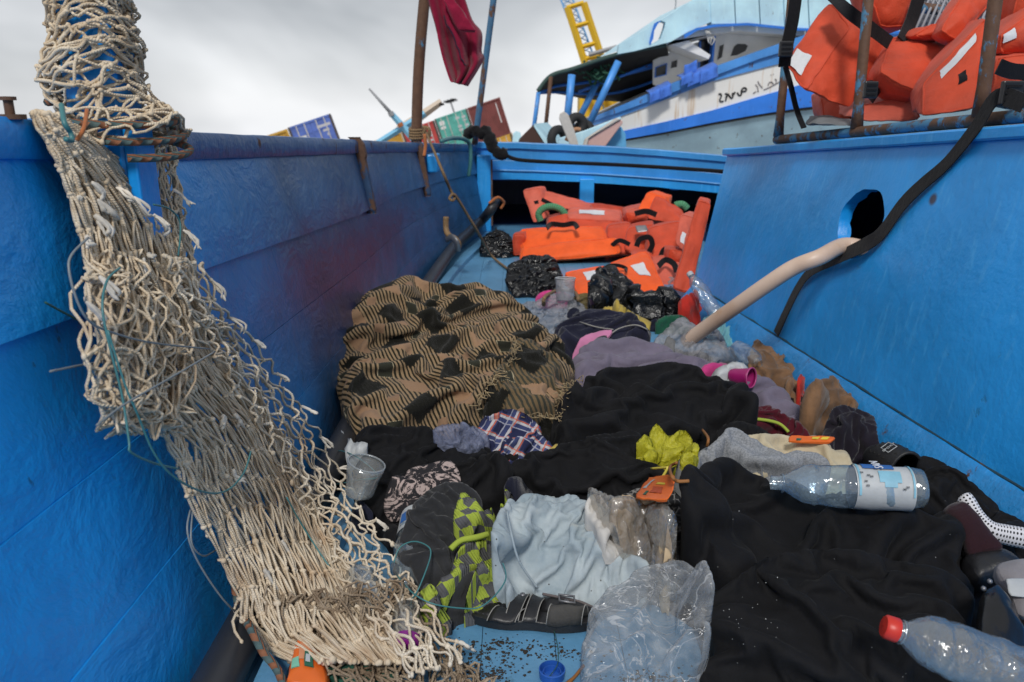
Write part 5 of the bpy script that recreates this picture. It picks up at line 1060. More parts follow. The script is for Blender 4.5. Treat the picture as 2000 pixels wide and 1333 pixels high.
jacket('orange life jacket cut by the right edge just above the roof rail', rz(1990, 2.2), [([(1946, 112), (2070, 100), (2070, 215), (1936, 192)], 2.3, (0.05, 0.25, 0), 'or', .02)], straps=[([aty(1950, 130, 2.2), aty(1980, 140, 2.2), aty(2040, 142, 2.2)], 0.045), ([aty(1955, 195, 2.2), aty(1985, 180, 2.2), aty(2030, 172, 2.2)], 0.06)], group=GR)
aty = _aty
bk_ = MT['buckle'] = plain('black_plastic_buckle', (0.012, 0.012, 0.014), 0.35)
def buckle(px, py, Y, w2, h2, label):
    t = thing('buckle', label, 'buckle', tuple(aty(px, py, Y))); c = aty(px, py, Y)
    V, Fc = boxv(c[0] - w2, c[0] + w2, c[1] - .008, c[1] + .008, c[2] - h2, c[2] + h2); bev(obj('buckle_body', V, Fc, bk_, t, smooth=False), .004)
    for k in (-1, 0, 1): V, Fc = boxv(c[0] - w2 * .7, c[0] + w2 * .7, c[1] - .012, c[1] - .0085, c[2] + k * h2 * .55 - .003, c[2] + k * h2 * .55 + .003); obj('buckle_slot', V, Fc, MT['black_web'], t, smooth=False)
buckle(1700, 176, 2.62, 0.022, 0.026, 'black plastic buckle hanging between the roof life jackets'); buckle(1535, 96, 3.1, 0.026, 0.028, 'black plastic buckle on the strap of the left railing post'); buckle(1975, 182, 2.15, 0.028, 0.03, 'black plastic buckle at the right edge on the roof rail')
ribbon([aty(1556, -20, 3.12), aty(1548, 40, 3.12), aty(1536, 95, 3.12), aty(1532, 130, 3.14)], 0.045, MT['black_web'], 'strap', label='black strap running down the left railing post', cat='strap')
ribbon([aty(1534, 130, 3.15), aty(1545, 170, 3.2), aty(1556, 215, 3.2), aty(1570, 250, 3.15)], 0.02, MT['black_web'], 'strap', label='thin black strap end hanging behind the left railing post', cat='strap')
# grey net draped at the back of the roof, grey cloth under the jackets
gn = MB(); A_ = aty(1790, -40, 3.85); B_ = aty(2050, -20, 3.7); C_ = aty(1800, 55, 3.6)
for k in range(26): gn.add(*tube([A_ + (B_ - A_) * k / 25, C_ + (B_ - A_) * k / 25 + [0.12, 0, 0]], 0.006, 4)); gn.add(*tube([A_ + (B_ - A_) * k / 25, C_ + (B_ - A_) * k / 25 - [0.12, 0, 0]], 0.006, 4))
gn.build('grey_net', plain('grey_net_twine', (0.33, 0.33, 0.36), 0.9), None, label='grey netting behind the life jackets on the cabin roof', cat='net', kind='stuff')
slab([(1795, -40), (2060, -30), (2060, 60), (1800, 58)], [3.95, 3.85, 3.75, 3.8], (0, .1, 0), fabric('grey_net_bundle', (0.22, 0.22, 0.24)), None, .03, name='rolled_net', label='grey rolled net at the back of the cabin roof', cat='net')
slab([(1600, 226), (1668, 234), (1672, 246), (1592, 244)], [3.2, 3.1, 2.95, 3.05], (0.05, .25, 0.0), fabric('grey_rag', (0.16, 0.17, 0.18)), None, .012, name='grey_rag', label='grey rag crushed under the roof life jackets', cat='rag')

# ------------------------------------------------------------------ strap, hose, shirt on the line
def wr(px, py, o=0.012): return atf(px, py, fright(o))
st = [np.array([1.30, 2.08, 0.99]), rf(1945, 200, -0.02) + [0, 0, .012], wr(1905, 250, .03), wr(1850, 318, .014), wr(1800, 362, .02), wr(1762, 400, .02), wr(1722, 455, .015), wr(1690, 478, .03), wr(1640, 502, .03), wr(1585, 530, .02), wr(1560, 560, .02), wr(1535, 610, .015), wr(1516, 652, .015)]
ribbon(st, [0.045, 0.046, 0.044, 0.04, 0.043, 0.046, 0.05, 0.05, 0.044, 0.036, 0.038, 0.04, 0.042], MT['black_web'], 'strap', None, (-1, -0.15, 0.15), 0.002, label='long black webbing strap trailing down the blue cabin side over the hole', cat='strap')
def hosemat():
    s = NT('beige_hose'); c = s.mix(s.ramp(s.noise(5, 5), .35, .65), (0.60, 0.42, 0.31), (0.70, 0.53, 0.42)); c = s.mix(s.M('MULTIPLY', s.ramp(s.noise(9, 4, v=s.map(loc=(1, 2, 3))), .6, .72), .6), c, (.55, .27, .09)); return s.fin(s.bsdf(c, .42, s.bump(s.noise(30, 4), .15, .002)))
hp = [hc + [0.17, -0.20, -0.19], hc + [0.05, -0.075, -0.105], hc + [-0.03, 0.01, -0.078], aty(1600, 503, 2.60), aty(1550, 523, 2.62), aty(1500, 555, 2.66), aty(1440, 597, 2.74), aty(1375, 643, 2.86), aty(1340, 668, 2.93)]
rope(hp, 0.031, None, 'thick beige hose coming out of the round hole down to a plastic bag', 'hose', 'hose', 8, 16) if False else obj('hose', *tube(crom(hp, 8), 0.0275, 18)[:2], hosemat(), None, label='thick beige hose coming out of the round hole down to a plastic bag', cat='hose')
# maroon jersey blowing from the rusty pole
mar = fabric('maroon_jersey_knit', (0.235, 0.008, 0.036), var=0.15, weave=500); nav = fabric('navy_piping', (0.012, 0.012, 0.035))
jl = [(826, -40), (838, 10), (852, 55), (858, 80), (868, 125), (877, 158), (884, 161)]; jr = [(862, -60), (900, -20), (920, 40), (938, 65), (940, 100), (944, 118), (912, 168)]
jl = crom(jl, 5); jr = crom(jr, 5); rows = []
for k in range(len(jl)):
    t = k / (len(jl) - 1); row = []
    for i in range(25):
        u = i / 24; p = jl[k] * (1 - u) + jr[k] * u; yy = 4.72 - 0.05 * math.sin(u * 15 + t * 2.5) * (0.3 + t) - 0.03 * math.sin(u * 7 - t * 4) + 0.12 * u
        row.append(aty(p[0] + 2 * math.sin(t * 9 + u * 4), p[1], yy))
    rows.append(row)
js = thing('jersey', 'maroon jersey with navy piping hanging from the rusty pole', 'jersey', tuple(aty(884, 160, 4.7)))
o = obj('jersey_body', *loft(rows), mar, js); o.modifiers.new('s', 'SOLIDIFY').thickness = 0.006
R3 = np.array(rows); pp_ = [R3[k, int(np.interp(k / 30, [0, .35, .6, 1], [6, 9, 10, 15]))] + [0, -0.012, 0] for k in range(8, len(R3) - 1)]
obj('piping', *tube(np.array(pp_), 0.006, 6, flat=0.6)[:2], nav, js)
rows = [[aty(x + 6 * u, y + 2 * math.sin(u * 3), 4.66 - .03 * math.sin(u * 9)) for u in np.linspace(0, 1, 8)] for x, y in ((846, -50), (862, -20), (872, 2), (882, 20), (890, 28))]
sl = slab([(866, 0), (880, -10), (930, 62), (896, 60)], 4.66, (0.0, 0.05, 0), mar, js, 0.01, name='sleeve_fold')
# ================================================================== clothes and rubbish on the deck
def plaidmat():
    s = NT('plaid_flannel'); u = s.sep(s.map(s.co('UV'), rot=(0, 0, math.radians(28)), scale=(13, 13, 13)))
    def band(x, c, w_): return s.M('LESS_THAN', s.M('ABSOLUTE', s.M('SUBTRACT', s.M('FRACT', x), c)), w_)
    c = s.mix(s.M('MULTIPLY', s.M('ADD', band(u[0], .5, .26), band(u[1], .5, .26)), 0.5), (0.055, 0.075, 0.20), (0.012, 0.016, 0.06))
    wt = s.M('MINIMUM', s.M('ADD', band(u[0], .06, .055), band(u[1], .06, .055)), 1.0); c = s.mix(s.M('MULTIPLY', wt, .75), c, (0.62, 0.60, 0.60))
    og = s.M('MINIMUM', s.M('ADD', band(u[0], .15, .028), band(u[1], .15, .028)), 1.0); c = s.mix(s.M('MULTIPLY', og, .8), c, (0.60, 0.14, 0.06))
    w2 = s.M('MINIMUM', s.M('ADD', band(u[0], .80, .022), band(u[1], .80, .022)), 1.0); c = s.mix(s.M('MULTIPLY', w2, .6), c, (0.55, 0.55, 0.6))
    return s.fin(s.bsdf(c, .95, s.bump(s.noise(40, 5), .5, .005)))
def blanketmat(name, rev=False):
    """woven check: dark squares and tan lozenges on ground striped in alternating directions"""
    s = NT(name); sc_ = 4.0 if not rev else 3.8; base = s.map(s.co('UV'), rot=(0, 0, math.radians(33)), scale=(sc_, sc_, sc_)); nzv = s.n('ShaderNodeVectorMath', operation='ADD'); s.put(nzv.inputs[0], base)
    dn = s.n('ShaderNodeTexNoise'); s.put(dn.inputs['Vector'], s.co('UV')); dn.inputs['Scale'].default_value = 14; sb = s.n('ShaderNodeVectorMath', operation='SCALE'); s.put(sb.inputs[0], dn.outputs['Color']); sb.inputs['Scale'].default_value = 0.06; s.put(nzv.inputs[1], sb.outputs[0])
    u = s.sep(nzv.outputs[0]); fx = s.M('FRACT', u[0]); fy = s.M('FRACT', u[1]); A = lambda a, b: s.M('ABSOLUTE', s.M('SUBTRACT', a, b))
    jag = s.M('MULTIPLY', s.M('SINE', s.M('MULTIPLY', s.M('ADD', u[0], u[1]), 150.0)), .010)
    m1 = s.M('ADD', s.M('MAXIMUM', A(fx, .28), A(fy, .28)), jag); blk = s.M('LESS_THAN', m1, .235)
    m2 = s.M('ADD', s.M('ADD', s.M('MULTIPLY', A(fx, .78), .8), s.M('MULTIPLY', A(fy, .78), 1.5)), jag); tan_ = s.M('LESS_THAN', m2, .235)
    m3 = s.M('ADD', A(fx, .28), s.M('MULTIPLY', A(fy, .78), 1.3)); gr = s.M('LESS_THAN', m3, .15)
    m4 = s.M('ADD', s.M('MULTIPLY', A(fx, .78), 1.4), A(fy, .28)); ol_ = s.M('LESS_THAN', m4, .13)
    strp = s.M('GREATER_THAN', s.M('SINE', s.M('MULTIPLY', s.M('ADD', s.M('MULTIPLY', u[1], .9), s.M('MULTIPLY', u[0], .55)), 100.0)), -.12)
    dk_, tn = (0.022, 0.020, 0.013), (0.37, 0.255, 0.145)
    if rev: dk_, tn = (0.055, 0.055, 0.040), (0.20, 0.135, 0.07)
    c = s.mix(strp, dk_, tn); c = s.mix(blk, c, (0.011, 0.011, 0.009)); c = s.mix(tan_, c, (0.40, 0.245, 0.145)); c = s.mix(gr, c, (0.038, 0.039, 0.028)); c = s.mix(ol_, c, (0.33, 0.20, 0.12))
    ed = s.M('LESS_THAN', A(m3, .155), .008); c = s.mix(s.M('MULTIPLY', ed, s.M('GREATER_THAN', jag, 0.0)), c, (0.55, 0.48, 0.32))
    c = s.mix(s.M('MULTIPLY', s.noise(300, 3), .3), c, (0.03, 0.028, 0.02)); b = s.bump(s.noise(330, 3), .9, .004); b = s.bump(strp, .5, .0025, b); b = s.bump(s.noise(26, 4), .4, .008, b)
    return s.fin(s.bsdf(c, .97, b, Sheen_Weight=.1, Specular_IOR_Level=.1))
def checkmat():
    s = NT('lime_check_knit'); u = s.sep(s.map(s.co('UV'), rot=(0, 0, math.radians(-35)), scale=(1, 1, 1))); ck = s.n('ShaderNodeTexChecker'); s.put(ck.inputs['Vector'], s.map(s.co('UV'), rot=(0, 0, math.radians(-35)))); ck.inputs['Scale'].default_value = 34
    c = s.mix(ck.outputs['Fac'], (0.34, 0.42, 0.05), (0.10, 0.10, 0.105)); rib = s.M('SINE', s.M('MULTIPLY', u[0], 900)); return s.fin(s.bsdf(c, .95, s.bump(s.noise(40, 4), .5, .005, s.bump(rib, .6, .001))))
def printmat():
    s = NT('printed_black_tee'); n = s.noise(20, 6, .72, dist=3.0); c = s.mix(s.ramp(n, .50, .56), (0.010, 0.009, 0.012), (0.44, 0.345, 0.32)); return s.fin(s.bsdf(c, .85, s.bump(s.noise(40, 4), .5, .004)))
def lacemat():
    s = NT('black_grey_lace'); v = s.voro(55, feature='DISTANCE_TO_EDGE'); c = s.mix(s.ramp(v, .09, .03), (0.010, 0.010, 0.011), (0.20, 0.19, 0.18)); c = s.mix(s.ramp(s.noise(14, 4), .42, .6), c, (0.012, 0.012, 0.013)); return s.fin(s.bsdf(c, .9, s.bump(v, .5, .003)))
def dotmat():
    s = NT('white_dotted_green'); v = s.voro(34); c = s.mix(s.ramp(v, .17, .12), (0.012, 0.075, 0.05), (0.6, 0.63, 0.58)); return s.fin(s.bsdf(c, .9, s.bump(s.noise(40, 5), .6, .006)))
def heather():
    s = NT('heather_grey_jersey'); c = s.mix(s.ramp(s.noise(220, 5, .8), .35, .65), (0.16, 0.17, 0.185), (0.33, 0.34, 0.36)); return s.fin(s.bsdf(c, .95, s.bump(s.noise(40, 5), .5, .004)))
def denim():
    s = NT('washed_denim'); c = s.mix(s.ramp(s.noise(8, 6, .65), .3, .7), (0.27, 0.34, 0.385), (0.47, 0.525, 0.545)); c = s.mix(s.M('MULTIPLY', s.ramp(s.noise(16, 5, v=s.map(loc=(4, 2, 8))), .6, .75), .45), c, (0.50, 0.46, 0.36)); c = s.mix(s.ramp(s.voro(28), .055, .04), c, (0.05, 0.045, 0.04)); return s.fin(s.bsdf(c, .93, s.bump(s.noise(45, 5), .5, .004, s.bump(s.noise(800, 2), .4, .0008))))
def bagblack():
    s = NT('black_bin_bag'); n = s.noise(24, 5, .6, dist=1.2); v = s.voro(22, v=s.map(scale=(1, 1.7, 1)), feature='DISTANCE_TO_EDGE'); b = s.bump(n, .6, .012); b = s.bump(v, .5, .008, b); return s.fin(s.bsdf((0.005, 0.005, 0.0055), .2, b, Specular_IOR_Level=.5))
def milky(name, col, alpha=.55, crumple=26, tr=(.85, .86, .88), gloss=.08):
    """thin polythene: part see-through, part milky"""
    s = NT(name); b = s.bump(s.noise(crumple, 5, .6, dist=1.0), .8, .014); b = s.bump(s.voro(crumple * .8, feature='DISTANCE_TO_EDGE'), .5, .01, b)
    t = s.n('ShaderNodeBsdfTransparent'); s.put(t.inputs[0], tr); d = s.bsdf(col, .35, b, Subsurface_Weight=0.0)
    tl = s.n('ShaderNodeBsdfTranslucent'); s.put(tl.inputs[0], col); s.put(tl.inputs['Normal'], b); m0 = s.n('ShaderNodeMixShader'); m0.inputs[0].default_value = .3; s.t.links.new(d, m0.inputs[1]); s.t.links.new(tl.outputs[0], m0.inputs[2])
    m = s.n('ShaderNodeMixShader'); s.put(m.inputs[0], s.M('ADD', alpha - .15, s.M('MULTIPLY', s.ramp(s.noise(crumple, 5, .6, dist=1.0), .35, .7), .3))); s.t.links.new(t.outputs[0], m.inputs[1]); s.t.links.new(m0.outputs[0], m.inputs[2])
    return s.fin(m.outputs[0])
def film():
    """stiff clear film: creases and grazing faces turn pale, the rest is seen through"""
    s = NT('crushed_clear_film'); n = s.noise(9, 4, .55, dist=1.6); rd = s.M('ABSOLUTE', s.M('SUBTRACT', n, .5)); n2 = s.noise(22, 3, .5, dist=.8); b = s.bump(rd, .8, .03); b = s.bump(n2, .5, .008, b)
    t = s.n('ShaderNodeBsdfTransparent'); s.put(t.inputs[0], (.80, .81, .82)); d = s.bsdf((.62, .63, .64), .11, b, Specular_IOR_Level=.9); lw = s.n('ShaderNodeLayerWeight'); lw.inputs[0].default_value = .5; s.put(lw.inputs['Normal'], b)
    f = s.M('ADD', s.M('MULTIPLY', s.ramp(rd, .02, .0), .35), s.M('ADD', s.M('MULTIPLY', lw.outputs['Facing'], .40), s.M('MULTIPLY', s.ramp(n2, .42, .75), .2))); f = s.M('MINIMUM', s.M('ADD', f, .12), .9)
    m = s.n('ShaderNodeMixShader'); s.put(m.inputs[0], f); s.t.links.new(t.outputs[0], m.inputs[1]); s.t.links.new(d, m.inputs[2]); return s.fin(m.outputs[0])
MT['plaid'] = plaidmat(); MT['blanket'] = blanketmat('woven_blanket'); MT['blanket_rev'] = blanketmat('woven_blanket_reverse', True); MT['check'] = checkmat(); MT['print'] = printmat(); MT['lace'] = lacemat(); MT['dots'] = dotmat(); MT['heather'] = heather(); MT['denim'] = denim(); MT['binbag'] = bagblack()
MT['lilac'] = fabric('lilac_grey_sweat', (0.155, 0.135, 0.185), var=.14); MT['lilac_cuff'] = fabric('grey_cuff', (0.10, 0.10, 0.12)); MT['brown'] = fabric('brown_cotton', (0.19, 0.105, 0.055), var=.35, dirt=(0.07, .045, .025)); MT['plum'] = fabric('plum_black_knit', (0.014, 0.011, 0.018)); MT['maroon'] = fabric('maroon_knit', (0.075, 0.006, 0.014))
MT['cream'] = fabric('cream_twill', (0.56, 0.48, 0.33), var=.1, dirt=(.33, .26, .15)); MT['charcoal'] = fabric('charcoal_fleece', (0.030, 0.031, 0.034), var=.3); MT['white_c'] = fabric('white_cotton', (0.60, 0.58, 0.55), var=.08, dirt=(.4, .35, .3)); MT['navy'] = fabric('navy_neoprene', (0.014, 0.015, 0.032), var=.2); MT['pink'] = fabric('pink_panel', (0.55, 0.20, 0.36), var=.1)
MT['yellow_c'] = fabric('yellow_cloth', (0.46, 0.34, 0.075), var=.2); MT['teal_c'] = fabric('teal_cloth', (0.14, 0.34, 0.38), var=.2, dirt=(.1, .2, .2)); MT['red_c'] = fabric('red_nylon', (0.50, 0.03, 0.02)); MT['green_c'] = fabric('dark_green_cloth', (0.015, 0.09, 0.05)); MT['khaki'] = fabric('khaki_cloth', (0.12, 0.095, 0.04), var=.4)
MT['hot_pink'] = fabric('hot_pink_cloth', (0.55, 0.05, 0.22), var=.3); MT['grey_c'] = fabric('grey_cotton', (0.2, 0.2, 0.2)); MT['dark_blue_c'] = fabric('navy_cotton', (0.012, 0.014, 0.03))
MT['clear'] = clearp('clear_pet', haze=.10); MT['clearblue'] = clearp('blue_tinted_pet', (0.72, 0.85, 0.95), haze=.13, crumple=45); MT['milky'] = milky('milky_polythene', (0.50, 0.50, 0.53), .55); MT['milky2'] = film(); MT['yellowbag'] = milky('yellow_polythene', (0.70, 0.66, 0.05), .82, 30, (.8, .8, .2)); MT['bluefilm'] = milky('blue_film', (0.40, 0.44, 0.62), .5, 40)
MT['breadbag'] = clearp('bread_bag_film', (0.88, 0.84, 0.78), gloss=.12, haze=.16, crumple=70, bs=.9); MT['bread'] = plain('stale_bread', (0.55, 0.42, 0.27), .85, .25, .5, 40); MT['label_w'] = plain('white_label', (0.46, 0.48, 0.49), .5, .2, .2, 50); MT['label_b'] = plain('blue_label', (0.03, 0.13, 0.40), .5); MT['label_c'] = plain('cyan_label', (0.22, 0.46, 0.58), .5, .3)
MT['rubber'] = plain('black_foam_rubber', (0.012, 0.012, 0.013), .55, bumpy=.3, scale=50); MT['leather'] = plain('black_leather', (0.016, 0.016, 0.018), .42, .3, .5, 40); MT['leather_in'] = plain('grey_leather_lining', (0.055, 0.052, 0.048), .8, .3, .6, 80); MT['orange_pack'] = plain('orange_carton', (0.78, 0.15, 0.02), .45, .08, .1, 20); MT['yellow_print'] = plain('yellow_print', (.75, .55, .05), .5); MT['green_print'] = plain('green_print', (.02, .12, .07), .5); MT['red_cap'] = plain('red_plastic', (0.62, 0.035, 0.02), .4, .06, .15); MT['blue_cap2'] = plain('blue_plastic', (0.02, 0.10, 0.42), .35, .06, .1); MT['purple'] = plain('purple_plastic', (0.22, 0.012, 0.22), .35, .1, .1); MT['pinkcup'] = plain('pink_plastic', (0.45, 0.06, 0.21), .4); MT['straw'] = plain('yellow_straw', (.75, .62, .10), .4); MT['grey_lining'] = fabric('grey_mesh_lining', (0.27, 0.255, 0.27)); MT['brownstring'] = plain('brown_string', (0.30, 0.12, 0.03), .7); MT['stitch'] = plain('pale_stitching', (0.30, 0.29, 0.27), .8)
BK = MT['black_cloth']
def sew(pts, mat, r=0.002, name='stitching', parent=None, lift=0.004, sides=5, **k):
    P = np.array([hit(*p) + [0, 0, lift * .3] for p in crom(np.array(pts, float), 8)]); P[1:-1] = (P[:-2] + P[1:-1] * 2 + P[2:]) / 4
    return obj(name, *tube(P, r, sides)[:2], mat, parent, **k)
# --- a dark sheet under it all
cloth('black_sheet', 'black sheet spread flat under the whole heap of clothes', 'sheet', [(640, 905), (660, 850), (760, 800), (1000, 760), (1100, 700), (1300, 690), (1480, 745), (1640, 830), (1760, 900), (1900, 1010), (1990, 1090), (2000, 1350), (1420, 1340), (1380, 1250), (1290, 1180), (1180, 1160), (990, 1150), (880, 1190), (810, 1180), (760, 1080), (690, 1000)], MT['black_cloth'], .015, .03, (.012, .16, 20, 2.4), rise=.012, seed=99, res=.02)
# --- far middle of the deck
cloth('bin_bag', 'small knotted black bin bag furthest away on the blue deck', 'bin bag', [(936, 494), (944, 468), (962, 458), (968, 446), (976, 457), (992, 462), (1006, 480), (1002, 498), (978, 504), (955, 499)], MT['binbag'], .12, .14, (.05, .1, 10, 1.2), seed=2, sharp=True)
cloth('bin_bag', 'crumpled black bin bag lying alone left of the bright jacket', 'bin bag', [(988, 556), (992, 528), (1012, 518), (1030, 506), (1058, 509), (1072, 504), (1090, 520), (1100, 548), (1092, 574), (1060, 583), (1030, 576), (1005, 579)], MT['binbag'], .12, .16, (.05, .1, 40, 1.2), seed=3, sharp=True)
cloth('maroon_rag', 'small red rag under the rim of the white cup', 'rag', [(1045, 588), (1060, 572), (1090, 572), (1120, 585), (1110, 600), (1060, 602)], MT['hot_pink'], .03, seed=4)
cloth('khaki_rag', 'khaki rag crushed between clear bag and black bag', 'rag', [(1110, 590), (1140, 580), (1175, 590), (1180, 620), (1140, 625), (1115, 610)], MT['khaki'], .07, seed=5)
cloth('polythene_bag', 'clear polythene bag with a bottle inside right of the blanket', 'bag', [(1010, 605), (1040, 600), (1065, 588), (1095, 582), (1140, 605), (1145, 625), (1115, 655), (1060, 662), (1020, 640)], MT['milky'], .15, .10, (.05, .12, 30, 1.5), seed=6, sharp=True)
cloth('navy_top', 'navy garment lying behind the pillow and green scraps', 'garment', [(1220, 615), (1280, 596), (1330, 600), (1360, 620), (1340, 645), (1270, 645), (1230, 635)], MT['dark_blue_c'], .08, seed=7)
cloth('bin_bag', 'long shiny black bin bag stretched in front of the bright jacket', 'bin bag', [(1148, 575), (1155, 545), (1175, 530), (1200, 530), (1225, 555), (1265, 570), (1310, 565), (1330, 590), (1325, 615), (1280, 620), (1220, 612), (1165, 600)], MT['binbag'], .14, .11, (.045, .1, -20, 1.6), seed=8, sharp=True)
cloth('red_cloth', 'red life jacket cloth beside the bottle at the cabin foot', 'cloth', [(1325, 590), (1345, 578), (1368, 577), (1375, 615), (1345, 622), (1330, 612)], MT['red_c'], .08, seed=9)
cloth('yellow_cloth', 'mustard yellow cloth draped behind the navy pillow', 'cloth', [(1160, 615), (1180, 600), (1210, 598), (1240, 612), (1272, 622), (1262, 634), (1220, 634), (1180, 628)], MT['yellow_c'], .07, seed=10)
cloth('green_scrap', 'dark green and white fabric scrap near the hose end', 'cloth', [(1280, 630), (1310, 618), (1345, 625), (1340, 645), (1300, 650)], MT['green_c'], .06, seed=11)
cloth('teal_towel', 'pale teal towel curled behind the hose at the cabin foot', 'towel', [(1370, 640), (1385, 615), (1420, 610), (1452, 635), (1463, 665), (1440, 678), (1405, 670), (1380, 655)], MT['teal_c'], .08, .05, (.04, .1, 60, 2), seed=12)
pw = cloth('neck_pillow', 'navy padded pillow with a pink panel beside the blanket', 'pillow', [(1085, 660), (1110, 632), (1150, 615), (1200, 618), (1245, 630), (1272, 648), (1262, 668), (1225, 685), (1170, 692), (1110, 690)], MT['navy'], .13, .09, (.02, .2, 20, 2), seed=13, smooth=4)
cloth('pink_panel', None, None, [(1118, 680), (1128, 662), (1155, 650), (1195, 645), (1185, 660), (1160, 675), (1130, 692)], MT['pink'], .006, .01, (.001, .1, 0, 1), ex=0, seed=14, parent=pw, hm=False, skirt=.004, edge=.006)
sew([(1178, 690), (1185, 665), (1205, 645), (1240, 636), (1265, 645)], MT['stitch'], .003, 'piping', pw, .006)
sew([(1132, 630), (1165, 640), (1198, 645)], MT['stitch'], .0025, 'piping', pw, .006)
cloth('fabric_tag', None, None, [(1146, 676), (1165, 660), (1185, 656), (1180, 672), (1160, 682)], MT['charcoal'], .004, .01, (.001, .1, 0, 1), ex=0, seed=15, parent=pw, hm=False, skirt=.003, edge=.012)
cloth('polythene_bag', 'milky white polythene bag round the lower end of the beige hose', 'bag', [(1272, 680), (1285, 655), (1330, 630), (1360, 640), (1395, 650), (1430, 680), (1440, 712), (1400, 718), (1340, 712), (1290, 705)], MT['milky'], .13, .08, (.05, .12, 20, 1.5), seed=16, sharp=True)
cloth('brown_shirt', 'crumpled brown shirt lying along the foot of the cabin', 'shirt', [(1462, 715), (1470, 680), (1480, 668), (1505, 690), (1540, 705), (1562, 740), (1560, 775), (1520, 765), (1480, 740)], MT['brown'], .09, .06, (.04, .1, 70, 2), seed=17)
cloth('red_scrap', 'tiny red scrap beside the crumpled brown shirt', 'scrap', [(1557, 745), (1565, 735), (1572, 748), (1570, 765), (1560, 765)], MT['red_c'], .02, seed=18)
sw = cloth('sweatshirt', 'lilac grey sweatshirt stretched under the black garment', 'sweatshirt', [(1112, 715), (1130, 690), (1180, 678), (1250, 682), (1330, 708), (1400, 722), (1470, 742), (1535, 770), (1570, 805), (1560, 830), (1520, 825), (1470, 800), (1400, 770), (1300, 755), (1200, 750), (1130, 742)], MT['lilac'], .075, .05, (.035, .16, 10, 3), seed=19)
cloth('cuff', None, None, [(1558, 822), (1568, 802), (1590, 812), (1606, 832), (1590, 838), (1570, 834)], MT['lilac_cuff'], .045, .02, (.006, .05, 30, 2), seed=20, parent=sw)
cloth('pink_scarf', 'pink net scarf glimpsed under the milky bag', 'scarf', [(1360, 722), (1390, 710), (1430, 712), (1445, 722), (1420, 735), (1380, 732)], MT['hot_pink'], .03, seed=21)
cloth('paper_wrapper', 'white paper wrapper beside the pink cup', 'wrapper', [(1385, 728), (1410, 715), (1450, 712), (1464, 728), (1455, 740), (1420, 742)], MT['label_w'], .03, .02, (.02, .05, 20, 1.4), seed=22, sharp=True)
cloth('brown_rag', 'twisted brown rag beside the grey cuff', 'rag', [(1563, 785), (1580, 757), (1615, 747), (1660, 762), (1686, 798), (1655, 822), (1605, 832), (1578, 812)], MT['brown'], .10, .07, (.05, .09, 50, 1.8), seed=23)
cloth('maroon_garment', 'maroon garment with coloured trim under the grey cuff', 'garment', [(1440, 820), (1490, 800), (1550, 815), (1590, 845), (1560, 862), (1490, 862), (1440, 850)], MT['maroon'], .05, seed=24)
sew([(1450, 822), (1480, 820), (1520, 828), (1540, 845)], MT['check'], .005, 'trim', bpy.data.objects['maroon_garment'], .004)
cloth('dark_top', 'crumpled plum black top against the foot board', 'top', [(1605, 860), (1622, 808), (1655, 798), (1705, 820), (1722, 865), (1740, 890), (1700, 905), (1645, 892)], MT['plum'], .11, .07, (.05, .09, 80, 2), seed=25)
# --- blanket
bkt = cloth('blanket', 'heavy brown and black patterned blanket heaped against the bulwark', 'blanket', [(655, 755), (653, 700), (660, 655), (690, 620), (740, 596), (800, 588), (860, 590), (905, 577), (960, 588), (1010, 610), (1060, 655), (1105, 690), (1125, 715), (1100, 745), (1095, 790), (1050, 818), (950, 826), (870, 840), (800, 852), (740, 862), (690, 830)], MT['blanket'], .20, .10, (.14, .34, 38, 2.0), rise=.205, seed=26, res=.0125, smooth=4, puff=.05, power=.8, ex=.46, bend=.6, sub=1)
cloth('folded_flap', None, None, [(958, 740), (985, 700), (1010, 668), (1050, 672), (1085, 700), (1118, 732), (1138, 738), (1100, 752), (1085, 775), (1098, 795), (1085, 822), (1050, 815), (1000, 800), (960, 812), (935, 800)], MT['blanket_rev'], .02, .02, (.02, .10, 15, 2.5), rise=.01, seed=27, parent=bkt, res=.009, ex=.22)
fr = MB()
for k in range(150):
    e = [(1000, 668), (1010, 690), (985, 720), (960, 745), (940, 775), (930, 805)] if k % 2 else [(1138, 738), (1095, 760), (1090, 780), (1098, 795), (1082, 820), (1030, 812)]
    t = random.random() * 4.99; i = int(t); a = np.array(e[i]) * (1 - t + i) + np.array(e[i + 1]) * (t - i); p = hit(*a) + [0, 0, .004]; q = p + [random.gauss(.006, .012), random.gauss(-.008, .01), random.gauss(.0, .006)]
    fr.add(*tube(crom([p, (p + q) / 2 + RNG.normal(size=3) * .006, q], 2), .0012, 4))
fr.build('fringe', fabric('blanket_thread', (0.36, 0.27, 0.15)), bkt, kind='stuff')
# --- black garments in the middle
blk = 'black garments in the heap'
cloth('black_garment', 'black garment spread from the blanket to the lilac sweatshirt', 'garment', [(1075, 850), (1085, 790), (1120, 745), (1200, 728), (1300, 722), (1395, 735), (1465, 768), (1482, 805), (1455, 838), (1350, 850), (1250, 880), (1130, 880)], BK, .10, .08, (.06, .22, 15, 2.8), seed=28, res=.014, sub=1, group=blk)
pl_ = cloth('plaid_shirt', 'blue white and orange plaid shirt tucked under the blanket', 'shirt', [(932, 838), (948, 815), (1000, 806), (1045, 820), (1062, 845), (1086, 866), (1060, 886), (1012, 895), (970, 882), (945, 862)], MT['plaid'], .06, .04, (.025, .12, 60, 2), seed=29)
cloth('yellow_hem', None, None, [(1010, 897), (1050, 886), (1085, 868), (1088, 874), (1055, 893), (1015, 903)], MT['yellow_c'], .008, .01, (.002, .1, 0, 1), ex=0, seed=30, parent=pl_, hm=False)
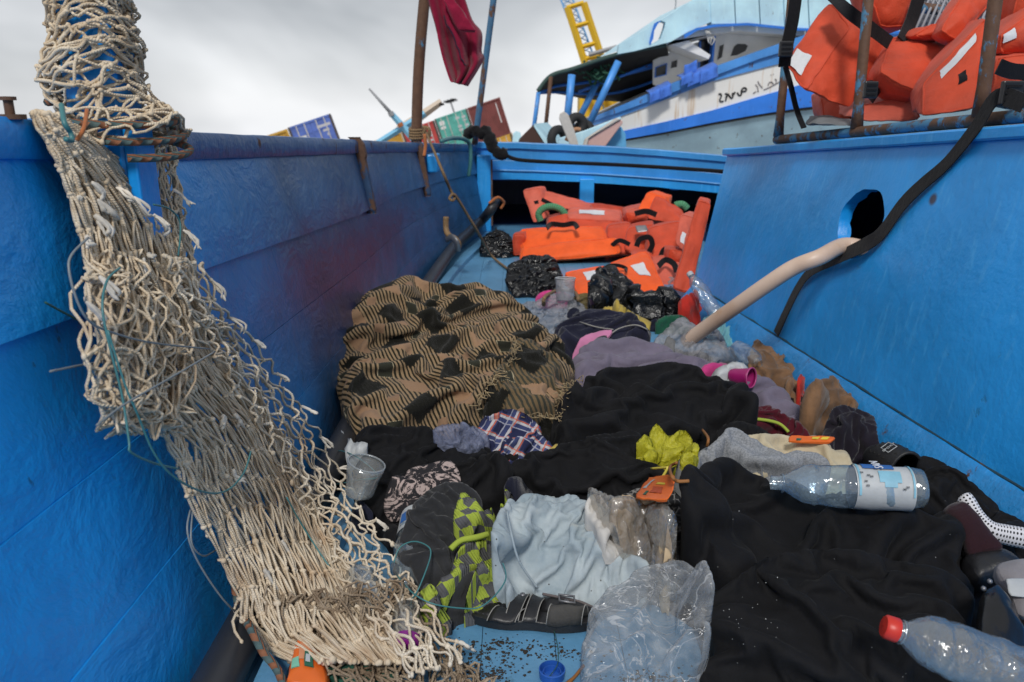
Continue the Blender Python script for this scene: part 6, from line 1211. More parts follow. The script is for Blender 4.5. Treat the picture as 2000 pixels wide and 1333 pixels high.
cloth('black_trousers', 'black trousers folded below the yellow bag', 'trousers', [(985, 955), (1000, 905), (1060, 885), (1140, 868), (1240, 852), (1262, 890), (1300, 925), (1250, 965), (1160, 985), (1060, 985), (1005, 975)], BK, .10, .07, (.05, .16, 8, 3.2), seed=31, group=blk)
cloth('black_jacket', 'small black jacket humped behind the heather grey shirt', 'jacket', [(1390, 880), (1398, 845), (1425, 828), (1470, 832), (1520, 855), (1500, 875), (1440, 885)], BK, .08, .06, seed=32, group=blk)
tee = cloth('black_tee', 'black tee shirt with a pale swirling print below the blanket', 'tee shirt', [(690, 900), (700, 850), (760, 845), (840, 848), (900, 872), (960, 880), (1003, 905), (985, 958), (935, 978), (850, 985), (800, 1000), (750, 1010), (700, 960)], BK, .10, .07, (.05, .12, 40, 2), seed=33)
cloth('shirt_print', None, None, [(748, 970), (765, 930), (790, 928), (800, 915), (840, 905), (880, 900), (900, 930), (880, 955), (840, 965), (815, 978), (780, 972)], MT['print'], .001, .01, (.0, .06, 30, 2), ex=0, seed=34, parent=tee, hm=False, skirt=.002, edge=.0035, rise=.001)
cloth('blue_film', 'crinkled bluish plastic film at the lower edge of the blanket', 'plastic', [(845, 842), (880, 834), (935, 838), (956, 850), (935, 868), (895, 862)], MT['bluefilm'], .04, .03, (.02, .06, 20, 1.5), seed=35, sharp=True)
cloth('folded_card', 'white and yellow folded card left of the clear cup', 'card', [(666, 842), (690, 858), (718, 862), (700, 880), (680, 878)], MT['label_w'], .02, .02, seed=36)
# --- near left
MT['dirt'] = plain('deck_grit', (0.035, 0.026, 0.018), .9, .5, .8, 60)
gd = MB()
for k in range(1000):
    cx, cy, sx, sy = random.choice([(985, 1262, 45, 10), (950, 1300, 45, 16), (1110, 1276, 50, 8), (900, 1290, 40, 22), (935, 1325, 30, 10), (1270, 1325, 60, 8)])
    p = atz(random.gauss(cx, sx), random.gauss(cy, sy)); r = abs(random.gauss(0, .0009)) + .0006; W = _ic * r * (1 + .4 * RNG.normal(size=(12, 3))) * [1.4, 1.4, .6] + p + [0, 0, r * .4]; gd.add(W, _if)
gd.build('grit', MT['dirt'], None, label='dark grit and dirt scattered on the bare blue deck', cat='grit', kind='stuff')
hd = cloth('hoodie', 'charcoal hoodie with lime green checked trim beside the net', 'hoodie', [(772, 1150), (780, 1060), (800, 1000), (848, 960), (905, 955), (935, 985), (930, 1035), (905, 1070), (885, 1120), (850, 1165), (815, 1185)], MT['charcoal'], .11, .07, (.05, .12, -50, 2.2), seed=37)
cloth('hood', None, None, [(808, 1200), (850, 1150), (920, 1120), (975, 1140), (960, 1180), (895, 1200), (885, 1222), (835, 1228)], MT['charcoal'], .05, .04, (.02, .1, 20, 2), seed=38, parent=hd)
for k, (ol, hh) in enumerate((([(885, 1018), (900, 970), (925, 975), (940, 988), (992, 983), (985, 1010), (962, 1048), (935, 1042), (910, 1030)], .03), ([(822, 1152), (850, 1122), (880, 1102), (900, 1070), (945, 1062), (975, 1085), (985, 1110), (975, 1125), (945, 1092), (910, 1108), (880, 1135), (862, 1155), (850, 1150)], .025), ([(905, 1158), (918, 1130), (942, 1103), (965, 1118), (990, 1150), (975, 1160)], .015), ([(815, 1180), (826, 1150), (850, 1150), (868, 1170), (886, 1180), (870, 1188), (845, 1178)], .02), ([(985, 960), (1000, 950), (1026, 966), (1020, 985), (1000, 982)], .02))):
    cloth('checked_trim', None, None, ol, MT['check'], hh * .7, .03, (.012, .06, 40, 2), seed=39 + k, parent=hd, res=.006)
sew([(880, 1075), (900, 1058), (930, 1052), (952, 1046)], MT['check'], .007, 'drawcord', hd, .008)
cloth('black_scarf', 'black scarf with grey lace pattern between denim and black cloak', 'scarf', [(1185, 1000), (1220, 965), (1300, 945), (1345, 950), (1350, 1020), (1360, 1075), (1300, 1090), (1240, 1075), (1195, 1055)], MT['lace'], .05, .04, (.025, .09, 30, 2), seed=46)
cloth('black_cloth', 'flat black cloth between the clear bag and the big black cloak', 'cloth', [(1260, 1110), (1300, 1072), (1360, 1060), (1410, 1110), (1440, 1170), (1410, 1240), (1370, 1200), (1310, 1150)], BK, .05, .04, seed=47, group=blk)
dn = cloth('jeans', 'pale washed denim garment with overlocked hems in the foreground', 'jeans', [(962, 1020), (985, 988), (1035, 973), (1100, 975), (1150, 990), (1185, 1035), (1205, 1070), (1245, 1070), (1273, 1090), (1255, 1125), (1195, 1150), (1205, 1175), (1160, 1195), (1105, 1178), (1060, 1180), (1025, 1158), (990, 1155), (985, 1100), (960, 1060)], MT['denim'], .09, .055, (.05, .10, 55, 2.2), seed=48, res=.0075, sub=1, ex=.50, bend=.10)
sew([(1060, 1162), (1100, 1170), (1135, 1178), (1165, 1192)], plain('overlock_thread', (.13, .11, .11), .9), .003, 'hem', dn, .006); sew([(990, 1000), (1000, 1050), (1015, 1100), (1050, 1150)], MT['denim'], .0025, 'seam', dn, .004)
cloth('white_napkin', 'dirty white cotton cloth on top of the denim', 'cloth', [(1142, 995), (1152, 972), (1185, 985), (1225, 1022), (1233, 1038), (1218, 1062), (1192, 1072), (1170, 1050), (1160, 1020)], MT['white_c'], .03, .02, (.012, .08, 50, 2), seed=49)
# --- near right
cp = cloth('cream_trousers', 'cream twill trousers under the heather grey shirt', 'trousers', [(1338, 925), (1345, 900), (1400, 885), (1450, 862), (1530, 858), (1620, 872), (1672, 900), (1688, 935), (1670, 955), (1590, 965), (1500, 960), (1420, 935), (1375, 935)], MT['cream'], .085, .06, (.03, .15, 15, 2.5), seed=50, res=.0105, sub=1)
cloth('waistband', None, None, [(1318, 928), (1325, 902), (1345, 898), (1350, 925), (1335, 935)], MT['grey_c'], .04, .02, (.004, .05, 0, 1), seed=51, parent=cp)
cloth('grey_shirt', 'heather grey shirt lying over the cream trousers', 'shirt', [(1355, 888), (1385, 872), (1405, 858), (1430, 845), (1465, 856), (1520, 882), (1590, 888), (1626, 908), (1600, 932), (1568, 936), (1550, 952), (1490, 950), (1430, 922), (1405, 905), (1370, 902)], MT['heather'], .028, .018, (.014, .12, -20, 2.2), seed=52, res=.009, sub=1)
cloth('black_coat', 'black coat wedged along the foot board at the right', 'coat', [(1790, 905), (1830, 905), (1890, 940), (1960, 1000), (2020, 1045), (2020, 1110), (1930, 1060), (1860, 1000), (1800, 985)], BK, .09, .06, (.04, .12, -35, 2.5), seed=53, group=blk)
cloth('black_cloak', 'large black cotton cloak heaped in the right foreground', 'cloak', [(1330, 1010), (1338, 955), (1360, 925), (1405, 915), (1470, 935), (1550, 958), (1640, 985), (1740, 1000), (1800, 1010), (1850, 1005), (1888, 1070), (1905, 1150), (1800, 1180), (1650, 1170), (1520, 1170), (1440, 1165), (1390, 1120), (1345, 1070)], BK, .15, .10, (.075, .26, 40, 2.8), seed=54, res=.0125, sub=1, group=blk)
cloth('black_shawl', 'black cotton shawl filling the bottom right corner', 'shawl', [(1375, 1195), (1420, 1140), (1480, 1100), (1560, 1080), (1660, 1078), (1760, 1100), (1850, 1130), (1900, 1190), (1885, 1270), (1900, 1350), (1920, 1420), (1650, 1440), (1440, 1420), (1365, 1335), (1398, 1260)], BK, .09, .06, (.065, .22, -35, 2.6), seed=55, res=.011, sub=1, group=blk)
sp = MB()
for k in range(34):
    px_, py_ = (random.gauss(1470, 40), random.gauss(1200, 25)) if k % 2 else (random.uniform(1400, 1880), random.uniform(980, 1325)); p = hit(px_, py_); r = .0005 + .0006 * random.random() ** 3; sp.add(_ic * r * (1 + .3 * RNG.normal(size=(12, 3))) + p + [0, 0, .002], _if)
sp.build('lint', plain('white_lint', (.6, .6, .58), .9), None, label='white specks of lint on the black cloth', cat='lint', kind='stuff')
# ------------------------------------------------------------------ bottles, cups, packs, shoes
PB = [(0, .001), (.002, .028), (.006, .036), (.03, .038), (.06, .037), (.075, .0385), (.10, .037), (.115, .0385), (.14, .0385), (.19, .0385), (.205, .036), (.215, .0375), (.235, .034), (.255, .025), (.272, .0155), (.280, .013), (.300, .013)]
def scaled(prof, L_, R_k): m = prof[-1][0]; return [(t / m * L_, r * R_k) for t, r in prof]
def bottle(label, A, B, L_, rk, mat, cap=None, lab=None, crush=.004, prof=PB, group='empty plastic bottles', labels=(), seed=1):
    A = np.array(A, float); B = np.array(B, float); B = A + nrm(B - A) * L_; t = thing('plastic_bottle', label, 'bottle', tuple((A + B) / 2), group); pr = scaled(prof, L_, rk)
    fine = []
    for i in range(len(pr) - 1):
        for k in range(3): fine.append((pr[i][0] + (pr[i + 1][0] - pr[i][0]) * k / 3, pr[i][1] + (pr[i + 1][1] - pr[i][1]) * k / 3))
    fine.append(pr[-1]); V, Fc, U = lathe(A, B, fine, 28); ax = nrm(B - A); body = np.clip(((V - A) @ ax) / L_, 0, 1)
    d = crush * fbm(V * 22 + seed, 2) * np.clip((.88 - body) * 6, 0, 1); V = V + nrm(V - (A + ax * ((V - A) @ ax)[:, None])) * d[:, None]; obj('bottle_body', V, Fc, mat, t, uv=U)
    if cap: V, Fc, U = lathe(B - ax * .016, B + ax * .006, [(0, .001), (0, .0165 * rk), (.002, .0172 * rk), (.018, .0165 * rk), (.021, .014 * rk), (.022, .001)], 20); obj('cap', V, Fc, cap, t, sharp=40)
    V, Fc, U = lathe(B - ax * .024, B, [(0, .013 * rk), (0, .0175 * rk), (.003, .0175 * rk), (.003, .013 * rk)], 18); obj('neck_ring', V, Fc, mat, t)
    if lab:
        t0, t1, m = lab; n = 30; V, Fc, U = lathe(A + ax * t0 * L_, B, [((t1 - t0) * L_ * k / 6, .0388 * rk + .0012) for k in range(7)], n); d = crush * .5 * fbm(V * 22 + seed, 2); V = V + nrm(V - (A + ax * ((V - A) @ ax)[:, None])) * (d[:, None] * .6); lo = obj('label', V, Fc, m, t, uv=U)
        for (a0, a1, s0, s1, mm) in labels:   # printed blocks on the label
            n_ = nrm(np.cross(ax, [0, 0, 1])); b_ = np.cross(n_, ax); R = .0388 * rk + .0035; g = []
            for s_ in np.linspace(s0, s1, 5): g.append([A + ax * L_ * s_ + R * (math.cos(a) * n_ + math.sin(a) * b_) for a in np.radians(np.linspace(a0, a1, 8))])
            obj('label_print', *loft(g), mm, lo)
    return t
def hz(px, py, dz): p = hit(px, py, dz); return p
def letters(body, size, centre, xd, yd, mat, parent, name='lettering'):
    c_ = bpy.data.curves.new('txt', 'FONT'); c_.body = body; c_.size = size; c_.extrude = .0004; c_.align_x = 'CENTER'; c_.align_y = 'CENTER'; q = bpy.data.objects.new('tmp', c_); COL.objects.link(q); bpy.context.view_layer.update(); me = bpy.data.meshes.new_from_object(q)
    V = np.array([v.co for v in me.vertices]); Fc = [list(p.vertices) for p in me.polygons]; bpy.data.objects.remove(q); zd = np.cross(xd, yd); return obj(name, np.array(centre) + V[:, :1] * xd + V[:, 1:2] * yd + V[:, 2:] * zd, Fc, mat, parent, smooth=False)
# 1.5 l bottle by the clog
a = hz(1806, 958, .045); b = hz(1606, 948, .045)
bt = bottle('clear water bottle with a white and blue label beside the black clog', a, b, .30, 1.12, MT['clearblue'], None, (.10, .47, MT['label_w']), .006, labels=[(55, 100, .22, .42, MT['label_b']), (108, 140, .19, .33, MT['label_c']), (140, 152, .22, .30, MT['label_c']), (40, 175, .445, .46, MT['label_c']), (40, 175, .108, .12, MT['label_c'])] , seed=3)
ax_ = nrm(b - a); n_ = nrm(np.cross(ax_, [0, 0, 1])); b_ = np.cross(n_, ax_); R_b = .0388 * 1.12 + .006
def onb(deg, t): q = math.radians(deg); return a + ax_ * .30 * t + R_b * (math.cos(q) * n_ + math.sin(q) * b_), nrm(math.cos(q) * n_ + math.sin(q) * b_)
c_, o_ = onb(84, .32); letters('SAN', .024, c_, np.cross(ax_, o_), ax_, plain('white_print', (.75, .77, .8), .5), bt)
for k_, (dg, tt) in enumerate(((125, .40), (128, .38), (150, .16), (155, .18), (150, .41), (140, .42), (118, .44))):
    c_, o_ = onb(dg, tt); letters('lllll', .006, c_, ax_, -np.cross(ax_, o_), MT['ink'], bt, 'small_print')
bottle('small clear bottle lying on the brown shirt with its open neck to the front', hz(1440, 682, .03), hz(1492, 716, .02), .20, .85, MT['clear'], None, None, .008, seed=5)
bottle('clear bottle leaning against the cabin foot behind the hose', hz(1402, 618, .02), hz(1402, 618, .02) + [-.10, .15, .16], .25, .9, MT['clear'], MT['label_w'], None, .006, seed=6)
bottle('clear bottle with a blue label under the right edge of the net', atz(815, 1015, .07), atz(790, 1175, .05), .27, .98, MT['clearblue'], MT['clear'], (.0, .30, MT['label_w']), .007, labels=[(40, 150, .08, .22, MT['label_b'])], seed=7)
bottle('clear bottle with a red cap at the bottom right corner', aty(2090, 1350, .98), aty(1838, 1262, 1.02), .27, 1.10, MT['clear'], MT['red_cap'], None, .004, seed=8)
bottle('clear bottle lying under the net tail with a purple base', atz(742, 1215, .045), atz(700, 1130, .05), .2, .85, MT['clear'], None, None, .006, seed=9)
# jar with purple lid under the net
j0 = atz(795, 1290, .02); t = thing('purple_jar', 'clear jar with a purple lid caught under the net tail', 'jar', tuple(j0)); V, Fc, U = lathe(j0 + [-.01, .085, .045], j0 + [0, -.01, .025], [(0, .001), (0, .026), (.06, .027), (.075, .024)], 22); obj('jar_body', V, Fc, MT['clear'], t)
V, Fc, U = lathe(j0 + [-.002, .015, .03], j0 + [.004, -.06, .012], [(0, .027), (.004, .028), (.022, .027), (.025, .02), (.025, .001)], 22); obj('lid', V, Fc, MT['purple'], t, sharp=40)
def cupobj(name, label, cat, base, top, r0, r1, mat, rim=None, group=None):
    t = thing(name, label, cat, tuple(base), group); A = np.array(base, float); B = np.array(top, float); L_ = np.linalg.norm(B - A); V, Fc, U = lathe(A, B, [(0, .001), (0, r0 * .95), (.003, r0)] + [(L_ * k / 8, r0 + (r1 - r0) * k / 8) for k in range(1, 9)] + [(L_ - .001, r1 - .0015)], 30)
    V = V + .004 * np.stack([fbm(V * 18, 2), fbm(V * 18 + 5, 2), 0 * V[:, 0]], 1); obj('cup_wall', V, Fc, mat, t); ax = nrm(B - A); n = nrm(np.cross(ax, [0, 0, 1])); b_ = np.cross(n, ax); a_ = np.linspace(0, 6.2832, 30, endpoint=False); P = B + r1 * (np.cos(a_)[:, None] * n + np.sin(a_)[:, None] * b_); obj('rim', *tube(P, .0025, 6, True)[:2], rim or mat, t); return t
a = hz(735, 985, .05); cupobj('plastic_cup', 'clear plastic cup lying between the net and the black tee', 'cup', hz(700, 965, .05), hz(716, 905, .10) , .032, .044, clearp('clear_cup', (.84, .88, .9), .12, .22, 30, .4))
wcup = hz(1104, 586, 0.0); cupobj('white_cup', 'milky white cup standing behind the clear bag', 'cup', wcup, wcup + [0, .01, .10], .04, .046, MT['milky'], MT['label_w'])
rope([hz(1062, 596, .02), hz(1065, 580, .05), aty(1090, 568, 4.05), aty(1120, 570, 4.05), hz(1130, 585, .03)], .009, 'tanrope', 'tan rope loop around the milky white cup')
pc0 = hz(1466, 742, .012); cupobj('pink_cup', 'pink cup lying on its side next to the white wrapper', 'cup', pc0 + [-.05, .045, .0], pc0 + [.0, -.005, .008], .022, .032, plain('magenta_cup', (.30, .01, .12), .4), MT['pinkcup'])
# cap and twig on the deck
c0 = atz(1078, 1322); t = thing('bottle_cap', 'blue bottle cap upside down at the bottom edge of the deck', 'cap', tuple(c0)); V, Fc, U = lathe(c0, c0 + [0, 0, .02], [(.0, .001), (.0, .0225), (.016, .0235), (.017, .0215), (.003, .0205), (.003, .016), (.012, .0155), (.012, .0145), (.002, .014), (.002, .001)], 32); obj('cap_shell', V, Fc, MT['blue_cap2'], t, sharp=40)
obj('twig', *tube(crom([atz(1090, 1350, .008), atz(1120, 1325, .006), atz(1140, 1300, .01)], 4), [.004] * 4 + [.003] * 5, 6)[:2], MT['brownstring'], None, label='brown twig at the edge of the clear bag', cat='twig')
# clear crushed canister bag in the foreground
t = cloth('clear_bag', 'large crushed clear plastic bag in the middle foreground', 'bag', [(1133, 1330), (1140, 1255), (1170, 1190), (1215, 1150), (1260, 1115), (1330, 1095), (1375, 1120), (1397, 1160), (1378, 1190), (1392, 1220), (1375, 1285), (1340, 1333), (1330, 1390), (1150, 1400)], MT['milky2'], .08, .06, (.045, .14, 40, 1.6), seed=60, rise=.05, puff=.05, res=.0095, sub=1, ex=.30, bend=.1)
# bread in its bag, juice carton, straw, strings
bd = cloth('bread', 'mouldy flat bread inside a clear bag on the denim', 'bread', [(1190, 985), (1230, 975), (1280, 980), (1315, 1005), (1315, 1035), (1270, 1035), (1225, 1015)], MT['bread'], .035, .03, (.012, .05, 30, 1.5), seed=61)
cloth('bread_bag', 'crinkled clear bag wrapped round the bread', 'bag', [(1148, 955), (1165, 957), (1200, 972), (1250, 968), (1300, 975), (1325, 995), (1322, 1020), (1338, 1050), (1300, 1048), (1250, 1035), (1215, 1015), (1180, 985)], MT['breadbag'], .015, .02, (.014, .06, 30, 1.6), seed=62, ex=.35, bend=.05)
jp, fn = slab([(1268, 932), (1322, 926), (1304, 978), (1238, 972)], [hit(1290, 930)[1] - .0, hit(1320, 926)[1], hit(1300, 978)[1] - .01, hit(1240, 972)[1] - .01], (0, .004, -.008), MT['orange_pack'], None, .001, 8, 12, name='juice_carton', label='flattened orange juice carton sticking out of the bread bag', cat='carton')
patch(fn, [(-.85, -.2), (-.55, .6), (-.4, .6), (-.65, -.2)], MT['label_w'], jp, 'print_block', off=.002); patch(fn, R_(-.55, -.35, -.75, -.45), MT['green_print'], jp, 'print_block', off=.002); patch(fn, R_(-.1, .6, .15, .3), MT['yellow_print'], jp, 'print_block', off=.002); patch(fn, R_(-.2, .5, -.55, -.05), plain('dark_orange_print', (.5, .07, .01), .5), jp, 'print_block', off=.002)
obj('drinking_straw', *tube(crom([hz(1290, 938, .01), hz(1303, 917, .02), hz(1300, 914, .022), hz(1272, 916, .02)], 4), .0032, 8)[:2], MT['straw'], None, label='bent yellow drinking straw above the juice carton', cat='straw')
rope([hz(1320, 905, .01), hz(1308, 915, .02), hz(1312, 930, .02), hz(1322, 940, .015), hz(1345, 938, .01)], .0035, None, '', '') if False else obj('string', *tube(crom([hz(1322, 904, .012), hz(1309, 912, .02), hz(1311, 928, .02), hz(1322, 940, .015), hz(1346, 940, .012)], 5), .0036, 6)[:2], MT['brownstring'], None, label='brown string loop by the grey waistband', cat='string')
obj('string', *tube(crom([hz(1372, 840, .01), hz(1383, 856, .02), hz(1381, 872, .012)], 5), .0038, 6)[:2], MT['brownstring'], None, label='orange brown string behind the yellow bag', cat='string')
cloth('yellow_bag', 'bright yellow polythene bag in the middle of the black garments', 'bag', [(1243, 862), (1262, 850), (1282, 833), (1305, 848), (1338, 842), (1358, 862), (1362, 888), (1340, 900), (1300, 897), (1257, 888), (1268, 872)], MT['yellowbag'], .04, .03, (.025, .09, 35, 1.6), seed=63, sharp=True, ex=.4)
ow, fn = slab([(1548, 849), (1632, 853), (1622, 864), (1543, 860)], [hit(1590, 850, .01)[1]] * 2 + [hit(1590, 864, .01)[1]] * 2, (0, .003, -.008), MT['orange_pack'], None, .001, 7, 12, name='juice_carton', label='flattened orange juice carton behind the cream trousers', cat='carton')
patch(fn, R_(.05, .35, -.4, .4), MT['yellow_print'], ow, 'print_block', off=.002); patch(fn, R_(.45, .75, -.4, .4), MT['yellow_print'], ow, 'print_block', off=.002); patch(fn, R_(-.6, -.4, -.9, -.2), MT['green_print'], ow, 'print_block', off=.002)
y0 = atz(590, 1300, .05)[1]
oc, fn = slab([(582, 1240), (622, 1250), (640, 1345), (555, 1330)], [y0 + .05, y0 + .05, y0 - .06, y0 - .06], (0, .02, -.05), MT['orange_pack'], None, .006, 10, 10, name='juice_carton', label='crushed orange juice carton under the lower end of the net', cat='carton')
patch(fn, [(-.6, .9), (.6, .9), (.5, .0), (-.5, -.1)], plain('peach_print', (.62, .25, .12), .5), oc, 'print_block', off=.002); patch(fn, R_(-.1, .45, -.35, .25), MT['green_print'], oc, 'print_block', off=.004); patch(fn, [(-.9, -.1), (-.5, .0), (-.4, -.4), (-.9, -.5)], plain('mint_print', (.2, .5, .36), .5), oc, 'print_block', off=.003); patch(fn, R_(.0, .3, -.2, .12), MT['label_w'], oc, 'lettering', off=.0055)
cloth('green_cloth', 'dark green cloth with white dots under the net tail', 'cloth', [(622, 1262), (660, 1255), (720, 1275), (770, 1310), (780, 1360), (700, 1400), (640, 1390), (620, 1330)], MT['dots'], .035, .03, (.02, .09, 30, 2), seed=64)
# --- sandal
A_ = atz(900, 1195); B_ = atz(1165, 1225); sx = nrm(B_ - A_); L_ = np.linalg.norm(B_ - A_); sy = np.array([-sx[1], sx[0], 0]); sn = thing('sandal', 'worn black leather sandal with buckled straps on the deck', 'sandal', tuple((A_ + B_) / 2))
def sol(t): return .052 * math.sin(math.pi * min(max(t, 0.001), .999) ** .8) ** .45 * (1 - .18 * math.exp(-((t - .55) / .15) ** 2))
ts = np.linspace(.005, .995, 26); top_ = [A_ + sx * L_ * t + sy * sol(t) for t in ts] + [A_ + sx * L_ * t - sy * sol(t) * .95 for t in ts[::-1]]; top_ = np.array(top_); n_ = len(top_)
V = np.concatenate([top_ + [0, 0, .004], top_ * 1 + [0, 0, .022], (top_ - top_.mean(0)) * .96 + top_.mean(0) + [0, 0, .0235]]); Fc = [[i, (i + 1) % n_, n_ + (i + 1) % n_, n_ + i] for i in range(n_)] + [[n_ + i, n_ + (i + 1) % n_, 2 * n_ + (i + 1) % n_, 2 * n_ + i] for i in range(n_)] + [list(range(2 * n_, 3 * n_)), list(range(n_))[::-1]]
obj('sole', V, Fc, MT['leather'], sn, sharp=40)
def strapover(t0, t1, hgt, name, s0=-1.0, s1=1.0, mat='leather', skew=0.0, edge=True):
    rows = []
    for k in range(11):
        f_ = k / 10; q = s0 + (s1 - s0) * f_; zz = .0245 + hgt * math.sin(math.pi * min(max(f_, .0), 1)) ** .7
        rows.append([A_ + sx * L_ * (t + skew * f_) + sy * (q * 1.02 * sol(t)) + [0, 0, zz + .002 * math.sin(t * 37 + q * 3)] for t in np.linspace(t0, t1, 7)])
    o = obj(name, *loft(rows), MT[mat], sn); o.modifiers.new('s', 'SOLIDIFY').thickness = .0025; R3 = np.array(rows)
    if edge:
        for c in (0, -1): obj('cut_edge', *tube(R3[:, c] + [0, 0, .0006], .0011, 5)[:2], MT['stitch'], sn)
    return o
strapover(.10, .34, .004, 'insole_pad', -.75, .9, edge=False); strapover(.36, .46, .014, 'cross_strap', -1.0, 1.0, skew=.03); strapover(.49, .585, .016, 'cross_strap', -1.0, 1.0, skew=.03); strapover(.60, .97, .013, 'heel_pad', -.1, 1.0, edge=False); strapover(.24, .44, .010, 'toe_strap', -1.08, -.1, skew=.06); strapover(.66, .90, .034, 'heel_loop', -1.12, -.2, 'leather_in', .04)
for k in (0, 1):
    a_ = np.linspace(0, 6.2832, 24, endpoint=False); c_ = A_ + sx * L_ * (.21 + .07 * k) + sy * .014 + [0, 0, .0325]; P = c_ + np.stack([sx * .009 * math.cos(q) + sy * .014 * math.sin(q) for q in a_]); obj('stitched_ring', *tube(P, .0009, 5, True)[:2], MT['stitch'], sn)
for tt, qq in ((.46, .1), (.78, -.05)):
    c_ = A_ + sx * L_ * tt + sy * qq * .05 + [0, 0, .05]; V, Fc, U = lathe(c_, c_ + [0, 0, .004], [(0, .001), (0, .006), (.003, .005), (.004, .001)], 12); obj('rivet', V, Fc, MT['steel'], sn)
c_ = A_ + sx * L_ * .72 + sy * .01 + [0, 0, .056]; obj('buckle', *tube(np.array([c_, c_ + sx * .03, c_ + sx * .034 - sy * .022, c_ + sx * .004 - sy * .02]), .0028, 6, True)[:2], MT['steel'], sn)
# --- clog
c0 = hz(1700, 915, .01); c1 = hz(1825, 925, .01); cxv = nrm((c1 - c0) * [1, 1, 0]); cyv = np.array([-cxv[1], cxv[0], 0]); cl = thing('clog', 'black perforated rubber clog lying behind the water bottle', 'clog', tuple((c0 + c1) / 2)); zb = min(c0[2], c1[2])
rows = []
for t in np.linspace(0, 1, 14):
    wv = .048 * (math.sin(math.pi * (.12 + .42 * t)) ** .6); hv = .03 + .075 * math.sin(math.pi * .5 * min(1, t * 1.15 + .1)); rows.append([c0 + cxv * (.155 * t) + cyv * (wv * math.cos(a_)) + np.array([0, 0, .035 + hv * math.sin(a_) * .75]) - [0, 0, c0[2] - zb] for a_ in np.linspace(0, 2 * math.pi, 28, endpoint=False)])
V, Fc = loft(rows, True); Fc.append(list(range(28))); o = obj('toe_box', V, Fc, MT['rubber'], cl); o.modifiers.new('s', 'SOLIDIFY').thickness = .005
R3 = np.array(rows); obj('collar', *tube(R3[-1], .005, 8, True)[:2], MT['rubber'], cl)
for i in (3, 5, 7, 9, 11):
    for a_ in range(3, 12, 2):
        p = R3[i][a_] * .5 + R3[i + 1][a_] * .5; nn_ = nrm(p - R3[i].mean(0)); V, Fc, U = lathe(p - nn_ * .004, p + nn_ * .0008, [(0, .001), (0, .0042), (.0044, .0042), (.0046, .001)], 8); obj('vent_hole', V, Fc, MT['odark'], cl)
a0 = R3[8][10] ; q = [R3[7][10], R3[7][8], R3[10][8], R3[10][10]]; q = [p + nrm(p - R3[8].mean(0)) * .004 for p in q]; obj('badge_outline', *tube(np.array(q), .0012, 5, True)[:2], MT['label_w'], cl)
txt = bpy.data.curves.new('badge_text', 'FONT'); txt.body = 'SPORT'; txt.size = .012; txt.extrude = .0004; txt.align_x = 'CENTER'; txt.align_y = 'CENTER'; tob = bpy.data.objects.new('tmp', txt); COL.objects.link(tob)
bx_ = nrm(q[1] - q[0]); ux = nrm(q[3] - q[0]); nz_ = nrm(np.cross(bx_, ux)); nz_ = nz_ if nz_ @ (CAM - q[0]) > 0 else -nz_; ux = np.cross(nz_, bx_); bpy.context.view_layer.update(); me = bpy.data.meshes.new_from_object(tob); V = np.array([v.co for v in me.vertices]); cc = np.mean(q, 0); V = cc + V[:, :1] * bx_ + V[:, 1:2] * ux + V[:, 2:] * nz_; Fc = [list(p.vertices) for p in me.polygons]; bpy.data.objects.remove(tob); obj('lettering', V, Fc, MT['label_w'], cl, smooth=False)
for k in range(3):
    p = c0 + cxv * (.10 + .03 * k) + cyv * .055 + np.array([0, 0, .05]); V, Fc = hexa([p, p + cxv * .02, p + cxv * .022 + [0, 0, .025], p + cxv * .008 + [0, 0, .022], p + cyv * .012, p + cxv * .02 + cyv * .012, p + cxv * .022 + cyv * .012 + [0, 0, .025], p + cxv * .008 + cyv * .012 + [0, 0, .022]]); obj('strap_lug', V, Fc, MT['rubber'], cl, smooth=False)
# --- two black shoes at the right edge
s1 = thing('running_shoe', 'black running shoe with a white dotted lining at the right edge', 'shoe', tuple(hz(1940, 1080, 0)))
yb1 = hit(1930, 1090, .05)[1]
slab([(1848, 990), (1884, 972), (1968, 1068), (1902, 1088)], [yb1 + .12, yb1 + .13, yb1 + .02, yb1 + .02], (.02, .06, -.06), fabric('dark_maroon_knit', (0.028, 0.010, 0.014)), s1, .006, 12, 6, name='tongue')
slab([(1885, 1075), (1965, 1062), (2010, 1100), (1900, 1135)], [yb1 + .04, yb1 + .06, yb1 + .0, yb1 - .03], (.02, .05, -.09), MT['leather'], s1, .012, 12, 4, name='toe_cap')
def dots2():
    s = NT('dotted_mesh_lining'); v = s.voro(150); q = s.n('ShaderNodeTexVoronoi'); q.inputs['Randomness'].default_value = 0.0; q.inputs['Scale'].default_value = 150; s.put(q.inputs['Vector'], s.co('UV')); c = s.mix(s.ramp(q.outputs['Distance'], .30, .26), (.68, .67, .69), (.02, .02, .02)); return s.fin(s.bsdf(c, .9))
lp = crom([aty(1878, 968, yb1 + .16), aty(1888, 980, yb1 + .15), aty(1905, 1010, yb1 + .13), aty(1930, 1035, yb1 + .11), aty(1965, 1045, yb1 + .10), aty(2020, 1055, yb1 + .08)], 6); V, Fc, U = tube(lp, np.interp(np.linspace(0, 1, len(lp)), [0, .1, .5, 1], [.007, .015, .018, .021]), 12, flat=1.15); U = U * [.08, 1]; obj('lining', V, Fc, dots2(), s1, uv=U)
s2 = thing('dress_shoe', 'shiny black shoe with grey lining at the lower right edge', 'shoe', tuple(hz(1950, 1280, 0)))
yb2 = hit(1930, 1250, .05)[1]
slab([(1915, 1150), (1958, 1125), (2030, 1290), (1905, 1265)], [yb2 + .06, yb2 + .05, yb2 - .08, yb2 - .07], (.04, .05, -.08), plain('patent_leather', (0.010, 0.010, 0.011), .22, .2, .35, 45), s2, .012, 14, 4, name='upper')
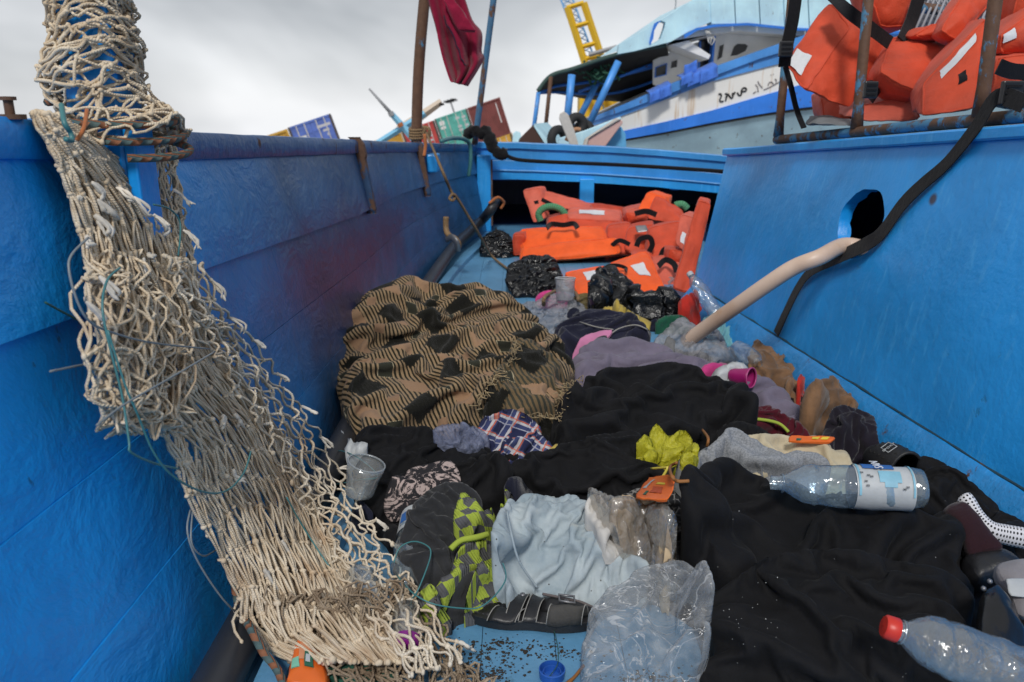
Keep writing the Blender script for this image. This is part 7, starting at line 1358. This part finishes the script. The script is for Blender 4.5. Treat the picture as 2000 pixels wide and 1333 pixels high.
slab([(1895, 1235), (1950, 1270), (2040, 1300), (2040, 1330), (1930, 1300)][:4], [yb2 - .05, yb2 - .07, yb2 - .1, yb2 - .1], (.02, .05, -.03), MT['rubber'], s2, .004, 8, 6, name='sole')
slab([(1940, 1105), (2040, 1090), (2060, 1220), (1985, 1210)], [yb2 + .11, yb2 + .1, yb2 - .0, yb2 + .02], (.03, .05, -.03), MT['grey_lining'], s2, .008, 10, 5, name='lining')
slab([(1963, 1130), (2030, 1130), (2040, 1170), (1978, 1165)], [yb2 + .07, yb2 + .07, yb2 + .03, yb2 + .035], (.0, .004, -.003), MT['label_w'], s2, .001, 6, 12, name='size_label')
for p in ((1933, 1136), (1921, 1150)):
    c_ = aty(*p, yb2 + .045); obj('eyelet', c_ + _ic * .005, _if.tolist(), MT['steel'], s2)
rs2 = np.random.default_rng(21)
sm = [('white paper scrap', 'label_w'), ('dark blue rag end', 'dark_blue_c'), ('brown rag end', 'brown'), ('grey cotton scrap', 'grey_c'), ('teal cloth scrap', 'teal_c'), ('maroon rag end', 'maroon')]
for k, (px_, py_, w_, h_, mi, wh) in enumerate(((1300, 668, 26, 14, 3, 'left of the milky bag'), (1120, 608, 22, 10, 1, 'behind the clear bag'), (700, 1000, 40, 30, 1, 'under the clear cup'), (1010, 940, 40, 16, 1, 'on the black trousers'))):
    ol = [(px_ + w_ * .6 * math.cos(q) * (1 + .3 * rs2.normal()), py_ + h_ * .6 * math.sin(q) * (1 + .2 * rs2.normal())) for q in np.linspace(0, 6.2832, 9, endpoint=False)]
    cloth('scrap', sm[mi][0] + ' ' + wh, 'scrap', ol, MT[sm[mi][1]], .012, .02, (.006, .05, 60 * k, 1.8), seed=80 + k, ex=0)
# loops of fishing line over the clothes
for pts, lb_ in (([(769, 1100), (781, 1070), (808, 1058), (835, 1067), (841, 1085), (826, 1130), (808, 1166), (784, 1178)], 'teal fishing line loop on the charcoal hoodie'), ([(775, 1124), (808, 1160), (850, 1181), (910, 1189), (940, 1185), (970, 1160), (988, 1130), (982, 1100)], 'teal fishing line curving across the toe of the sandal'), ([(640, 893), (658, 881), (685, 887), (718, 908), (737, 932), (700, 938), (640, 950)], 'teal fishing line loop over the clear cup')):
    rope([hz(x, y, .012) for x, y in pts], .0015, 'line_t', lb_, 'fishing line', 'fishing_line', sides=6, group='loose fishing lines')
rope([hz(1075, 400 + 1175 - 400, .0) if False else hz(1082, 1230, .03), hz(1090, 1270, .03), atz(1088, 1300, .02), atz(1070, 1325, .015)], .0008, 'line_d', 'hair thin dark line from the sandal to the blue cap', 'fishing line', 'fishing_line', sides=4, group='loose fishing lines')
# green rope handles on the far jackets
rope([aty(1056, 432, 5.95), aty(1052, 418, 5.95), aty(1062, 407, 5.95), aty(1080, 404, 5.95), aty(1096, 410, 5.95), aty(1104, 420, 5.95)], .026, 'greenrope', 'thick bright green rope loop on the far life jackets', sub=8, sides=10)
rope([aty(1318, 402, 6.3), aty(1332, 400, 6.3), aty(1342, 408, 6.3)], .03, 'greenrope', 'bright green rope end behind the tall life jacket', sides=10)
cloth('polythene_scrap', 'pinkish polythene scrap hanging by the tall life jacket', 'plastic', [(1302, 520), (1312, 505), (1322, 520), (1318, 545), (1306, 555), (1300, 540)], MT['milky'], .05, .03, (.02, .06, 70, 2), seed=70, sharp=True)
